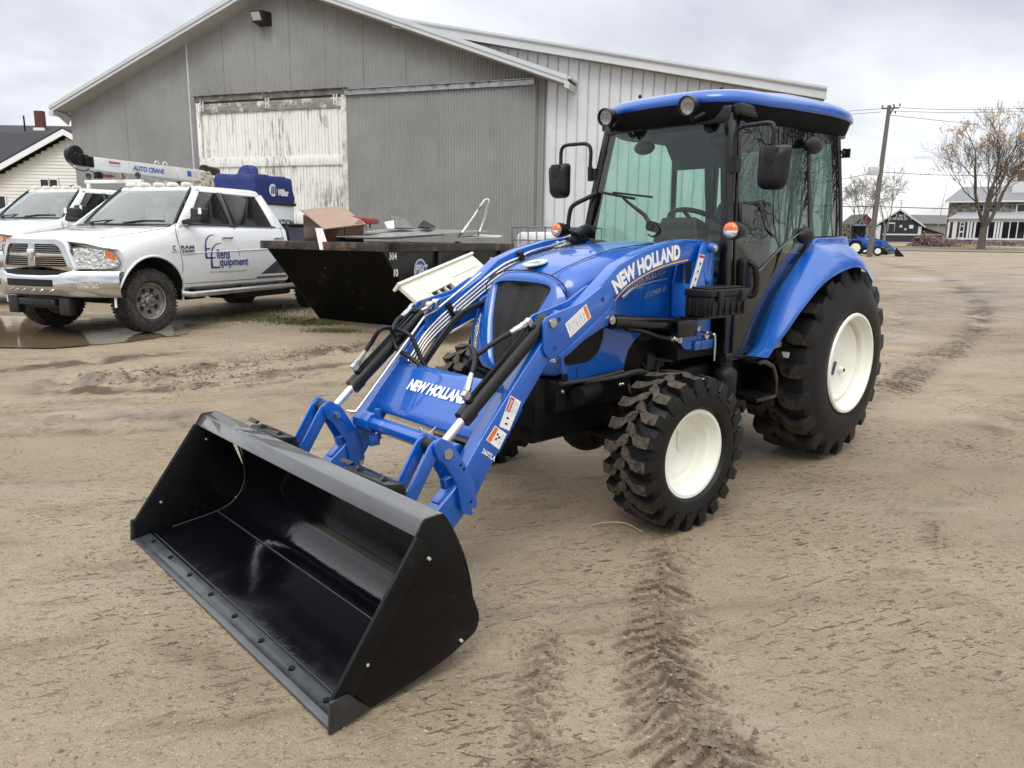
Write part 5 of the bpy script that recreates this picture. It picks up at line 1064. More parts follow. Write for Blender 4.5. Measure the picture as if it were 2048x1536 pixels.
# roof, fascia, soffit
b = MB()
for sg in (1, -1):
    e0 = PK+sg*7.135; 
    for k in range(1):
        q0 = [bp(PK, 7.36, -.02), bp(e0+sg*.12, 4.72, -.02), bp(e0+sg*.12, 4.72, 18), bp(PK, 7.36, 18)]; q1 = [(p[0], p[1], p[2]-.05) for p in q0]; b.hexa(q0, q1)
b.build('roof', TRIM, BARN)
for sg in (1, -1):
    e0 = PK+sg*7.2
    b = MB()
    def rbar(o0, o1, h0, h1): 
        b.hexa([bp(PK, 7.205+h0, o0), bp(e0, 4.60+h0, o0), bp(e0, 4.60+h1, o0), bp(PK, 7.205+h1, o0)], [bp(PK, 7.205+h0, o1), bp(e0, 4.60+h0, o1), bp(e0, 4.60+h1, o1), bp(PK, 7.205+h1, o1)])
    rbar(-.03, .02, -.02, .115); rbar(-.055, -.03, .06, .15); rbar(-.045, -.03, -.03, .0)
    b.build('fascia', TRIM, BARN, smooth=20)
    b = MB(); b.hexa([bp(PK, 7.185, .02), bp(e0, 4.58, .02), bp(e0, 4.58, WO), bp(PK, 7.185, WO)], [bp(PK, 7.17, .02), bp(e0, 4.565, .02), bp(e0, 4.565, WO), bp(PK, 7.17, WO)]); b.build('soffit', SOFF, BARN)
b = MB(); b.add([bp(-14.27, 4.58, .02), bp(-14.27, 4.30, WO+.0), bp(-14.14, 4.50, WO), bp(-14.14, 4.62, .02)], [(0, 1, 2, 3)]); b.hexa([bp(-14.36, 4.50, -.05), bp(-14.20, 4.50, -.05), bp(-14.20, 4.61, -.05), bp(-14.36, 4.61, -.05)], [bp(-14.36, 4.50, 18), bp(-14.20, 4.50, 18), bp(-14.20, 4.61, 18), bp(-14.36, 4.61, 18)]); b.build('gutter', TRIM, BARN)
b = MB(); b.hexa([bp(.0, 4.52, -.08), bp(.10, 4.48, -.08), bp(.12, 4.60, -.08), bp(.02, 4.66, -.08)], [bp(.0, 4.52, 9), bp(.10, 4.48, 9), bp(.12, 4.60, 9), bp(.02, 4.66, 9)]); b.build('gutter', TRIM, BARN)
b = MB(); b.hexa([bp(-14.15, 0, WO+.03), bp(-14.15, 4.55, WO+.03), bp(-14.15, 4.55, 18), bp(-14.15, 0, 18)], [bp(-14.05, 0, WO+.03), bp(-14.05, 4.55, WO+.03), bp(-14.05, 4.55, 18), bp(-14.05, 0, 18)]); b.hexa([bp(-.56, 0, WO+.03), bp(-.56, 4.55, WO+.03), bp(-.56, 4.55, 9), bp(-.56, 0, 9)], [bp(-.66, 0, WO+.03), bp(-.66, 4.55, WO+.03), bp(-.66, 4.55, 9), bp(-.66, 0, 9)]); b.build('side_wall', GRY, BARN)
# sliding door track
b = MB()
def bar(u0, z0, u1, z1, h, o0, o1): b.hexa([bp(u0, z0, o0), bp(u1, z1, o0), bp(u1, z1+h, o0), bp(u0, z0+h, o0)], [bp(u0, z0, o1), bp(u1, z1, o1), bp(u1, z1+h, o1), bp(u0, z0+h, o1)])
bar(-5.45, 4.685, -.77, 4.685, .10, WO-.13, WO-.02); bar(-5.45, 4.79, -.77, 4.79, .012, WO-.17, WO-.02); bar(-5.45, 4.672, -.77, 4.672, .012, WO-.15, WO-.05)
b.build('door_track', GALV, BARN)
b = MB(); bar(-9.82, 4.70, -5.45, 4.70, .13, WO-.12, WO-.02); bar(-9.84, 4.835, -5.40, 4.835, .015, WO-.17, WO-.02); b.build('track_cover', M('bare_board', (.13, .12, .11), .85, 0, 0, .5, 4, .004, 50, dirt=(.36, .34, .31), dscale=5, dlo=.52, dhi=.66), BARN)
# old white board door
OD = bpy.data.objects.new('board_door', None); COL.objects.link(OD); OD.parent = BARN
b = MB(); n = 44; u0, u1 = -9.66, -5.58
for i in range(n):
    a0 = u0+(u1-u0)*i/n; a1 = u0+(u1-u0)*(i+1)/n-.008; dd = WO-.06+rnd.uniform(-.006, .006)
    b.hexa([bp(a0, .15, dd), bp(a1, .15, dd), bp(a1, 4.45, dd), bp(a0, 4.45, dd)], [bp(a0, .15, WO+.02), bp(a1, .15, WO+.02), bp(a1, 4.45, WO+.02), bp(a0, 4.45, WO+.02)])
b.build('boards', OLD, OD)
for nm, q, mt in (('top_rail', (-9.72, 4.42, -5.56, 4.42, .23), WOOD), ('mid_rail', (-9.68, 3.11, -5.56, 3.11, .22), OLD), ('low_rail', (-9.68, 1.72, -5.56, 1.72, .24), OLD), ('base_rail', (-9.68, .1, -5.56, .1, .24), OLD)):
    b = MB(); bar(*q, WO-.10, WO-.0); b.build(nm, mt, OD, bevel=.004)
b = MB(); bar(-5.56, .1, -5.42, .1, 4.60, WO-.11, WO); b.build('stile', M('stile_paint', (.55, .54, .50), .8, 0, 0, .2, 6, dirt=(.3, .28, .25), dscale=5), OD, bevel=.004)
b = MB(); bar(-9.80, .1, -9.68, .1, 4.58, WO-.105, WO); b.build('stile', OLD, OD, bevel=.004)
for u in (-9.60, -7.62, -5.70):
    b = MB(); bar(u-.06, 4.47, u-.02, 4.47, .24, WO-.125, WO-.10); bar(u+.02, 4.47, u+.06, 4.47, .24, WO-.125, WO-.10); bar(u-.06, 4.56, u+.06, 4.56, .05, WO-.12, WO-.10); b.build('door_hanger', TRIM, OD)
# big grey sliding leaf
corr(-5.42, -.74, lambda u: .2, lambda u: 4.70, WO-.085, .0735, .0155, 6, 'sliding_leaf', GRYD, BARN)
b = MB()
for row_z in (3.75, 3.05, 2.35, 1.6, .9):
    for i in range(21): p = bp(-5.3+i*.22, row_z, WO-.10); b.box(p, (.012, .012, .012))
for row_z in (5.0, 5.45, 5.9, 6.35):
    for i in range(60):
        u = -13.9+i*.235
        if rk(u) > row_z+.1: b.box(bp(u, row_z, WO-.03), (.012, .012, .012))
b.build('screw_head', M('screw_grey', (.16, .16, .15), .5), BARN)
FL = bpy.data.objects.new('flood_light', None); COL.objects.link(FL); FL.parent = BARN
b = MB(); b.hexa([bp(-7.80, 6.40, .16), bp(-7.46, 6.40, .16), bp(-7.46, 6.62, .05), bp(-7.80, 6.62, .05)], [bp(-7.80, 6.36, WO-.02), bp(-7.46, 6.36, WO-.02), bp(-7.46, 6.66, WO-.02), bp(-7.80, 6.66, WO-.02)]); b.build('housing', TBLK, FL, bevel=.01)
b = MB(); b.add([bp(-7.77, 6.425, .135), bp(-7.53, 6.425, .135), bp(-7.53, 6.59, .055), bp(-7.77, 6.59, .055)], [(0, 1, 2, 3)]); b.build('lens', M('flood_lens', (.5, .5, .48), .2, .3, .5, .3, 60), FL, smooth=0)
# white metal building behind and to the right, same facing, low-pitched roof
WB_ = thing('metal_building', 'long white ribbed metal building with a low sloping roof behind the grey barn', 'building')
wo = .20
def wr(u): return 6.36-(u+4.83)*.2105
def rib(q): return 1.0 if q < .10 else (0 if q > .16 else .5)*1.0
corr(-6.5, 4.97, lambda u: -.2, lambda u: wr(u)-.16, wo+.30, .2286, .020, 12, 'wall', WMET, WB_, shape=lambda q: (1 if .02 < q < .10 else (.25 if (.40 < q < .46 or .68 < q < .74) else 0)))
b = MB()
for i in range(50):
    u = -6.5+.2286*i+.0; z1 = wr(u)-.16
    b.add([bp(u+.028, -.2, wo+.282), bp(u+.035, -.2, wo+.282), bp(u+.035, z1, wo+.282), bp(u+.028, z1, wo+.282)], [(0, 1, 2, 3)])
b.build('rib_shade_line', M('rib_shade', (.25, .26, .27), .6), WB_, smooth=0)  # dark strip beside every rib, its shade painted on
b = MB(); b.hexa([bp(-4.1, wr(-4.1)+.03, wo-.05), bp(5.06, wr(5.06)+.03, wo-.05), bp(5.06, wr(5.06)+.0, wo-.05), bp(-4.1, wr(-4.1), wo-.05)], [bp(-4.1, wr(-4.1)+.03, 24), bp(5.06, wr(5.06)+.03, 24), bp(5.06, wr(5.06), 24), bp(-4.1, wr(-4.1), 24)]); b.build('roof', TRIM, WB_)
b = MB()
for h0, h1, o0 in ((-.16, -.02, .0), (-.02, .05, -.035), (-.18, -.15, -.02)):
    b.hexa([bp(-4.1, wr(-4.1)+h0, wo+o0), bp(5.06, wr(5.06)+h0, wo+o0), bp(5.06, wr(5.06)+h1, wo+o0), bp(-4.1, wr(-4.1)+h1, wo+o0)], [bp(-4.1, wr(-4.1)+h0, wo+.03), bp(5.06, wr(5.06)+h0, wo+.03), bp(5.06, wr(5.06)+h1, wo+.03), bp(-4.1, wr(-4.1)+h1, wo+.03)])
b.build('fascia', TRIM, WB_, smooth=20)
b = MB(); b.hexa([bp(-4.1, wr(-4.1)-.165, wo+.03), bp(5.04, wr(5.04)-.165, wo+.03), bp(5.04, wr(5.04)-.165, wo+.32), bp(-4.1, wr(-4.1)-.165, wo+.32)], [bp(-4.1, wr(-4.1)-.15, wo+.03), bp(5.04, wr(5.04)-.15, wo+.03), bp(5.04, wr(5.04)-.15, wo+.32), bp(-4.1, wr(-4.1)-.15, wo+.32)]); b.build('soffit', M('soffit_brown', (.30, .275, .24), .8, 0, 0, .2, 5), WB_)
b = MB(); b.hexa([bp(4.95, -.2, wo+.31), bp(4.95, 4.2, wo+.31), bp(4.95, 4.2, 24), bp(4.95, -.2, 24)], [bp(4.85, -.2, wo+.31), bp(4.85, 4.2, wo+.31), bp(4.85, 4.2, 24), bp(4.85, -.2, 24)]); b.build('side_wall', WMET, WB_)
b = MB(); b.hexa([bp(4.92, -.2, wo+.25), bp(5.01, -.2, wo+.25), bp(5.01, 4.2, wo+.25), bp(4.92, 4.2, wo+.25)], [bp(4.92, -.2, wo+.4), bp(5.01, -.2, wo+.4), bp(5.01, 4.2, wo+.4), bp(4.92, 4.2, wo+.4)]); b.build('corner_trim', TRIM, WB_)
# ------------------------------------------------------------------ dumpster and its load
DTH = math.atan2(.872, .49); DB = (-1.657, 9.476); DZ = .14
def dw(x, y, z): return (DB[0]+x*math.cos(DTH)-y*math.sin(DTH), DB[1]+x*math.sin(DTH)+y*math.cos(DTH), DZ+z)
DL, DW_, DH = 3.22, 2.06, 1.205
DBLK = M('dumpster_black', (.0055, .0055, .0055), .42, 0, 0, .3, 3, dirt=(.016, .014, .013), dscale=3.5, dlo=.60, dhi=.80)
RUST = M('rusty_rim', (.022, .020, .019), .55, 0, 0, .5, 5, .003, 40, dirt=(.16, .085, .045), dscale=5.5, dlo=.50, dhi=.66)
DM = thing('dumpster', 'black steel dumpster with a sloping front, numbers 304 and 10 and a heap of scrap', 'dumpster', (DB[0], DB[1], DZ), DTH)
sp = [(0, 1.10), (DL, 1.10), (DL, 0), (1.0, 0)]
def scratched():
    m, t, b = nt('scratched_black')
    n1 = noise(t, 1.6, 10, .75, stretch=(1, 3.5, 1)); n2 = noise(t, 3.2, 8, .7)
    r = ramp(t, n1.outputs[0], ((.60, (.0055, .0055, .0055)), (.67, (.022, .017, .013)), (.76, (.10, .05, .027)))); r2 = ramp(t, n2.outputs[0], ((.60, (0, 0, 0)), (.66, (1, 1, 1))))
    t.links.new(mixc(t, r2.outputs[0], r.outputs[0], (.035, .032, .03)), b.inputs['Base Color']); b.inputs['Roughness'].default_value = .5; b.inputs['Specular IOR Level'].default_value = .08; bump(t, b, n2.outputs[0], .006); return m
b = MB(); b.hexa([(0, .02, 1.10), (0, DW_-.02, 1.10), (1.0, DW_-.02, 0), (1.0, .02, 0)], [(.05, .02, 1.10), (.05, DW_-.02, 1.10), (1.05, DW_-.02, 0), (1.05, .02, 0)]); b.build('front_panel', scratched(), DM)
for y0 in (0, DW_-.05): b = MB(); b.ext(sp, y0, y0+.05); b.build('side_panel', DBLK, DM)
b = MB(); b.bb((DL-.05, .05, 0), (DL, DW_-.05, 1.10)); b.bb((1.0, .05, .0), (DL, DW_-.05, .06)); b.build('rear_panel', DBLK, DM)
b = MB(); b.bb((-.07, -.06, 1.095), (.06, DW_+.06, DH)); b.bb((.06, -.06, 1.095), (DL+.06, .06, DH)); b.bb((.06, DW_-.06, 1.095), (DL+.06, DW_+.06, DH)); b.bb((DL-.06, .06, 1.095), (DL+.06, DW_-.06, DH)); b.build('rim', RUST, DM, bevel=.008)
for x in (1.18, 2.02, 2.9): b = MB(); b.bb((x-.035, -.05, .0), (x+.035, -.002, 1.095)); b.build('side_rib', DBLK, DM, bevel=.008)
b = MB(); b.tube([(DL-.15, -.05, .98), (DL-.15, -.12, .98), (DL-.05, -.14, .96)], .022, 8); b.box((1.25, -.055, .78), (.10, .05, .10)); b.build('tie_hook', DBLK, DM)
sidep = lambda x, z, dz=0: (lambda u, v: (x+u, -.008, z+v))
def sxz(px, py): q = at_plane(px, py, (DB[0], DB[1], 0), (math.sin(DTH), -math.cos(DTH), 0)); return (q.x-DB[0])*math.cos(DTH)+(q.y-DB[1])*math.sin(DTH), q.z-DZ
b = MB(); text_on(b, '304', sidep(*sxz(785, 512)), .10, .03, 0, .82); text_on(b, '10', sidep(*sxz(791, 545.5)), .10, .03, 0, .82); b.build('number', WHT, DM, smooth=0)
b = MB(); q = [(.78+.145*math.cos(a), -.006, .83+.165*math.sin(a)) for a in [2*math.pi*k/26 for k in range(26)]]; b.add(q, [tuple(range(26))], 0); q = [(.78+.125*math.cos(a), -.0075, .83+.145*math.sin(a)) for a in [2*math.pi*k/26 for k in range(26)]]; b.add(q, [tuple(range(26))], 1)
text_on(b, 'FSC', lambda u, v: (.80+u+v*.25, -.0095, .86+v), .12, .05, 0, .8, width=.27, mi=0); b.build('logo', [M('logo_pale', (.55, .57, .66), .4), M('logo_mid_blue', (.05, .08, .32), .4)], DM, smooth=0)
b = MB(); b.bb((2.60, -.006, .62), (2.72, -.003, .99), 0); b.bb((2.61, -.008, .88), (2.71, -.0065, .97), 1)
for k in range(4): b.bb((2.63, -.008, .64+.055*k), (2.69, -.0065, .665+.055*k), 1)
b.bb((2.80, -.006, .85), (2.87, -.003, .98), 0); b.build('sticker', [DEC, INK], DM, smooth=0)
# scrap
SCR = M('scrap_dark', (.03, .027, .025), .6, .3, 0, .6, 4, .01, 20, dirt=(.12, .08, .05), dscale=4, dlo=.5, dhi=.62)
b = MB(); rs = random.Random(5)
for i in range(60):
    b.box((rs.uniform(.5, 3.0), rs.uniform(.2, 1.85), rs.uniform(.85, 1.16)), (rs.uniform(.05, .7), rs.uniform(.03, .3), rs.uniform(.02, .12)), Matrix.Rotation(rs.uniform(0, 3), 3, 'Z') @ Matrix.Rotation(rs.uniform(-.4, .4), 3, 'X'))
o = b.build('scrap_heap', SCR, None); o.location = (DB[0], DB[1], DZ); o.rotation_euler = (0, 0, DTH); tag(o, 'dark heap of broken metal scrap filling the black dumpster', 'scrap'); struct(o, 'stuff')
def dthing(nm, lab, cat, x, y, z, rz=0): return thing(nm, lab, cat, dw(x, y, z), DTH+rz)
BRN = M('brown_laminate', (.075, .032, .022), .45, 0, .2, .25, 2)
c = dthing('cabinet', 'brown cabinet with a pale tan top lying in the dumpster beside the pickup', 'cabinet', .58, 1.36, .98, R(-22)); c.rotation_euler = (R(20), R(-10), DTH+R(-20))
b = MB(); b.bb((-.30, -.30, 0), (.30, .30, .58)); b.build('carcass', BRN, c, bevel=.004)
b = MB(); b.loft([[(-.32, -.32, .585), (.32, -.32, .555), (.32, .32, .595), (-.32, .32, .625)], [(-.32, -.32, .60), (.32, -.32, .57), (.32, .32, .61), (-.32, .32, .64)]], True, True); b.build('top_board', M('tan_board', (.30, .20, .15), .7, 0, 0, .15, 4), c)
b = MB(); b.bb((-.006, -.304, .02), (.006, -.301, .56)); b.build('door_gap', DARK, c)
b = MB(); b.add([(-.42, -.36, .08), (-.30, -.40, .08), (-.36, -.33, .36), (-.45, -.31, .36)], [(0, 1, 2, 3)]); b.add([(-.42, -.362, .08), (-.30, -.402, .08), (-.36, -.332, .36), (-.45, -.312, .36)], [(3, 2, 1, 0)])
o = b.build('paper_sheet', WHT, None, smooth=0); o.location = dw(.42, 1.15, 1.02); o.rotation_euler = (0, 0, DTH+R(-22)); tag(o, 'crumpled white paper sheet against the brown cabinet', 'paper')
BX = at_depth(703, 455, 10.9)
c = thing('blue_box', 'bright blue carton with white lettering behind the red seat in the dumpster', 'box', (BX.x, BX.y, 1.16), R(-15))
b = MB(); b.bb((-.09, -.08, 0), (.10, .10, .34)); b.build('carton', M('carton_blue', (.02, .05, .32), .5), c, bevel=.004); b = MB(); text_on(b, 'BOX' if False else 'ooo', lambda u, v: (u, -.083, .17+v), .06, .03, 0, 1, width=.14); b.build('print', WHT, c, smooth=0)
SX = at_depth(727, 440, 10.7)
c = thing('chair_seat', 'torn red padded seat with black bent arms on top of the scrap', 'chair', (SX.x, SX.y, SX.z-.08), R(-12))
b = MB(); b.ext(fillet([(-.17, .05), (.17, .02), (.18, .10), (-.15, .14)], .03), -.16, .16); b.build('cushion', M('red_vinyl', (.22, .02, .025), .5, 0, .2, .25, 9), c, bevel=.02, seg=3)
b = MB()
for i in range(26): x = rs.uniform(-.12, .17); b.tube([(x, -.14, .04), (x+rs.uniform(-.03, .03), -.15, rs.uniform(-.07, 0))], .006, 4)
b.build('torn_lining', DARK, c)
b = MB()
for k in (0, .07): b.tube(smoothpath([(-.05, -.12+k, .05), (-.22, -.13+k, .04), (-.28-k, -.13, -.04), (-.27-k, -.13, -.20), (-.20-k, -.13, -.24)], 4), .014, 8)
b.build('arm', BLKM, c, smooth=60)
def sheet(nm, lab, cat, pts, mt, th=.02, bev=0):
    n_ = (Vector(pts[1])-Vector(pts[0])).cross(Vector(pts[2])-Vector(pts[0])).normalized()*th
    cc_ = sum((Vector(p) for p in pts), Vector())/len(pts); q = MB(); q.hexa([Vector(p)-cc_ for p in pts], [Vector(p)-cc_+n_ for p in pts]); o = q.build(nm, mt, None, bevel=bev); o.location = cc_; tag(o, lab, cat); return o
A_ = lambda x, y, d: at_depth(x, y, d)
sheet('scrap_panel', 'grey speckled panel standing up out of the scrap', 'panel', [A_(786, 458, 11.2), A_(826, 458, 11.4), A_(808, 438, 11.7), A_(780, 431, 11.5)], M('speckled_grey', (.13, .125, .12), .6, 0, 0, .5, 30))
sheet('white_board', 'small white curled board beside the speckled grey panel', 'board', [A_(775, 457, 11.0), A_(788, 458, 11.1), A_(787, 442, 11.3), A_(769, 445, 11.2)], WHT, .01)
sheet('dark_panel', 'black glossy panel tilted above the scrap heap', 'panel', [A_(836, 456, 11.5), A_(858, 458, 11.4), A_(871, 455, 11.9), A_(847, 442, 12.0)], BLKG, .02)
sheet('sheet_metal', 'long pale sheet of metal lying across the dumpster', 'sheet metal', [A_(672, 474, 10.2), A_(760, 476, 10.0), A_(985, 463, 12.2), A_(775, 458, 11.6)], M('pale_sheet', (.42, .42, .41), .35, .7, 0, .2, 5), .012)
sheet('sheet_metal', 'narrow bent white strip of metal on the far end of the scrap', 'sheet metal', [A_(905, 477, 11.4), A_(1000, 475, 12.2), A_(1006, 472, 12.6), A_(960, 470, 12.4)], M('strip_white', (.6, .6, .6), .4, .3), .01)
sheet('dark_panel', 'dark flat panel lying under the pale sheet of metal', 'panel', [A_(690, 477, 10.0), A_(780, 479, 9.9), A_(890, 470, 11.4), A_(800, 462, 11.4)], M('rusty_dark', (.03, .024, .02), .5, .3, 0, .5, 5, dirt=(.09, .05, .03), dscale=6), .015)
b = MB(); b.tube(smoothpath([A_(918, 474, 11.6), A_(945, 437, 11.8), A_(966, 405, 12.0), A_(974, 399, 12.1), A_(977, 406, 12.1), A_(968, 440, 12.1), A_(955, 476, 12.0)], 5), .022, 8); o = b.build('bent_pipe', M('pipe_bright', (.55, .55, .53), .3, .8, 0, .3, 4, dirt=(.1, .1, .1), dscale=3), None, smooth=60); tag(o, 'bright bent metal pipe sticking up out of the dumpster', 'pipe')
# cream door leaning on the side of the dumpster
DR = thing('door', 'old cream door with three small panes leaning on its side against the dumpster', 'door', (0, 0, 0))
P1, P2 = Vector(A_(799, 572, 8.9)), Vector(A_(944, 510, 10.9)); ex = (P2-P1).normalized(); dn = (Vector(A_(824, 606, 8.75))-P1); dn = (dn-ex*dn.dot(ex)).normalized(); nz = ex.cross(dn).normalized(); nz = nz if nz.y < 0 else -nz; LD = (P2-P1).length
DR.location = P1
def dp(u, v, w): return ex*u+dn*v+nz*w
DRM = M('door_cream', (.66, .64, .55), .5, 0, 0, .06, 4, dirt=(.4, .36, .28), dscale=6, dlo=.6, dhi=.8)
def dbox(q, u0, u1, v0, v1, w0, w1): q.hexa([dp(u0, v0, w0), dp(u1, v0, w0), dp(u1, v1, w0), dp(u0, v1, w0)], [dp(u0, v0, w1), dp(u1, v0, w1), dp(u1, v1, w1), dp(u0, v1, w1)])
b = MB(); dbox(b, 0, .38, 0, .82, -.045, 0); dbox(b, .38, .98, 0, .26, -.045, 0); dbox(b, .38, .98, .48, .82, -.045, 0); dbox(b, .98, LD, 0, .82, -.045, 0); b.build('slab', DRM, DR)
b = MB(); dbox(b, .58, .605, .26, .48, -.03, .004); dbox(b, .78, .805, .26, .48, -.03, .004)
for q in ((.34, 1.02, .235, .262), (.34, 1.02, .478, .505), (.34, .385, .26, .48), (.975, 1.02, .26, .48)): dbox(b, *q, 0, .012)
for u0, u1 in ((1.15, LD-.16),): 
    for q in ((u0, u1, .18, .195), (u0, u1, .60, .615), (u0, u0+.015, .195, .60), (u1-.015, u1, .195, .60)): dbox(b, *q, 0, .010)
dbox(b, -.03, LD+.03, -.035, -.0, -.09, .03); b.build('moulding', DRM, DR)
b = MB(); dbox(b, .38, .98, .26, .48, -.044, -.034); b.build('pane', TDK, DR)
b = MB(); dbox(b, .05, LD*.98, .825, .835, -.05, -.0); b.build('edge_trim', DRM, DR)
for nm, lab, cat, pts, mt, th in (('board', 'short reddish board lying on the ground at the foot of the dumpster', 'board', [(602, 629, 10.9), (628, 625, 11.2), (632, 627, 11.1), (606, 631, 10.8)], M('board_red', (.16, .09, .07), .8), .03),
    ('plywood', 'brown sheet of plywood on the mud beyond the tractor grille', 'plywood', [(915, 652, 7.9), (968, 662, 7.6), (985, 640, 8.2), (940, 630, 8.5)], M('plywood_brown', (.22, .15, .10), .8, 0, 0, .25, 6), .02)):
    P_ = [Vector(A_(*p)) for p in pts]; 
    for p in P_: p.z = gz(p.y)+.03
    sheet(nm, lab, cat, P_, mt, th)
# IBC tote on a low wooden crate
TP = at_depth(1113, 470, 13.2); tz = gz(13.2)
CRT = thing('wooden_crate', 'weathered wooden crate under the white liquid tote', 'crate', (TP.x, TP.y, tz), R(33))
b = MB()
for z in (.02, .14, .26): 
    for sg in (1, -1): b.box((0, sg*.48, z), (1.3, .03, .10)); b.box((sg*.60, 0, z), (.03, 1.0, .10))
for x in (-.6, 0, .6): b.box((x, 0, .15), (.09, .98, .29))
b.build('slats', M('crate_wood', (.24, .17, .10), .85, 0, 0, .3, 6), CRT); b = MB(); b.bb((-.66, -.52, .30), (.66, .52, .33)); b.build('deck', M('crate_wood'), CRT)
IB = thing('liquid_tote', 'white plastic liquid tote in a grey steel cage beyond the dumpster', 'tote', (TP.x, TP.y, tz+.33), R(33))
b = MB(); b.bb((-.56, -.46, .08), (.56, .46, 1.02)); b.build('bottle', M('tote_white', (.74, .75, .74), .35, 0, 0, .03, 3), IB, bevel=.09, seg=4); b = MB(); b.cyl((0, 0, 1.01), (0, 0, 1.06), .09, n=18); b.build('cap', WHT, IB)
b = MB()
for z in (.10, .36, .62, .88, 1.10): b.tube([(-.60, -.50, z), (.60, -.50, z), (.60, .50, z), (-.60, .50, z), (-.60, -.50, z)], .013, 6)
for i in range(6):
    for sg in (1, -1): b.tube([(-.6+.24*i, sg*.50, .05), (-.6+.24*i, sg*.50, 1.10)], .012, 6)
for i in range(5):
    for sg in (1, -1): b.tube([(sg*.60, -.5+.25*i, .05), (sg*.60, -.5+.25*i, 1.10)], .012, 6)
b.tube([(-.6, -.15, 1.10), (.6, -.15, 1.10)], .013, 6); b.tube([(-.6, .2, 1.10), (.6, .2, 1.10)], .013, 6); b.build('cage', GALV, IB, smooth=60)
b = MB(); b.bb((-.6, -.5, 0), (.6, .5, .05)); b.build('skid', GALV, IB)
# ------------------------------------------------------------------ house on the left
HS = thing('house', 'cream sided house with a dark shingle roof and brick chimney behind the trucks', 'house')
SID = M('cream_siding', (.70, .69, .63), .6, 0, 0, .04, 1); SHG = M('dark_shingles', (.030, .030, .034), .9, 0, 0, .45, 7, .01, 25); WTR = M('white_trim', (.76, .77, .78), .5, 0, 0, .03)
D0 = 27.0; ap = A_(137, 264, D0); sl = .52
def hz(x): return ap.z-abs(x-ap.x)*sl-.12
b = MB(); z = -.5; lap = .115
while z < ap.z:
    hwid = (ap.z-.12-z-lap)/sl if z > 1.2 else 99
    xl, xr = max(-24, ap.x-hwid), min(ap.x+hwid, -13.0)
    if xr > xl: b.hexa([(xl, D0-.022, z), (xr, D0-.022, z), (xr, D0-.002, z+lap), (xl, D0-.002, z+lap)], [(xl, D0+.03, z), (xr, D0+.03, z), (xr, D0+.03, z+lap), (xl, D0+.03, z+lap)])
    z += lap
b.build('siding', SID, HS, smooth=0)
b = MB(); b.add([(-24, D0+.1, -.5), (-13, D0+.1, -.5), (-13, D0+.1, hz(-13)), (ap.x, D0+.1, hz(ap.x)), (-24, D0+.1, hz(-24))], [(0, 1, 2, 3, 4)]); b.build('wall', SID, HS, smooth=0)
b = MB()
for sg, xe in ((-1, -24.5), (1, -12.8)):
    ze = ap.z-abs(xe-ap.x)*sl; b.hexa([(ap.x, D0-.35, ap.z-.14), (xe, D0-.35, ze-.14), (xe, D0-.35, ze+.06), (ap.x, D0-.35, ap.z+.06)], [(ap.x, D0-.30, ap.z-.14), (xe, D0-.30, ze-.14), (xe, D0-.30, ze+.06), (ap.x, D0-.30, ap.z+.06)])
b.build('rake_board', WTR, HS)
b = MB()
for sg, xe in ((-1, -24.5), (1, -12.8)):
    ze = ap.z-abs(xe-ap.x)*sl; b.hexa([(ap.x, D0-.36, ap.z+.07), (xe, D0-.36, ze+.07), (xe, D0+6, ze+.07), (ap.x, D0+6, ap.z+.07)], [(ap.x, D0-.36, ap.z+.11), (xe, D0-.36, ze+.11), (xe, D0+6, ze+.11), (ap.x, D0+6, ap.z+.11)])
r1, r2 = A_(60, 266, 33), A_(60, 251, 37)
b.hexa([(-34, 29.0, 3.0), (-13.6, 29.0, 3.0), (-14.6, 33, r1.z), (-34, 33, r1.z)], [(-34, 29.0, 2.9), (-13.6, 29.0, 2.9), (-14.6, 33, r1.z-.1), (-34, 33, r1.z-.1)])
b.hexa([(-36, 33.0, r1.z-.4), (-14.5, 33.0, r1.z-.4), (-15.5, 37, r2.z), (-36, 37, r2.z)], [(-36, 33.0, r1.z-.5), (-14.5, 33, r1.z-.5), (-15.5, 37, r2.z-.1), (-36, 37, r2.z-.1)])
roof = b.build('roof', SHG, HS)
c0 = A_(81, 247, 36); b = MB(); b.box((c0.x, 36, c0.z-.15), (.38, .25, 1.4)); ch = b.build('chimney', M('brick_red', (.10, .035, .028), .85, 0, 0, .4, 12), roof); b = MB(); b.box((c0.x, 35.86, c0.z-.28), (.50, .1, .14)); b.build('chimney_flashing', WTR, ch); b = MB(); b.tube([(c0.x-.5, 35.6, c0.z-.5), (c0.x-.5, 35.6, c0.z+.28)], .04, 6); b.build('vent_pipe', DARK, roof)
for i, px in enumerate((90, 108)):
    w0 = A_(px, 366, D0-.03); b = MB(); b.box((w0.x, D0-.03, w0.z-.12), (.34, .06, .56)); wf = b.build('window', WTR, HS); b = MB(); b.box((w0.x, D0-.065, w0.z-.12), (.25, .02, .46)); b.build('pane', TDK, wf)
w0 = A_(4, 405, D0-.03); b = MB(); b.box((w0.x, D0-.03, w0.z), (.34, .06, .5)); wf = b.build('window', WTR, HS); b = MB(); b.box((w0.x, D0-.065, w0.z), (.26, .02, .42)); b.build('pane', TDK, wf)
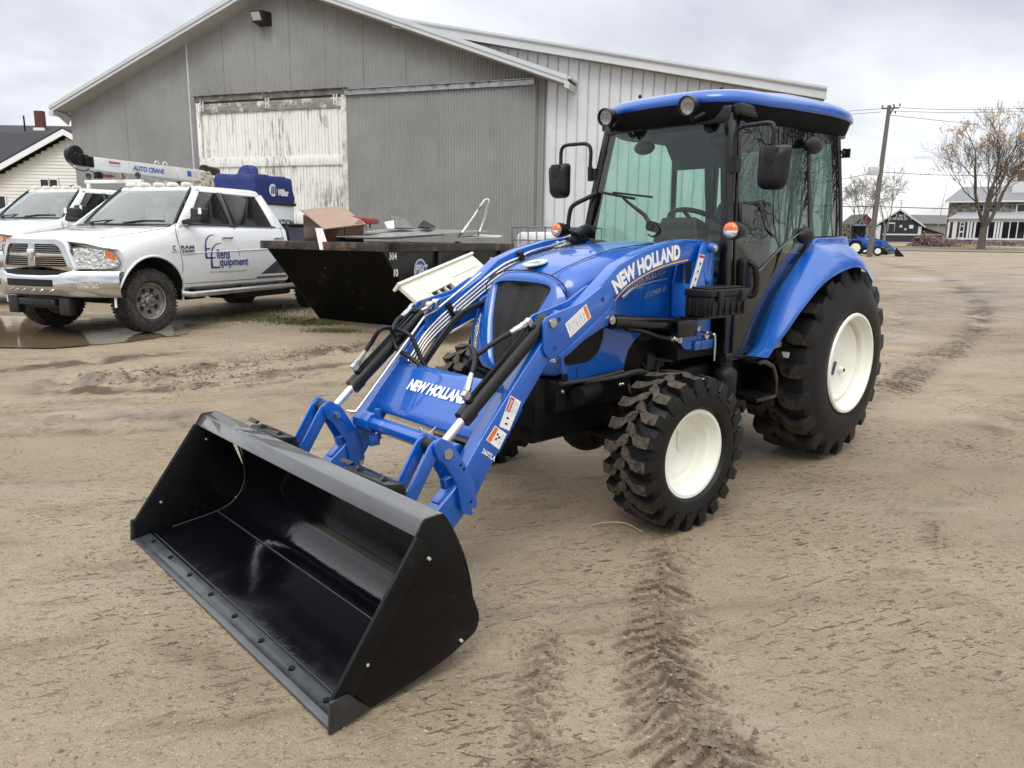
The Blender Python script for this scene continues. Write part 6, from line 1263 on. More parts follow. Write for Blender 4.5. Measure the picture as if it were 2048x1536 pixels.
# ------------------------------------------------------------------ far side of the road
BARK = M('bark', (.085, .072, .060), .9, 0, 0, .3, 3, .01, 12); BIRCH = M('birch_bark', (.20, .18, .165), .85, 0, 0, .4, 3)
LEAF = M('yellow_leaf', (.42, .22, .03), .7, 0, 0, .35, .6); LEAFB = M('brown_leaf', (.14, .075, .045), .8, 0, 0, .4, .6)
def grow(b, p, d, L, r, lev, rs, spread, up, taps, droop=0, seg=3, minr=.006):
    pts = [p]; q = p; dd = d
    for i in range(seg):
        dd = (dd+Vector((rs.uniform(-1, 1), rs.uniform(-1, 1), rs.uniform(-1, 1)))*.16+Vector((0, 0, up if lev > 2 else up-droop))*.10).normalized(); q = q+dd*L/seg; pts.append(q)
    r1 = max(minr*.7, r*.62); b.tube(pts, r, 7 if lev > 4 else (5 if lev > 2 else 3), False, r1)
    if lev == 0: taps.append((q, dd)); return
    n = 3
    for k in range(n):
        t = 1 if k == 0 else rs.uniform(.35, 1); i = min(seg-1, int(t*seg)); o_ = pts[i].lerp(pts[i+1], t*seg-i)
        a = Vector((rs.uniform(-1, 1), rs.uniform(-1, 1), rs.uniform(-.5, .8))); a = (a-dd*a.dot(dd)).normalized(); s_ = spread*(.35 if k == 0 else rs.uniform(.6, 1.25))
        grow(b, o_, (dd+a*s_).normalized(), L*rs.uniform(.62, .82), max(minr, r1*(.95 if k == 0 else rs.uniform(.5, .75))), lev-1, rs, spread, up, taps, droop, seg, minr)
def tree(nm, lab, base, H, r, seed, lev=6, spread=.75, up=.9, leaves=(), mt=None, trunk_f=.20, lean=(0, 0), forks=3, droop=0, minr=.01, group=None):
    rs = random.Random(seed); t = thing(nm, lab, 'tree', base, 0, group); tb_ = MB(); cb_ = MB(); taps = []
    th = H*trunk_f; top = Vector((lean[0]*th, lean[1]*th, th)); tb_.tube([(0, 0, -.3), (0, 0, th*.1), top*.5, top], [r*1.5, r*1.12, r, r*.9], 10); tb_.build('trunk', mt or BARK, t, smooth=60)
    for k in range(forks):
        a = 2*math.pi*k/forks+rs.uniform(-.5, .5); d = Vector((math.cos(a)*spread*.8, math.sin(a)*spread*.8, 1)).normalized() if forks > 1 else Vector((lean[0], lean[1], 1)).normalized()
        grow(cb_, top*rs.uniform(.85, .98), d, H*.26, r*.62, lev, rs, spread, up, taps, droop, minr=minr)
    zmax = max(p[0].z for p in taps); f = H/zmax
    cb_.v = [(v[0]*1, v[1], top.z*.9+(v[2]-top.z*.9)*((H-top.z*.9)/(zmax-top.z*.9)) if v[2] > top.z*.9 else v[2]) for v in cb_.v]
    crown = cb_.build('crown', mt or BARK, t, smooth=60)
    for mt_, frac, size in leaves:
        l = MB()
        for q, dd in taps:
            if rs.random() < frac*(1.6 if math.sin(q.x*.9+seed)+math.sin(q.z*1.1) > .2 else .25):
                z_ = top.z*.9+(q.z-top.z*.9)*((H-top.z*.9)/(zmax-top.z*.9))
                for k in range(3):
                    c = Vector((q.x, q.y, z_))+Vector((rs.uniform(-1, 1), rs.uniform(-1, 1), rs.uniform(-1, .5)))*.22; u = Vector((rs.uniform(-1, 1), rs.uniform(-1, 1), rs.uniform(-1, 1))).normalized()*size; v = u.orthogonal().normalized()*size*.7
                    l.add([c-u, c+v, c+u, c-v], [(0, 1, 2, 3)])
        if l.v: l.build('leaves', mt_, t, smooth=0)
    return t
def gp_(px, py, d): p = at_depth(px, py, d); return (p.x, p.y, gz(p.y))
tree('broad_tree', 'large bare tree with a few yellow leaves in front of the stone house', gp_(1962, 495, 80), 15.6, .36, 14, 6, .66, .55, ((LEAF, .20, .12), (LEAFB, .05, .12)), trunk_f=.15, forks=4, minr=.011)
tree('broad_tree', 'bare tree at the right edge of the picture behind the stone house', gp_(2075, 495, 118), 16, .38, 23, 6, .8, .7, ((LEAFB, .04, .2),), forks=3, minr=.03)
for (px, d, H, sd_, lab) in ((1712, 96, 10.2, 3, 'slender bare birch with drooping twigs, leftmost behind the far tractors'), (1733, 98, 9.4, 8, 'bare birch standing between two others left of the utility pole'), (1768, 100, 10.8, 15, 'bare birch rising behind the utility pole')):
    tree('birch_tree', lab, gp_(px, 480, d), H, .16, sd_, 5, .62, .5, (), BIRCH, .22, forks=2, droop=1.6, minr=.020, group='bare birches beyond the far tractors')
# utility pole and wires
pb, pt_ = at_depth(1741, 492, 52), at_depth(1779, 211, 52); pb.z = gz(52)-.1
PO = thing('utility_pole', 'leaning grey wooden utility pole with wires beside the far tractors', 'utility pole', pb); d_ = pt_-pb
b = MB(); b.tube([(0, 0, 0), d_], .20, 10, r1=.125); b.build('shaft', M('pole_wood', (.115, .105, .092), .85, 0, 0, .25, 3, stretch=(4, 4, .5)), PO, smooth=60)
b = MB(); q = d_*.985; b.tube([q+Vector((-.5, 0, -.05)), q+Vector((.75, .2, .05))], .05, 6); b.tube([q+Vector((.1, 0, -.4)), q+Vector((.35, 0, .12))], .05, 6)
for x, z in ((-.45, .1), (.3, .2), (.7, .22), (.45, -.25)): b.cyl(q+Vector((x, 0, z-.1)), q+Vector((x, 0, z+.06)), .05, n=8)
b.build('insulator_arm', M('insulator', (.08, .07, .07), .5), PO)
b = MB(); q = d_*.57; b.box(q+Vector((-.52, -.05, .1)), (.62, .4, .55)); b.box(q+Vector((-.1, 0, -.1)), (.5, .08, .08)); b.build('equipment_box', M('box_grey', (.48, .49, .50), .5), PO, bevel=.02)
WIR = M('wire_black', (.03, .03, .03), .6)
def wire(lab, pts, r=.014):
    P = smoothpath([at_depth(*p) for p in pts], 8); q = MB(); q.tube(P, r, 4); o = q.build('power_line', WIR, None); return tag(o, lab, 'power line', 'wires strung from the utility pole')
wire('upper power line running from the pole top to the right edge', [(1786, 215, 52), (1900, 219, 52), (2070, 217, 50)]); wire('second power line just under the uppermost, right of the pole', [(1784, 222, 52), (1900, 225, 51), (2070, 223, 49)])
wire('upper power line running left from the pole top behind the cab', [(1770, 217, 52), (1700, 222, 55), (1600, 232, 60)]); wire('lower of the two power lines left of the pole top', [(1762, 224, 52), (1700, 229, 55), (1600, 240, 60)])
wire('sagging service wire from the pole towards the big tree', [(1779, 230, 52), (1850, 238, 60), (1985, 252, 80)], .018); wire('thin phone wire low on the sky right of the pole', [(1760, 344, 52), (1880, 350, 56), (2070, 352, 58)], .02)
wire('phone wire running left from the pole at mid height', [(1755, 344, 52), (1690, 357, 56), (1600, 372, 62)], .02); wire('lowest cable crossing in front of the black barn', [(1560, 408, 56), (1690, 413, 54), (1750, 413, 52), (1880, 417, 60), (1990, 418, 70)], .03)
# black barn with white lettering
DBN = 128; BLB = M('black_boards', (.012, .014, .018), .65, 0, 0, .3, 2); BW = M('barn_white', (.56, .57, .58), .6)
ROT = R(-29); RN = Vector((math.sin(ROT), -math.cos(ROT), 0)); RU = Vector((math.cos(ROT), math.sin(ROT), 0)); base = gz(DBN)-.4
BO = Vector(at_depth(1801, 421, DBN))
def fB(px, py): p = at_plane(px, py, BO, RN)-BO; return (p.dot(RU), p.z+BO.z-base)
class _P: pass
def at_barn(px, py): q = _P(); q.x, q.z = fB(px, py); return q
BBN = thing('black_barn', 'black gabled barn with white lettering, stars and trim across the road', 'barn', (BO.x, DBN, base), ROT)
(l0, l1), (r0, r1_), (p0_, p1_) = fB(1757, 448), fB(1843, 450), fB(1801, 421)
b = MB(); b.ext([(l0, 0), (r0, 0), (r0, r1_), (p0_, p1_), (l0, l1)], 0, 12); b.build('wall', BLB, BBN)
b = MB()
for (x, z) in ((l0-.6, l1-.45), (r0+.6, r1_-.45)):
    b.hexa([(0, -.5, p1_+.0), (x, -.5, z), (x, -.5, z+.28), (0, -.5, p1_+.32)], [(0, 12.4, p1_), (x, 12.4, z), (x, 12.4, z+.28), (0, 12.4, p1_+.32)])
b.build('roof', M('barn_roof', (.5, .5, .5), .5), BBN)
def bx_(x0, y0, x1, y1, nm='trim', mt=None): a, c = at_barn(x0, y0), at_barn(x1, y1); q = MB(); q.bb((a.x, -.06, a.z), (c.x, -.004, c.z)); q.build(nm, mt or BW, BBN)
bx_(1765, 470, 1843, 468); bx_(1837, 453, 1842, 468); bx_(1755, 450, 1758, 490)
b = MB()
for x0, y0, x1, y1 in ((1775, 463, 1777.5, 446), (1788, 463, 1790.5, 446), (1775, 447.5, 1790.5, 445)): a, c = at_barn(x0, y0), at_barn(x1, y1); b.bb((a.x, -.06, a.z), (c.x, -.004, c.z))
b.build('door_trim', BW, BBN); bx_(1818, 457, 1827, 450, 'window', M('window_pale', (.6, .63, .7), .3)); bx_(1767, 490, 1835, 473, 'door', M('black_door', (.018, .02, .024), .6))
def star(px, py, r): c = at_barn(px, py); q = MB(); q.add([(c.x+rr_*math.sin(a), -.05, c.z+rr_*math.cos(a)) for a, rr_ in [(math.pi*k/5, r if k % 2 == 0 else r*.4) for k in range(10)]], [tuple(range(10))]); q.build('star', BW, BBN, smooth=0)
star(1802, 452.5, .34); star(1811, 458.5, .27)
b = MB()
for txt, py, h, w_ in (('THE', 431, .46, 1.7), ("GOULD'S", 437, .46, 3.6)): c = at_barn(1801, py); text_on(b, txt, lambda u, v: (c.x+u, -.05, c.z+v), h, .03, 0, 1, 1.35, width=w_)
b.build('lettering', BW, BBN, smooth=0)
b = MB(); b.tube([(0, 1, p1_+.2), (0, 1, p1_+1.9)], .04, 5); b.tube([(-.7, 1, p1_+1.75), (.7, 1, p1_+1.75)], .03, 4); b.tube([(-.3, 1, p1_+1.75), (-.15, 1, p1_+1.0), (.3, 1, p1_+1.5)], .03, 4); b.build('weather_vane', DARK, BBN)
s0, s1 = at_barn(1843, 452), at_barn(1885, 467); so_ = BO+RU*s0.x-RN*.5
SH = thing('lean_to_shed', 'low black shed with a white stripe adjoining the black barn', 'shed', (so_.x, so_.y, base), ROT); w_ = s1.x-s0.x; b = MB(); b.ext([(.06, 0), (w_, 0), (w_, s1.z-.2), (.06, s0.z-.2)], 0, 8); b.build('wall', BLB, SH); b = MB(); b.hexa([(.06, -.3, s0.z-.19), (w_+.3, -.3, s1.z-.22), (w_+.3, -.3, s1.z-.05), (.06, -.3, s0.z-.02)], [(.06, 8, s0.z-.19), (w_+.3, 8, s1.z-.22), (w_+.3, 8, s1.z-.05), (.06, 8, s0.z-.02)]); b.build('roof', M('dark_roof', (.05, .05, .05), .7), SH)
a = at_barn(1848, 469); b = MB(); b.bb((.06, -.03, a.z-.1), (w_, -.003, a.z+.1)); b.build('trim', BW, SH)
# stone house with a glazed porch
DH_ = 104; hb = gz(DH_)-.3
def stone():
    m, t, b = nt('field_stone'); tc = t.nodes.new('ShaderNodeTexCoord'); v = N(t, 'TexVoronoi', i_Scale=3.4); t.links.new(tc.outputs['Object'], v.inputs['Vector']); n = noise(t, 2, 6)
    c = mixc(t, n.outputs[0], v.outputs['Color'], (.5, .5, .5)); r = ramp(t, v.outputs['Color'], ((.2, (.07, .06, .052)), (.5, (.15, .125, .105)), (.8, (.24, .21, .18)))); t.links.new(r.outputs[0], b.inputs['Base Color']); b.inputs['Roughness'].default_value = .9; return m
STN = stone(); HO = Vector(at_depth(1893, 450, DH_)); hx = HO.x; HROT = R(-31); HN = Vector((math.sin(HROT), -math.cos(HROT), 0)); HU = Vector((math.cos(HROT), math.sin(HROT), 0))
ST = thing('stone_house', 'two storey field stone house with a long white glazed porch and grey roof', 'house', (hx, DH_, hb), HROT)
Z = lambda py, px=1960: at_plane(px, py, HO, HN).z-hb
X = lambda px: (at_plane(px, 450, HO, HN)-HO).dot(HU)
b = MB(); b.bb((X(1893), 0, 0), (X(2160), 10, Z(404))); b.build('wall', STN, ST)
b = MB(); b.hexa([(X(1884), -.6, Z(404)), (X(2170), -.6, Z(404)), (X(2150), 5, Z(370)), (X(1915), 5, Z(370))], [(X(1884), -.6, Z(401)), (X(2170), -.6, Z(401)), (X(2150), 5, Z(368)), (X(1915), 5, Z(368))]); hr = b.build('roof', M('house_roof', (.20, .20, .21), .6, .2), ST)
b = MB(); b.bb((X(1884), -.62, Z(405)), (X(2170), -.5, Z(401.5))); b.build('eave_board', BW, ST)
b = MB(); b.bb((X(2024), 3.2, Z(372)), (X(2040), 4.4, Z(338))); b.build('chimney', M('chimney_brick', (.14, .07, .055), .85), hr)
b = MB(); b.bb((X(2016), 2.2, Z(395)), (X(2060), 4.5, Z(362))); b.build('dormer', BW, hr)
for x0, x1 in ((1952, 1962), (1975, 1988), (2030, 2044)):
    b = MB(); b.bb((X(x0)-.15, -.08, Z(424)), (X(x1)+.15, -.01, Z(409))); wf = b.build('window', BW, ST); b = MB(); b.bb((X(x0), -.12, Z(423)), (X(x1), -.085, Z(410))); b.build('pane', TDK, wf)
PR = bpy.data.objects.new('porch', None); COL.objects.link(PR); PR.parent = ST
b = MB(); b.hexa([(X(1896), -3.4, Z(440)), (X(2160), -3.4, Z(440)), (X(2160), -.1, Z(426)), (X(1915), -.1, Z(426))], [(X(1896), -3.4, Z(438)), (X(2160), -3.4, Z(438)), (X(2160), -.1, Z(424)), (X(1915), -.1, Z(424))]); b.build('porch_roof', M('porch_roof', (.40, .41, .42), .4, .3), PR)
b = MB(); b.bb((X(1899), -3.1, Z(445)), (X(2160), -2.9, Z(440))); b.bb((X(1899), -3.1, Z(480)), (X(2160), -2.9, Z(476.5))); b.build('porch_beam', BW, PR)
b = MB(); b.bb((X(1899), -3.05, 0), (X(2160), -2.8, Z(480))); b.build('porch_base', STN, PR)
for px in (1899, 1909, 1913, 1937, 1943, 1950, 1990, 1996, 2002, 2050): b = MB(); b.bb((X(px)-.12, -3.12, Z(479)), (X(px)+.12, -2.88, Z(444))); b.build('porch_post', BW, PR)
for x0, x1 in ((1900, 1908), (1914, 1919), (1931, 1936), (1951, 1989), (2003, 2049), (2051, 2120)): b = MB(); b.bb((X(x0)+.1, -3.0, Z(477)), (X(x1)-.05, -2.95, Z(445))); b.build('porch_pane', TDK, PR)
for px in (1963, 1976, 2018, 2033): b = MB(); b.bb((X(px)-.06, -3.08, Z(477)), (X(px)+.06, -2.96, Z(445))); b.build('mullion', BW, PR)
b = MB(); b.bb((X(1920), -3.08, Z(478)), (X(1930), -2.95, Z(446))); dr = b.build('porch_door', BW, PR)
for z0, z1 in ((452, 447.5), (463, 454), (475, 466)): b = MB(); b.bb((X(1922), -3.11, Z(z0)), (X(1928), -3.085, Z(z1))); b.build('pane', TDK, dr)
b = MB()
for k in range(3): b.bb((X(1906), -3.2-.35*(3-k), 0), (X(1936), -3.1, .25*(k+1)))
b.build('steps', STN, PR)
# small distant things
rp = at_depth(1728, 462, 190); RB = thing('red_barn', 'distant red gabled shed between the birches and the pole', 'shed', (rp.x, 190, gz(190))); b = MB(); b.ext([(-2.6, 0), (2.6, 0), (2.6, 4.6), (0, 6.9), (-2.6, 4.6)], 0, 8); b.build('wall', M('barn_red', (.10, .035, .032), .8), RB); b = MB()
for sg in (1, -1): b.hexa([(0, -.3, 6.95), (sg*3, -.3, 4.4), (sg*3, -.3, 4.6), (0, -.3, 7.15)], [(0, 8, 6.95), (sg*3, 8, 4.4), (sg*3, 8, 4.6), (0, 8, 7.15)])
b.build('roof', M('dark_roof'), RB)
ap_ = at_depth(1874, 450, 150); AM = thing('antenna_mast', 'thin metal antenna mast behind the black shed', 'antenna', (ap_.x, 150, gz(150))); b = MB(); b.tube([(0, 0, 0), (.9, 0, 11.5)], .09, 5, r1=.05); b.build('mast', GALV, AM); b = MB(); b.tube([(.55, 0, 7.4), (-1.2, 0, 6.2)], .05, 4); b.tube([(.55, 0, 7.4), (1.4, 0, 7.9)], .05, 4); b.build('crossarm', GALV, AM)
fp = at_depth(1870, 470, 175); FB = thing('far_house', 'low grey roofed house far behind the black shed', 'house', (fp.x, 175, gz(150))); b = MB(); b.bb((-6, 0, 0), (7, 8, 4.6)); b.build('wall', M('far_wall', (.20, .18, .17), .8), FB); b = MB(); b.hexa([(-6.5, -.5, 4.5), (7.5, -.5, 4.5), (5.5, 4, 6.6), (-4, 4, 6.6)], [(-6.5, -.5, 4.6), (7.5, -.5, 4.6), (5.5, 4, 6.7), (-4, 4, 6.7)]); b.build('roof', M('far_roof', (.13, .12, .115), .8), FB)
def bush(lab, px, d, w_, h, mt, n=260, twig=True, nm='bush', cat='bush', group=None, seed=1):
    rs = random.Random(seed*7+px); c = gp_(px, 490, d); o = thing(nm, lab, cat, c, 0, group); q = MB(); tq = MB()
    for i in range(n):
        a = rs.uniform(0, 6.28); rr_ = math.sqrt(rs.random()); z = h*(1-rr_**2)*rs.uniform(.05, 1)+.03; p = Vector((w_/2*rr_*math.cos(a), w_/2*rr_*math.sin(a), z)); s_ = h*.10
        u = Vector((rs.uniform(-1, 1), rs.uniform(-1, 1), rs.uniform(-1, 1))).normalized()*s_; v = u.orthogonal().normalized()*s_*.7; q.add([p-u, p+v, p+u, p-v], [(0, 1, 2, 3)])
        if twig and i % 4 == 0: tq.tube([(p.x*.15, p.y*.15, 0), p*.6, p], .012, 3, False)
    q.build('foliage', mt, o, smooth=0)
    if twig: tq.build('stems', BARK, o)
BBR = M('bush_brown', (.15, .095, .075), .85, 0, 0, .45, 1.5); BGR = M('bush_green', (.075, .085, .03), .8, 0, 0, .4, 1.5); BYL = M('dry_yellow', (.38, .29, .12), .85, 0, 0, .3, 2)
bush('large brown twiggy bush in front of the black shed', 1852, 92, 4.2, 1.9, BBR, 700); bush('low brown bush at the corner of the stone house porch', 1895, 90, 2.6, 1.2, BBR, 300, seed=3); bush('brown bush below the porch windows left of the big tree', 1912, 92, 2.0, 1.2, BBR, 260, seed=5)
bush('rounded green bush beside the foot of the utility pole', 1763, 62, 2.0, 1.1, BGR, 420, seed=9)
for i, px in enumerate((1917, 1931, 1953, 1976, 1996, 2036)): bush('dry yellow clump of grass along the verge before the stone house', px, 84, 1.7, .6, BYL, 150, False, 'grass_clump', 'plant', 'dry grass clumps along the house verge', seed=i)
for i, (px, d, h, w_) in enumerate(((1700, 150, 3.4, 9), (1742, 160, 3.0, 8), (1690, 170, 4.2, 10))): bush(('dense low evergreen scrub behind the far tractors', 'yellow green scrub beside the distant red shed', 'tall dull scrub at the left behind the birches')[i], px, d, w_, h, BGR, 420, seed=20+i)
# far compact tractors
def far_tractor(lab, px, py, d, rz, sc=1, dark=False, group=None):
    c = at_depth(px, py, d); T_ = thing('tractor', lab, 'tractor', (c.x, c.y, gz(c.y)), rz, group); T_.scale = (sc,)*3
    bl = BLUE; b = MB(); b.bb((.5, -.28, .55), (1.75, .28, 1.05)); b.loft([[(.6, y*.3, 1.05), (1.8, y*.26, .95), (1.8, y*.2, 1.05), (.6, y*.26, 1.2)] for y in (-1, 1)], True, True); b.build('hood', bl, T_, bevel=.04)
    b = MB(); b.bb((-.4, -.25, .4), (1.7, .25, .6)); b.bb((-.3, -.35, .9), (.1, .35, 1.25)); b.box((-.1, 0, 1.35), (.12, .45, .5)); b.build('seat_and_frame', DARK, T_, bevel=.03)
    b = MB(); b.tube([(-.35, -.45, .7), (-.42, -.45, 2.2), (-.42, .45, 2.2), (-.35, .45, .7)], .035, 6); b.build('roll_bar', BLKM, T_)
    b = MB(); b.tube([Vector((.25+.10*math.sin(a), .18*math.cos(a), 1.42+.15*math.sin(a))) for a in [2*math.pi*k/16 for k in range(17)]], .02, 5); b.build('steering_wheel', BLKM, T_)
    for sd in (1, -1):
        for x, r, w_ in ((0, .55, .30), (1.5, .34, .20)):
            wq = bpy.data.objects.new('wheel', None); COL.objects.link(wq); wq.parent = T_; wq.location = (x, sd*.58, r)
            b = MB(); b.lathe([(-w_/2, r*.62), (-w_/2, r*.93), (-w_*.3, r), (w_*.3, r), (w_/2, r*.93), (w_/2, r*.62)], n=24); b.build('tyre', RUB, wq, smooth=40); b = MB(); b.lathe([(sd*(w_/2+.005), r*.60), (sd*(w_/2-.04), r*.3), (sd*(w_/2-.04), .01)], n=20); b.build('rim', CREAM, wq, smooth=40)
        b = MB(); b.ext(fillet([(-.62, .85), (-.3, 1.18), (.35, 1.2), (.55, .75), (.5, .7), (.3, 1.1), (-.25, 1.1), (-.55, .8)], .05), sd*.42, sd*.75); b.build('fender', bl, T_)
        b = MB(); b.ext([(.7, 1.3), (.85, 1.42), (2.0, 1.0), (2.75, .28), (2.6, .2), (1.9, .85)], sd*.40, sd*.48); b.build('loader_arm', bl, T_)
    b = MB(); b.ext([(2.6, .15), (2.65, .6), (2.72, .6), (2.78, .15), (3.2, .05), (3.2, .0), (2.7, .0)], -.75, .75)
    for sd in (1, -1): b.ext([(2.65, .6), (3.2, .05), (3.2, 0), (2.65, .0)], sd*.74, sd*.78)
    b.build('loader_bucket', BLKG, T_)
    if dark:
        b = MB(); b.bb((-.5, -.5, 1.2), (.6, .5, 2.2)); b.build('cab_glass', TDK, T_); b = MB(); b.bb((-.6, -.58, 2.2), (.7, .58, 2.32)); b.build('roof', bl, T_, bevel=.05)
far_tractor('far blue tractor with loader and black bucket, nearest the pole', 1712, 498, 56, R(-28)); far_tractor('far blue tractor half hidden by the large fender, leftmost of the row', 1690, 496, 61, R(-30)); far_tractor('far tractor with a dark glass cab behind the other two', 1712, 492, 68, R(-20), 1, True)
# trees behind the photographer, seen only as reflections
tree('broad_tree', 'bare low branching tree out of view to the right, mirrored in the tractor door glass', (13.5, 8.0, .1), 9, .22, 31, 6, 1.05, .12, ((LEAFB, .04, .12),), trunk_f=.10, forks=5, minr=.010)
tree('broad_tree', 'second bare tree out of view to the right, mirrored in the rear cab glass', (17.5, 12.0, .2), 10, .24, 37, 6, 1.0, .2, ((LEAF, .05, .12),), trunk_f=.12, forks=4, minr=.011)
# ------------------------------------------------------------------ ground: one sheet, dense near the camera
_rg = np.random.RandomState(3); _T = [_rg.rand(256, 256) for _ in range(6)]
def vn(x, y, k=0):
    xi, yi = np.floor(x).astype(int), np.floor(y).astype(int); fx, fy = x-xi, y-yi; fx = fx*fx*fx*(fx*(fx*6-15)+10); fy = fy*fy*fy*(fy*(fy*6-15)+10); t = _T[k % 6]; xi += 17*k
    a, b_, c, d = t[xi & 255, yi & 255], t[(xi+1) & 255, yi & 255], t[xi & 255, (yi+1) & 255], t[(xi+1) & 255, (yi+1) & 255]
    return (a*(1-fx)+b_*fx)*(1-fy)+(c*(1-fx)+d*fx)*fy
def fbm(x, y, s, o=4, k=0):
    r, a, n = 0, 1, 0
    for i in range(o): r = r+a*(vn(x*s+7.3*i, y*s+3.1*i, k+i)-.5); n += a; a *= .5; s *= 2.03
    return r/n*2
def axis(segs):
    out = [segs[0][0]]
    for a, b_, st0, st1 in segs:
        x = a
        while x < b_-1e-6: st = st0+(st1-st0)*(x-a)/(b_-a); x = min(b_, x+st); out.append(x)
    return np.array(out)
gx_ = axis([(-700, -60, 160, 12), (-60, -12, 12, .4), (-12, -4.2, .22, .045), (-4.2, -.25, .022, .022), (-.25, .30, .012, .012), (.30, 1.0, .0075, .0075), (1.0, 1.12, .01, .02), (1.12, 4.2, .022, .022), (4.2, 9, .03, .075), (9, 30, .15, 2), (30, 120, 2.5, 20), (120, 900, 40, 200)])
gy_ = axis([(-300, -8, 80, 4), (-8, 1.2, 2, .05), (1.2, 1.45, .02, .012), (1.45, 3.0, .0078, .0085), (3.0, 3.5, .0085, .0125), (3.5, 4.6, .019, .021), (4.6, 9.5, .024, .04), (9.5, 18, .045, .13), (18, 60, .3, 2.0), (60, 160, 2.5, 8), (160, 1200, 15, 200)])
GX, GY = np.meshgrid(gx_, gy_)
def track(pts, w):
    """signed lateral offset, distance along and mask for a polyline on the ground"""
    P = np.array([(p.x, p.y) for p in smoothpath([(a, b_, 0) for a, b_ in pts], 6)]); best = np.full(GX.shape, 1e9); S = np.zeros(GX.shape); Lt = np.zeros(GX.shape); acc = 0
    x0, x1, y0, y1 = P[:, 0].min()-2*w-.3, P[:, 0].max()+2*w+.3, P[:, 1].min()-2*w-.3, P[:, 1].max()+2*w+.3
    ix = np.where((gx_ > x0) & (gx_ < x1))[0]; iy = np.where((gy_ > y0) & (gy_ < y1))[0]
    if len(ix) == 0 or len(iy) == 0: return Lt, S, best*0
    sl_ = (slice(iy[0], iy[-1]+1), slice(ix[0], ix[-1]+1)); X, Y = GX[sl_], GY[sl_]; bb, ss, ll = best[sl_], S[sl_], Lt[sl_]
    for i in range(len(P)-1):
        d = P[i+1]-P[i]; L = np.hypot(*d); t = np.clip(((X-P[i, 0])*d[0]+(Y-P[i, 1])*d[1])/L**2, 0, 1); dx_, dy_ = X-P[i, 0]-t*d[0], Y-P[i, 1]-t*d[1]; dist = np.hypot(dx_, dy_); m = dist < bb
        bb[m] = dist[m]; ss[m] = (acc+t*L)[m]; ll[m] = ((d[0]*dy_-d[1]*dx_)/L)[m]; acc += L
    endf = np.clip(np.minimum(S, acc-S)/(.25*min(acc, 2)), 0, 1)
    return Lt, S, np.where(best < 1e8, 1, 0)*endf
G0 = slope(GY); near = np.exp(-np.clip(np.hypot(GX-0, GY-4)-6, 0, None)/6)
ca, sa = math.cos(R(14)), math.sin(R(14)); U_, V_ = GX*ca+GY*sa, -GX*sa+GY*ca
streak = fbm(U_*.35, V_*1.9, 1.6, 5, 2); fine = fbm(GX, GY, 9, 3, 1); crumb = fbm(GX, GY, 14, 2, 4); crumb2 = fbm(GX, GY, 24, 2, 2)
H = G0+.020*fbm(GX, GY, .45, 3, 3)*near+.010*streak*near+.0028*fine*near
dark = .30*np.clip(streak-.15, 0, 1)
wetm = np.zeros(GX.shape)
st2 = fbm(U_*1.2, V_*5.5, 1.7, 3, 5); cut = np.clip((st2-.30)*5, 0, 1)*np.clip((fbm(GX, GY, .8, 2, 1)+.25)*2.5, 0, 1); H -= .006*cut*near; dark += .22*cut*near
def lugs(pts, w, pitch, depth, rough, dk, ph=0.0, chev=1.1, brk=0.0):
    global H, dark
    l, s, m = track(pts, w); wob = fbm(GX, GY, 3, 3, 2); wob2 = fbm(GX, GY, 9, 2, 3)
    sidek = (l > 0)*.5; q = (s-np.abs(l)*chev*.62+.030*wob+.012*wob2)/pitch+ph+sidek; lug = np.floor(q)+1000*(l > 0); fr = q-np.floor(q)
    vis = .35+.65*((np.sin(lug*12.9898+ph*7)*43758.5453) % 1 > .22); reach = 1+.35*((np.sin(lug*78.233)*12543.123) % 1-.5)
    win = 1/(1+np.exp((np.abs(l)-w*reach*(1+.3*wob))/.012))*m
    keep = np.clip((fbm(GX, GY, 1.7, 2, 3)+.55-brk)*2.2, 0, 1); win = win*keep
    crack = np.exp(-((fr-.80)/.10)**2)*vis; lit = np.clip(fr/.72, 0, 1)*(fr < .80); cen = np.exp(-(l/(w*.5))**2)
    H += win*(depth*1.5*(lit-.5)*vis-depth*1.1*crack+rough*(.25+cen)*(np.clip(crumb+.05, -.2, 1)*.5+.7*np.clip(crumb2, -.15, .8)))
    dark += win*dk*(1.25*crack*(.75+.8*np.clip(wob2, -.5, .5))+.09+.55*cen*np.clip(crumb+crumb2, 0, 1))  # crack term paints the self-shadow of lug cracks; the rest is churned soil
main_t = [(.83, 3.55), (.78, 3.34), (.66, 2.97), (.575, 2.66), (.53, 2.37), (.525, 2.09), (.555, 1.92), (.60, 1.76), (.66, 1.5)]
lugs(main_t, .115, .070, .012, .016, .95); lugs(main_t[4:], .17, .078, .011, .022, .6, .3)
lugs([(.25, 2.70), (.15, 2.46), (.095, 2.13), (.067, 1.84), (.05, 1.5)], .06, .085, .008, .012, .8, brk=.12)
lugs([(2.0, 3.2), (1.84, 2.96), (1.62, 2.65), (1.39, 2.40), (1.25, 2.2)], .07, .085, .006, .008, .55, brk=.45)
lugs([(3.372, 6.7), (2.39, 5.55), (1.95, 4.75), (1.6, 4.15)], .16, .11, .008, .006, .6, chev=.7, brk=.1)
lugs([(26, 46), (20.6, 43), (17.3, 31.4), (12.1, 19.9), (9.2, 14.5), (6.3, 10.2), (4.6, 8.1), (3.4, 6.7)], .20, .13, .012, .012, 1.1, chev=.6)
lugs([(14, 46), (12, 34), (8.2, 22), (5.6, 15), (4.2, 11), (3.6, 8.6)], .22, .15, .012, .012, 1.1, chev=.6)
lugs([(3.9, 4.6), (3.3, 5.1), (3.1, 5.5)], .10, .09, .006, .010, .6, brk=.2); lugs([(2.55, 4.5), (2.75, 4.62), (2.95, 4.66)], .09, .06, .012, .014, 1.1)
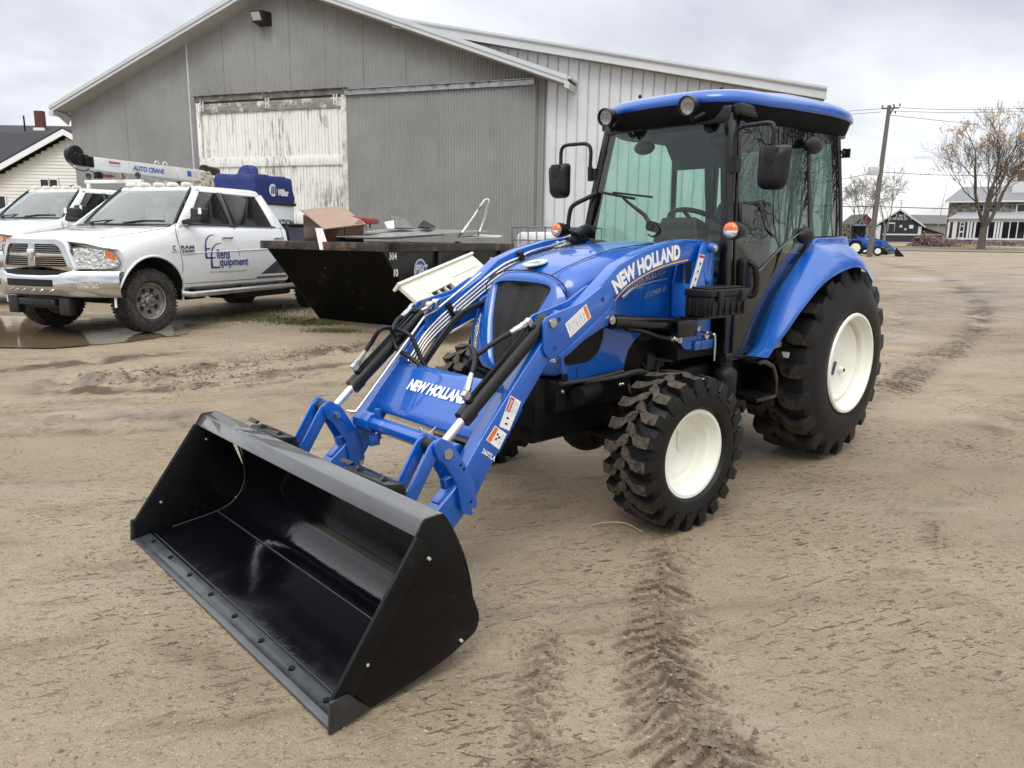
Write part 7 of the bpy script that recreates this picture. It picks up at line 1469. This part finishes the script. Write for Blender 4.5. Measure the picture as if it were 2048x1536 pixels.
for k in range(4): lugs([(1.2+.5*k, 3.9-.3*k), (1.7+.55*k, 4.2-.3*k), (2.6+.5*k, 4.7-.35*k)], .10, .075, .006, .004, .5, chev=.4, brk=.42)
def rough(pts, w, amp, dk, wet=0):
    global H, dark, wetm
    l, s, m = track(pts, w); win = np.exp(-(l/w)**2)*m*np.clip(1+.9*fbm(GX, GY, 1.5, 3, 4), 0, 1.6); cl = np.clip(fbm(GX, GY, 6, 3, 0)+.1, -.5, 1)
    H += win*amp*(cl-.35); dark += win*dk*np.clip(.55+1.3*fbm(GX, GY, 5, 3, 5), 0, 1.2); wetm += win*wet
rough([(-4.6, 6.6), (-3.93, 6.72), (-3.14, 7.30), (-2.28, 8.2), (-1.5, 9.0)], .26, .075, 1.15); rough([(-6.2, 6.7), (-5.0, 7.14), (-4.3, 7.6), (-3.5, 8.2)], .16, .05, .9)
rough([(-4.4, 6.3), (-3.23, 6.44), (-2.7, 6.8), (-2.06, 7.39), (-1.4, 8.0)], .12, .05, .95); rough([(-3.8, 5.9), (-3.0, 6.2), (-2.2, 6.8), (-1.5, 7.5)], .07, .04, .5)
rough([(-4.6, 5.4), (-3.6, 5.45), (-2.6, 5.75), (-1.6, 6.3)], .22, .03, .45, .7); rough([(-4.2, 5.05), (-2.9, 5.2), (-1.8, 5.7)], .10, .03, .5)
rough([(-1.3, 2.45), (-.9, 2.2), (-.7, 1.9)], .07, .02, .25)
rough([(4, 9.5), (9, 16), (20, 30)], .9, .03, .35, .5); rough([(9, 12), (16, 22), (30, 36)], 1.2, .03, .4, .8); rough([(-2, 10), (2, 11), (8, 24), (16, 40)], .5, .02, .3, .3); rough([(6, 30), (20, 36), (40, 40)], 2.2, .02, .45, .4); rough([(12, 24), (22, 30), (40, 34)], .8, .0, -.1, 1.6)
for q_ in ([(26, 46), (20.6, 43), (17.3, 31.4), (12.1, 19.9), (9.2, 14.5), (6.3, 10.2), (4.6, 8.1), (3.4, 6.7), (2.4, 5.55)], [(14, 46), (12, 34), (8.2, 22), (5.6, 15), (4.2, 11), (3.6, 8.6)]): rough(q_, .22, .03, .42)
rough([(30, 40), (22, 30), (15, 19), (10.5, 12.5), (8, 8.5)], .35, .03, .5); rough([(7.5, 16), (11, 19), (16, 20), (24, 21)], .3, .03, .5); rough([(3, 14), (5.5, 19), (9, 26)], .3, .03, .45); rough([(5.5, 7.2), (4.2, 6.0), (2.8, 5.0)], .22, .02, .30)
lugs([(2.35, 3.9), (2.05, 3.35), (1.95, 3.05)], .06, .05, .007, .010, .9, brk=.1); lugs([(1.84, 2.95), (1.92, 2.72), (1.98, 2.5)], .05, .05, .007, .012, .9, brk=.1); lugs([(1.95, 2.5), (1.75, 2.35), (1.62, 2.2)], .06, .055, .008, .014, .9); lugs([(1.62, 2.2), (1.75, 2.0), (1.6, 1.8)], .07, .07, .008, .014, .8)
# tyres press the mud; flat pads under wheels and bucket, basin of the puddle
tc0, ts0 = math.cos(3.8914), math.sin(3.8914); LX = (GX-1.7791)*tc0+(GY-5.3026)*ts0; LY = -(GX-1.7791)*ts0+(GY-5.3026)*tc0
pad = np.zeros(GX.shape)
for x, y in ((0, .53), (0, -.53), (1.861, .605), (1.861, -.605)): pad = np.maximum(pad, np.exp(-(((LX-x)/.30)**4+((LY-y)/.30)**4)))
pad = np.maximum(pad, np.exp(-(((LX-3.72)/.36)**6+(LY/1.0)**8)))
H = H*(1-pad)+pad*(G0-.006)
PUD = [(-9, 10.4), (-7.6, 8.5), (-5.9, 8.3), (-5.15, 8.4), (-4.75, 8.95), (-4.5, 9.55), (-4.25, 10.1), (-4.9, 10.75), (-6.2, 11.05), (-9, 11.4)]
pc = np.array(PUD); inside = np.zeros(GX.shape, bool); j = len(pc)-1
for i in range(len(pc)):
    cnd = ((pc[i, 1] > GY) != (pc[j, 1] > GY)) & (GX < (pc[j, 0]-pc[i, 0])*(GY-pc[i, 1])/(pc[j, 1]-pc[i, 1]+1e-12)+pc[i, 0]); inside ^= cnd; j = i
dmin = np.full(GX.shape, 9.); 
for i in range(len(pc)):
    a, b_ = pc[i-1], pc[i]; d = b_-a; t_ = np.clip(((GX-a[0])*d[0]+(GY-a[1])*d[1])/(d@d), 0, 1); dmin = np.minimum(dmin, np.hypot(GX-a[0]-t_*d[0], GY-a[1]-t_*d[1]))
sdf = np.where(inside, -dmin, dmin)+.22*fbm(GX, GY, 1.1, 3, 2); zp = .148
basin = np.clip(.5-sdf/.5, 0, 1); H = H*(1-basin)+basin*(zp-.03+.010*fbm(GX, GY, 2, 2, 1)); wetm += np.clip(.9-np.abs(sdf-.05)/.5, 0, 1); dark += .5*np.clip(.9-np.abs(sdf)/.45, 0, 1)
nx, ny = len(gx_), len(gy_); me = bpy.data.meshes.new('ground'); co3 = np.stack([GX, GY, H], -1).reshape(-1, 3).astype(np.float32)
me.vertices.add(nx*ny); me.vertices.foreach_set('co', co3.ravel()); idx = np.arange(nx*ny).reshape(ny, nx); q = np.stack([idx[:-1, :-1], idx[:-1, 1:], idx[1:, 1:], idx[1:, :-1]], -1).reshape(-1)
nf = (nx-1)*(ny-1); me.loops.add(nf*4); me.loops.foreach_set('vertex_index', q.astype(np.int32)); me.polygons.add(nf); me.polygons.foreach_set('loop_start', np.arange(0, nf*4, 4, dtype=np.int32)); me.polygons.foreach_set('use_smooth', np.ones(nf, bool)); me.update(); me.validate()
for nm, arr in (('churn_and_shade', np.clip(dark, -.2, 1.3)), ('damp', np.clip(wetm, 0, 1))): at_ = me.attributes.new(nm, 'FLOAT', 'POINT'); at_.data.foreach_set('value', arr.astype(np.float32).ravel())
GO = bpy.data.objects.new('ground', me); COL.objects.link(GO); struct(GO)
m, t, b = nt('mud_ground'); tc = t.nodes.new('ShaderNodeTexCoord')
def gn(s, d=6, r=.6, st=None): return noise(t, s, d, r, stretch=st)
nl, nm_, nf_, ng = gn(.35, 6), gn(2.2, 8, .65), gn(28, 6, .7), gn(130, 3, .6)
base = ramp(t, nl.outputs[0], ((.3, (.235, .180, .118)), (.5, (.305, .238, .158)), (.7, (.375, .298, .202)))).outputs[0]
base = mixc(t, ramp(t, nm_.outputs[0], ((.42, (0, 0, 0)), (.72, (.75, .75, .75)))).outputs[0], base, (.24, .188, .128))
base = mixc(t, ramp(t, nf_.outputs[0], ((.50, (0, 0, 0)), (.80, (.8, .8, .8)))).outputs[0], base, (.17, .132, .092))
base = mixc(t, ramp(t, ng.outputs[0], ((.60, (0, 0, 0)), (.72, (.85, .85, .85)))).outputs[0], base, (.50, .44, .34))
vor = N(t, 'TexVoronoi', i_Scale=62); t.links.new(tc.outputs['Object'], vor.inputs['Vector']); base = mixc(t, ramp(t, vor.outputs['Distance'], ((.10, (.6, .6, .6)), (.20, (0, 0, 0)))).outputs[0], base, (.40, .36, .30))
a1 = N(t, 'Attribute', attribute_name='churn_and_shade'); a2 = N(t, 'Attribute', attribute_name='damp')
dk_ = N(t, 'Math', operation='MULTIPLY_ADD', i_1=1.25, i_2=.0, use_clamp=True); t.links.new(a1.outputs['Fac'], dk_.inputs[0]); base = mixc(t, dk_.outputs[0], base, (.095, .068, .045))
ns = gn(75, 4, .7); base = mixc(t, ramp(t, ns.outputs[0], ((.56, (0, 0, 0)), (.66, (.75, .75, .75)))).outputs[0], base, (.12, .092, .064))
# crisp little drag cracks in the smeared mud
def rotn(sc_, det, rg_, ang_, st):
    mp0 = N(t, 'Mapping'); mp0.inputs['Rotation'].default_value = (0, 0, R(ang_)); t.links.new(tc.outputs['Object'], mp0.inputs[0]); mp1 = N(t, 'Mapping'); mp1.inputs['Scale'].default_value = st; t.links.new(mp0.outputs[0], mp1.inputs[0])
    n_ = N(t, 'TexNoise', i_Scale=sc_, i_Detail=det, i_Roughness=rg_); t.links.new(mp1.outputs[0], n_.inputs['Vector']); return n_
c1, c2, cm = rotn(10, 6, .66, -24, (1, 4.2, 1)), rotn(19, 5, .62, 16, (1, 3.6, 1)), gn(.9, 5)
k1 = ramp(t, c1.outputs[0], ((.595, (0, 0, 0)), (.635, (1, 1, 1)))); k2 = ramp(t, c2.outputs[0], ((.615, (0, 0, 0)), (.65, (1, 1, 1)))); km = ramp(t, cm.outputs[0], ((.42, (0, 0, 0)), (.60, (1, 1, 1))))
ka = N(t, 'Math', operation='MAXIMUM'); t.links.new(k1.outputs[0], ka.inputs[0]); t.links.new(k2.outputs[0], ka.inputs[1]); kk = N(t, 'Math', operation='MULTIPLY'); t.links.new(ka.outputs[0], kk.inputs[0]); t.links.new(km.outputs[0], kk.inputs[1])
kc = N(t, 'Math', operation='MULTIPLY', i_1=.85); t.links.new(kk.outputs[0], kc.inputs[0]); base = mixc(t, kc.outputs[0], base, (.085, .064, .043))
# grey washed-out gravel film
gf = gn(.9, 7, .7, (.5, 1.6, 1)); base = mixc(t, ramp(t, gf.outputs[0], ((.52, (0, 0, 0)), (.72, (.55, .55, .55)))).outputs[0], base, (.34, .295, .24))
t.links.new(base, b.inputs['Base Color'])
rr = ramp(t, gf.outputs[0], ((.35, (.82,)*3), (.62, (.62,)*3), (.78, (.45,)*3))); rw = mixc(t, a2.outputs['Fac'], rr.outputs[0], (.20, .20, .20)); t.links.new(rw, b.inputs['Roughness'])
h1 = N(t, 'Math', operation='MULTIPLY_ADD', i_1=.55); t.links.new(nf_.outputs[0], h1.inputs[0]); t.links.new(ng.outputs[0], h1.inputs[2]); h2 = N(t, 'Math', operation='MULTIPLY_ADD', i_1=1.6); t.links.new(nm_.outputs[0], h2.inputs[0]); t.links.new(h1.outputs[0], h2.inputs[2]); h3 = N(t, 'Math', operation='MULTIPLY_ADD', i_1=-1.3); t.links.new(kk.outputs[0], h3.inputs[0]); t.links.new(h2.outputs[0], h3.inputs[2]); bump(t, b, h3.outputs[0], .010, .9)
b.inputs['Specular IOR Level'].default_value = .35
me.materials.append(m)
# loose crumbs and pebbles
rs = random.Random(12); mb_ = MB(); MCR = [M('mud_crumb', (.17, .13, .092), .9, 0, 0, .35, 9), M('pebble', (.30, .265, .215), .7, 0, 0, .3, 9)]
def hat(x, y): i = min(ny-2, max(0, int(np.searchsorted(gy_, y))-1)); j_ = min(nx-2, max(0, int(np.searchsorted(gx_, x))-1)); return float(H[i, j_])
TP_ = smoothpath([(a, c, 0) for a, c in main_t], 12)
def stone_at(x, y, s_, mi):
    z = hat(x, y); a = rs.uniform(0, 6.28); k = [(rs.uniform(.7, 1.3)*s_) for _ in range(6)]; ca_, sa_ = math.cos(a), math.sin(a)
    vs = [(k[0], 0, 0), (-k[1], 0, 0), (0, k[2]*.7, 0), (0, -k[3]*.7, 0), (0, 0, k[4]*.6), (0, 0, -k[5]*.5)]
    mb_.add([(x+v[0]*ca_-v[1]*sa_, y+v[0]*sa_+v[1]*ca_, z+v[2]+s_*.15) for v in vs], [(0, 2, 4), (2, 1, 4), (1, 3, 4), (3, 0, 4), (2, 0, 5), (1, 2, 5), (3, 1, 5), (0, 3, 5)], mi)
for i in range(1500): p = TP_[min(len(TP_)-1, int(len(TP_)*(1-rs.random()**1.6*.9)))]; stone_at(p.x+rs.gauss(0, .085), p.y+rs.gauss(0, .03), abs(rs.gauss(0, .006))+.0025, 0)
for i in range(260):
    p = TP_[rs.randrange(int(len(TP_)*.38), len(TP_))]; stone_at(p.x+rs.gauss(0, .10), p.y+rs.gauss(0, .03), rs.uniform(.009, .019), 0)
for i in range(700): p = (rs.gauss(.09, .05), rs.uniform(1.5, 2.5)); stone_at(p[0]+.08*(p[1]-2), p[1], abs(rs.gauss(0, .005))+.002, 0)
for i in range(5200): yy = 1.5+rs.random()**1.7*9; stone_at(rs.uniform(-.75, .75)*yy, yy, abs(rs.gauss(0, .003))+.0018+.0004*yy, 0 if rs.random() < .55 else 1)
for cxy in (((-3.93, 6.72), (-3.14, 7.3)), ((-3.14, 7.3), (-2.28, 8.2)), ((-2.28, 8.2), (-1.5, 9.0)), ((-3.23, 6.44), (-2.06, 7.39))):
    for i in range(330): u = rs.random(); stone_at(cxy[0][0]+(cxy[1][0]-cxy[0][0])*u+rs.gauss(0, .16), cxy[0][1]+(cxy[1][1]-cxy[0][1])*u+rs.gauss(0, .14), abs(rs.gauss(0, .011))+.005, 0)
o = mb_.build('mud_crumbs', MCR, None, smooth=0); struct(o, 'stuff'); o['label'] = 'loose crumbs of dried mud and small pebbles scattered over the yard'
# puddle
b = MB(); xs_, ys_ = np.linspace(-9.6, -3.4, 110), np.linspace(7.6, 12.3, 90); vi = {}
for i, y in enumerate(ys_):
    for j_, x in enumerate(xs_):
        a_ = min(ny-1, int(np.searchsorted(gy_, y))); c_2 = min(nx-1, int(np.searchsorted(gx_, x)))
        if sdf[a_, c_2] < .30: vi[i, j_] = len(b.v); b.v.append((x, y, zp))
for (i, j_) in list(vi):
    if all(k in vi for k in ((i+1, j_), (i, j_+1), (i+1, j_+1))): b.f.append((vi[i, j_], vi[i, j_+1], vi[i+1, j_+1], vi[i+1, j_])); b.m.append(0)
m, t, bb_ = nt('muddy_water'); bb_.inputs['Specular IOR Level'].default_value = .25; bb_.inputs['Base Color'].default_value = (.13, .095, .058, 1); bb_.inputs['Roughness'].default_value = .07; n = noise(t, 3, 3); bump(t, bb_, n.outputs[0], .0015); o = b.build('puddle', m, None); struct(o)
# grass patches near the dumpster
b = MB(); GRS = M('yard_grass', (.075, .085, .022), .8, 0, 0, .45, 2)
for i in range(5200):
    k = rs.choice(((-3.35, 11.0, .55, .35), (-2.95, 10.7, .40, .22), (-4.0, 11.3, .6, .5), (-3.6, 12.6, 1.0, .8), (-2.4, 9.9, .30, .14))); x, y = rs.gauss(k[0], k[2]*.6), rs.gauss(k[1], k[3]*.6)
    if y < 9.7: continue
    h = rs.uniform(.015, .06); a = rs.uniform(0, 6.28); w_ = .006; z = hat(x, y)-.004; dx_, dy_ = math.cos(a)*w_, math.sin(a)*w_; ox, oy = rs.gauss(0, .02), rs.gauss(0, .02)
    b.add([(x-dx_, y-dy_, z), (x+dx_, y+dy_, z), (x+ox, y+oy, z+h)], [(0, 1, 2)])
o = b.build('grass', GRS, None, smooth=0); struct(o, 'stuff')
# road and verge beyond the yard
def strip(nm, y0, y1, off, mt, x0=-60, x1=160): q = MB(); q.loft([[(x, y, gz(y)+off) for x in np.linspace(x0, x1, 30)] for y in np.linspace(y0, y1, 8)], False, False); return struct(q.build(nm, mt, None))
strip('road', 71, 79, .05, M('asphalt', (.14, .135, .13), .75, 0, 0, .25, .4, dirt=(.22, .19, .15), dscale=.3)); strip('grass_verge', 80, 92, .05, M('verge', (.12, .11, .05), .9, 0, 0, .4, .5, dirt=(.17, .14, .08), dscale=.4), 46, 160); strip('lawn', 79.5, 200, .03, M('far_lawn', (.13, .125, .06), .9, 0, 0, .35, .2), -200, 46); strip('driveway', 79.3, 127, .08, M('driveway', (.27, .24, .20), .9, 0, 0, .2, .3), 58, 70)
# straw by the front tyre
P_ = [at_depth(px, py, 3.6) for px, py in ((1173, 1042), (1200, 1037), (1235, 1038), (1262, 1053))]; P_ = [Vector(W_) for W_ in ((.40, 3.50, .006), (.48, 3.53, .014), (.58, 3.52, .016), (.655, 3.44, .004))]
b = MB(); b.tube(smoothpath(P_, 6), .0022, 5); o = b.build('straw', M('straw', (.5, .42, .3), .7), None); tag(o, 'single curved straw lying on the mud beside the front tyre', 'straw')
# ------------------------------------------------------------------ camera, light, world
cd = bpy.data.cameras.new('camera'); co = bpy.data.objects.new('camera', cd); COL.objects.link(co); SC.camera = co
cd.sensor_width = 36; cd.lens = CAM['f']/2048*36; cd.clip_end = 3000; cd.clip_start = .05
co.matrix_world = Matrix(((RT.x, UP.x, -FW.x, EYE.x), (RT.y, UP.y, -FW.y, EYE.y), (RT.z, UP.z, -FW.z, EYE.z), (0, 0, 0, 1)))
SUN_EL, SUN_AZ = R(50), R(200)
w = bpy.data.worlds.new('World'); SC.world = w; w.use_nodes = True; t = w.node_tree; t.nodes.clear()
out = t.nodes.new('ShaderNodeOutputWorld'); bg = t.nodes.new('ShaderNodeBackground'); t.links.new(bg.outputs[0], out.inputs[0])
sky = t.nodes.new('ShaderNodeTexSky'); sky.sky_type = 'NISHITA'; sky.sun_disc = False; sky.sun_elevation = SUN_EL; sky.sun_rotation = SUN_AZ; sky.dust_density = 4; sky.air_density = 1
tc = t.nodes.new('ShaderNodeTexCoord'); sep = t.nodes.new('ShaderNodeSeparateXYZ'); t.links.new(tc.outputs['Generated'], sep.inputs[0])
# cloud layer: direction projected on a high plane
zz = N(t, 'Math', operation='MAXIMUM', i_1=.0); t.links.new(sep.outputs[2], zz.inputs[0])
za = N(t, 'Math', operation='ADD', i_1=.22); t.links.new(zz.outputs[0], za.inputs[0])
dx = N(t, 'Math', operation='DIVIDE'); t.links.new(sep.outputs[0], dx.inputs[0]); t.links.new(za.outputs[0], dx.inputs[1])
dy = N(t, 'Math', operation='DIVIDE'); t.links.new(sep.outputs[1], dy.inputs[0]); t.links.new(za.outputs[0], dy.inputs[1])
cb = t.nodes.new('ShaderNodeCombineXYZ'); t.links.new(dx.outputs[0], cb.inputs[0]); t.links.new(dy.outputs[0], cb.inputs[1])
n1 = N(t, 'TexNoise', i_Scale=1.0, i_Detail=8, i_Roughness=.52, i_Distortion=.35); t.links.new(cb.outputs[0], n1.inputs['Vector'])
cl = ramp(t, n1.outputs[0], ((.32, (5.3, 5.5, 5.95)), (.45, (6.9, 7.1, 7.5)), (.55, (8.6, 8.75, 9.0)), (.66, (10.2, 10.3, 10.4))))
# overcast: brighter overhead, a pale warm band near the horizon
el = ramp(t, sep.outputs[2], ((0.0, (.86, .855, .82)), (.04, (.88, .87, .83)), (.10, (.80, .805, .82)), (.33, (.77, .777, .795)), (.55, (1.4, 1.4, 1.38)), (1.0, (2.1, 2.1, 2.06))))
mul = mixc(t, 1.0, cl.outputs[0], el.outputs[0], 'MULTIPLY')
mx = mixc(t, .93, sky.outputs[0], mul)
t.links.new(mx, bg.inputs[0]); bg.inputs[1].default_value = .10
sd_ = bpy.data.lights.new('sun', 'SUN'); sd_.energy = .9; sd_.angle = R(25); sd_.color = (1, .97, .92); so = bpy.data.objects.new('sun', sd_); COL.objects.link(so)
so.rotation_euler = (R(90)-SUN_EL, 0, R(180)-SUN_AZ)
vs_ = SC.view_settings; vs_.view_transform = 'Standard'; vs_.look = 'None'; vs_.gamma = 1; vs_.use_curve_mapping = False; vs_.exposure = 0.56
SC.cycles.max_bounces = 10; SC.cycles.transparent_max_bounces = 16; SC.cycles.use_denoising = True
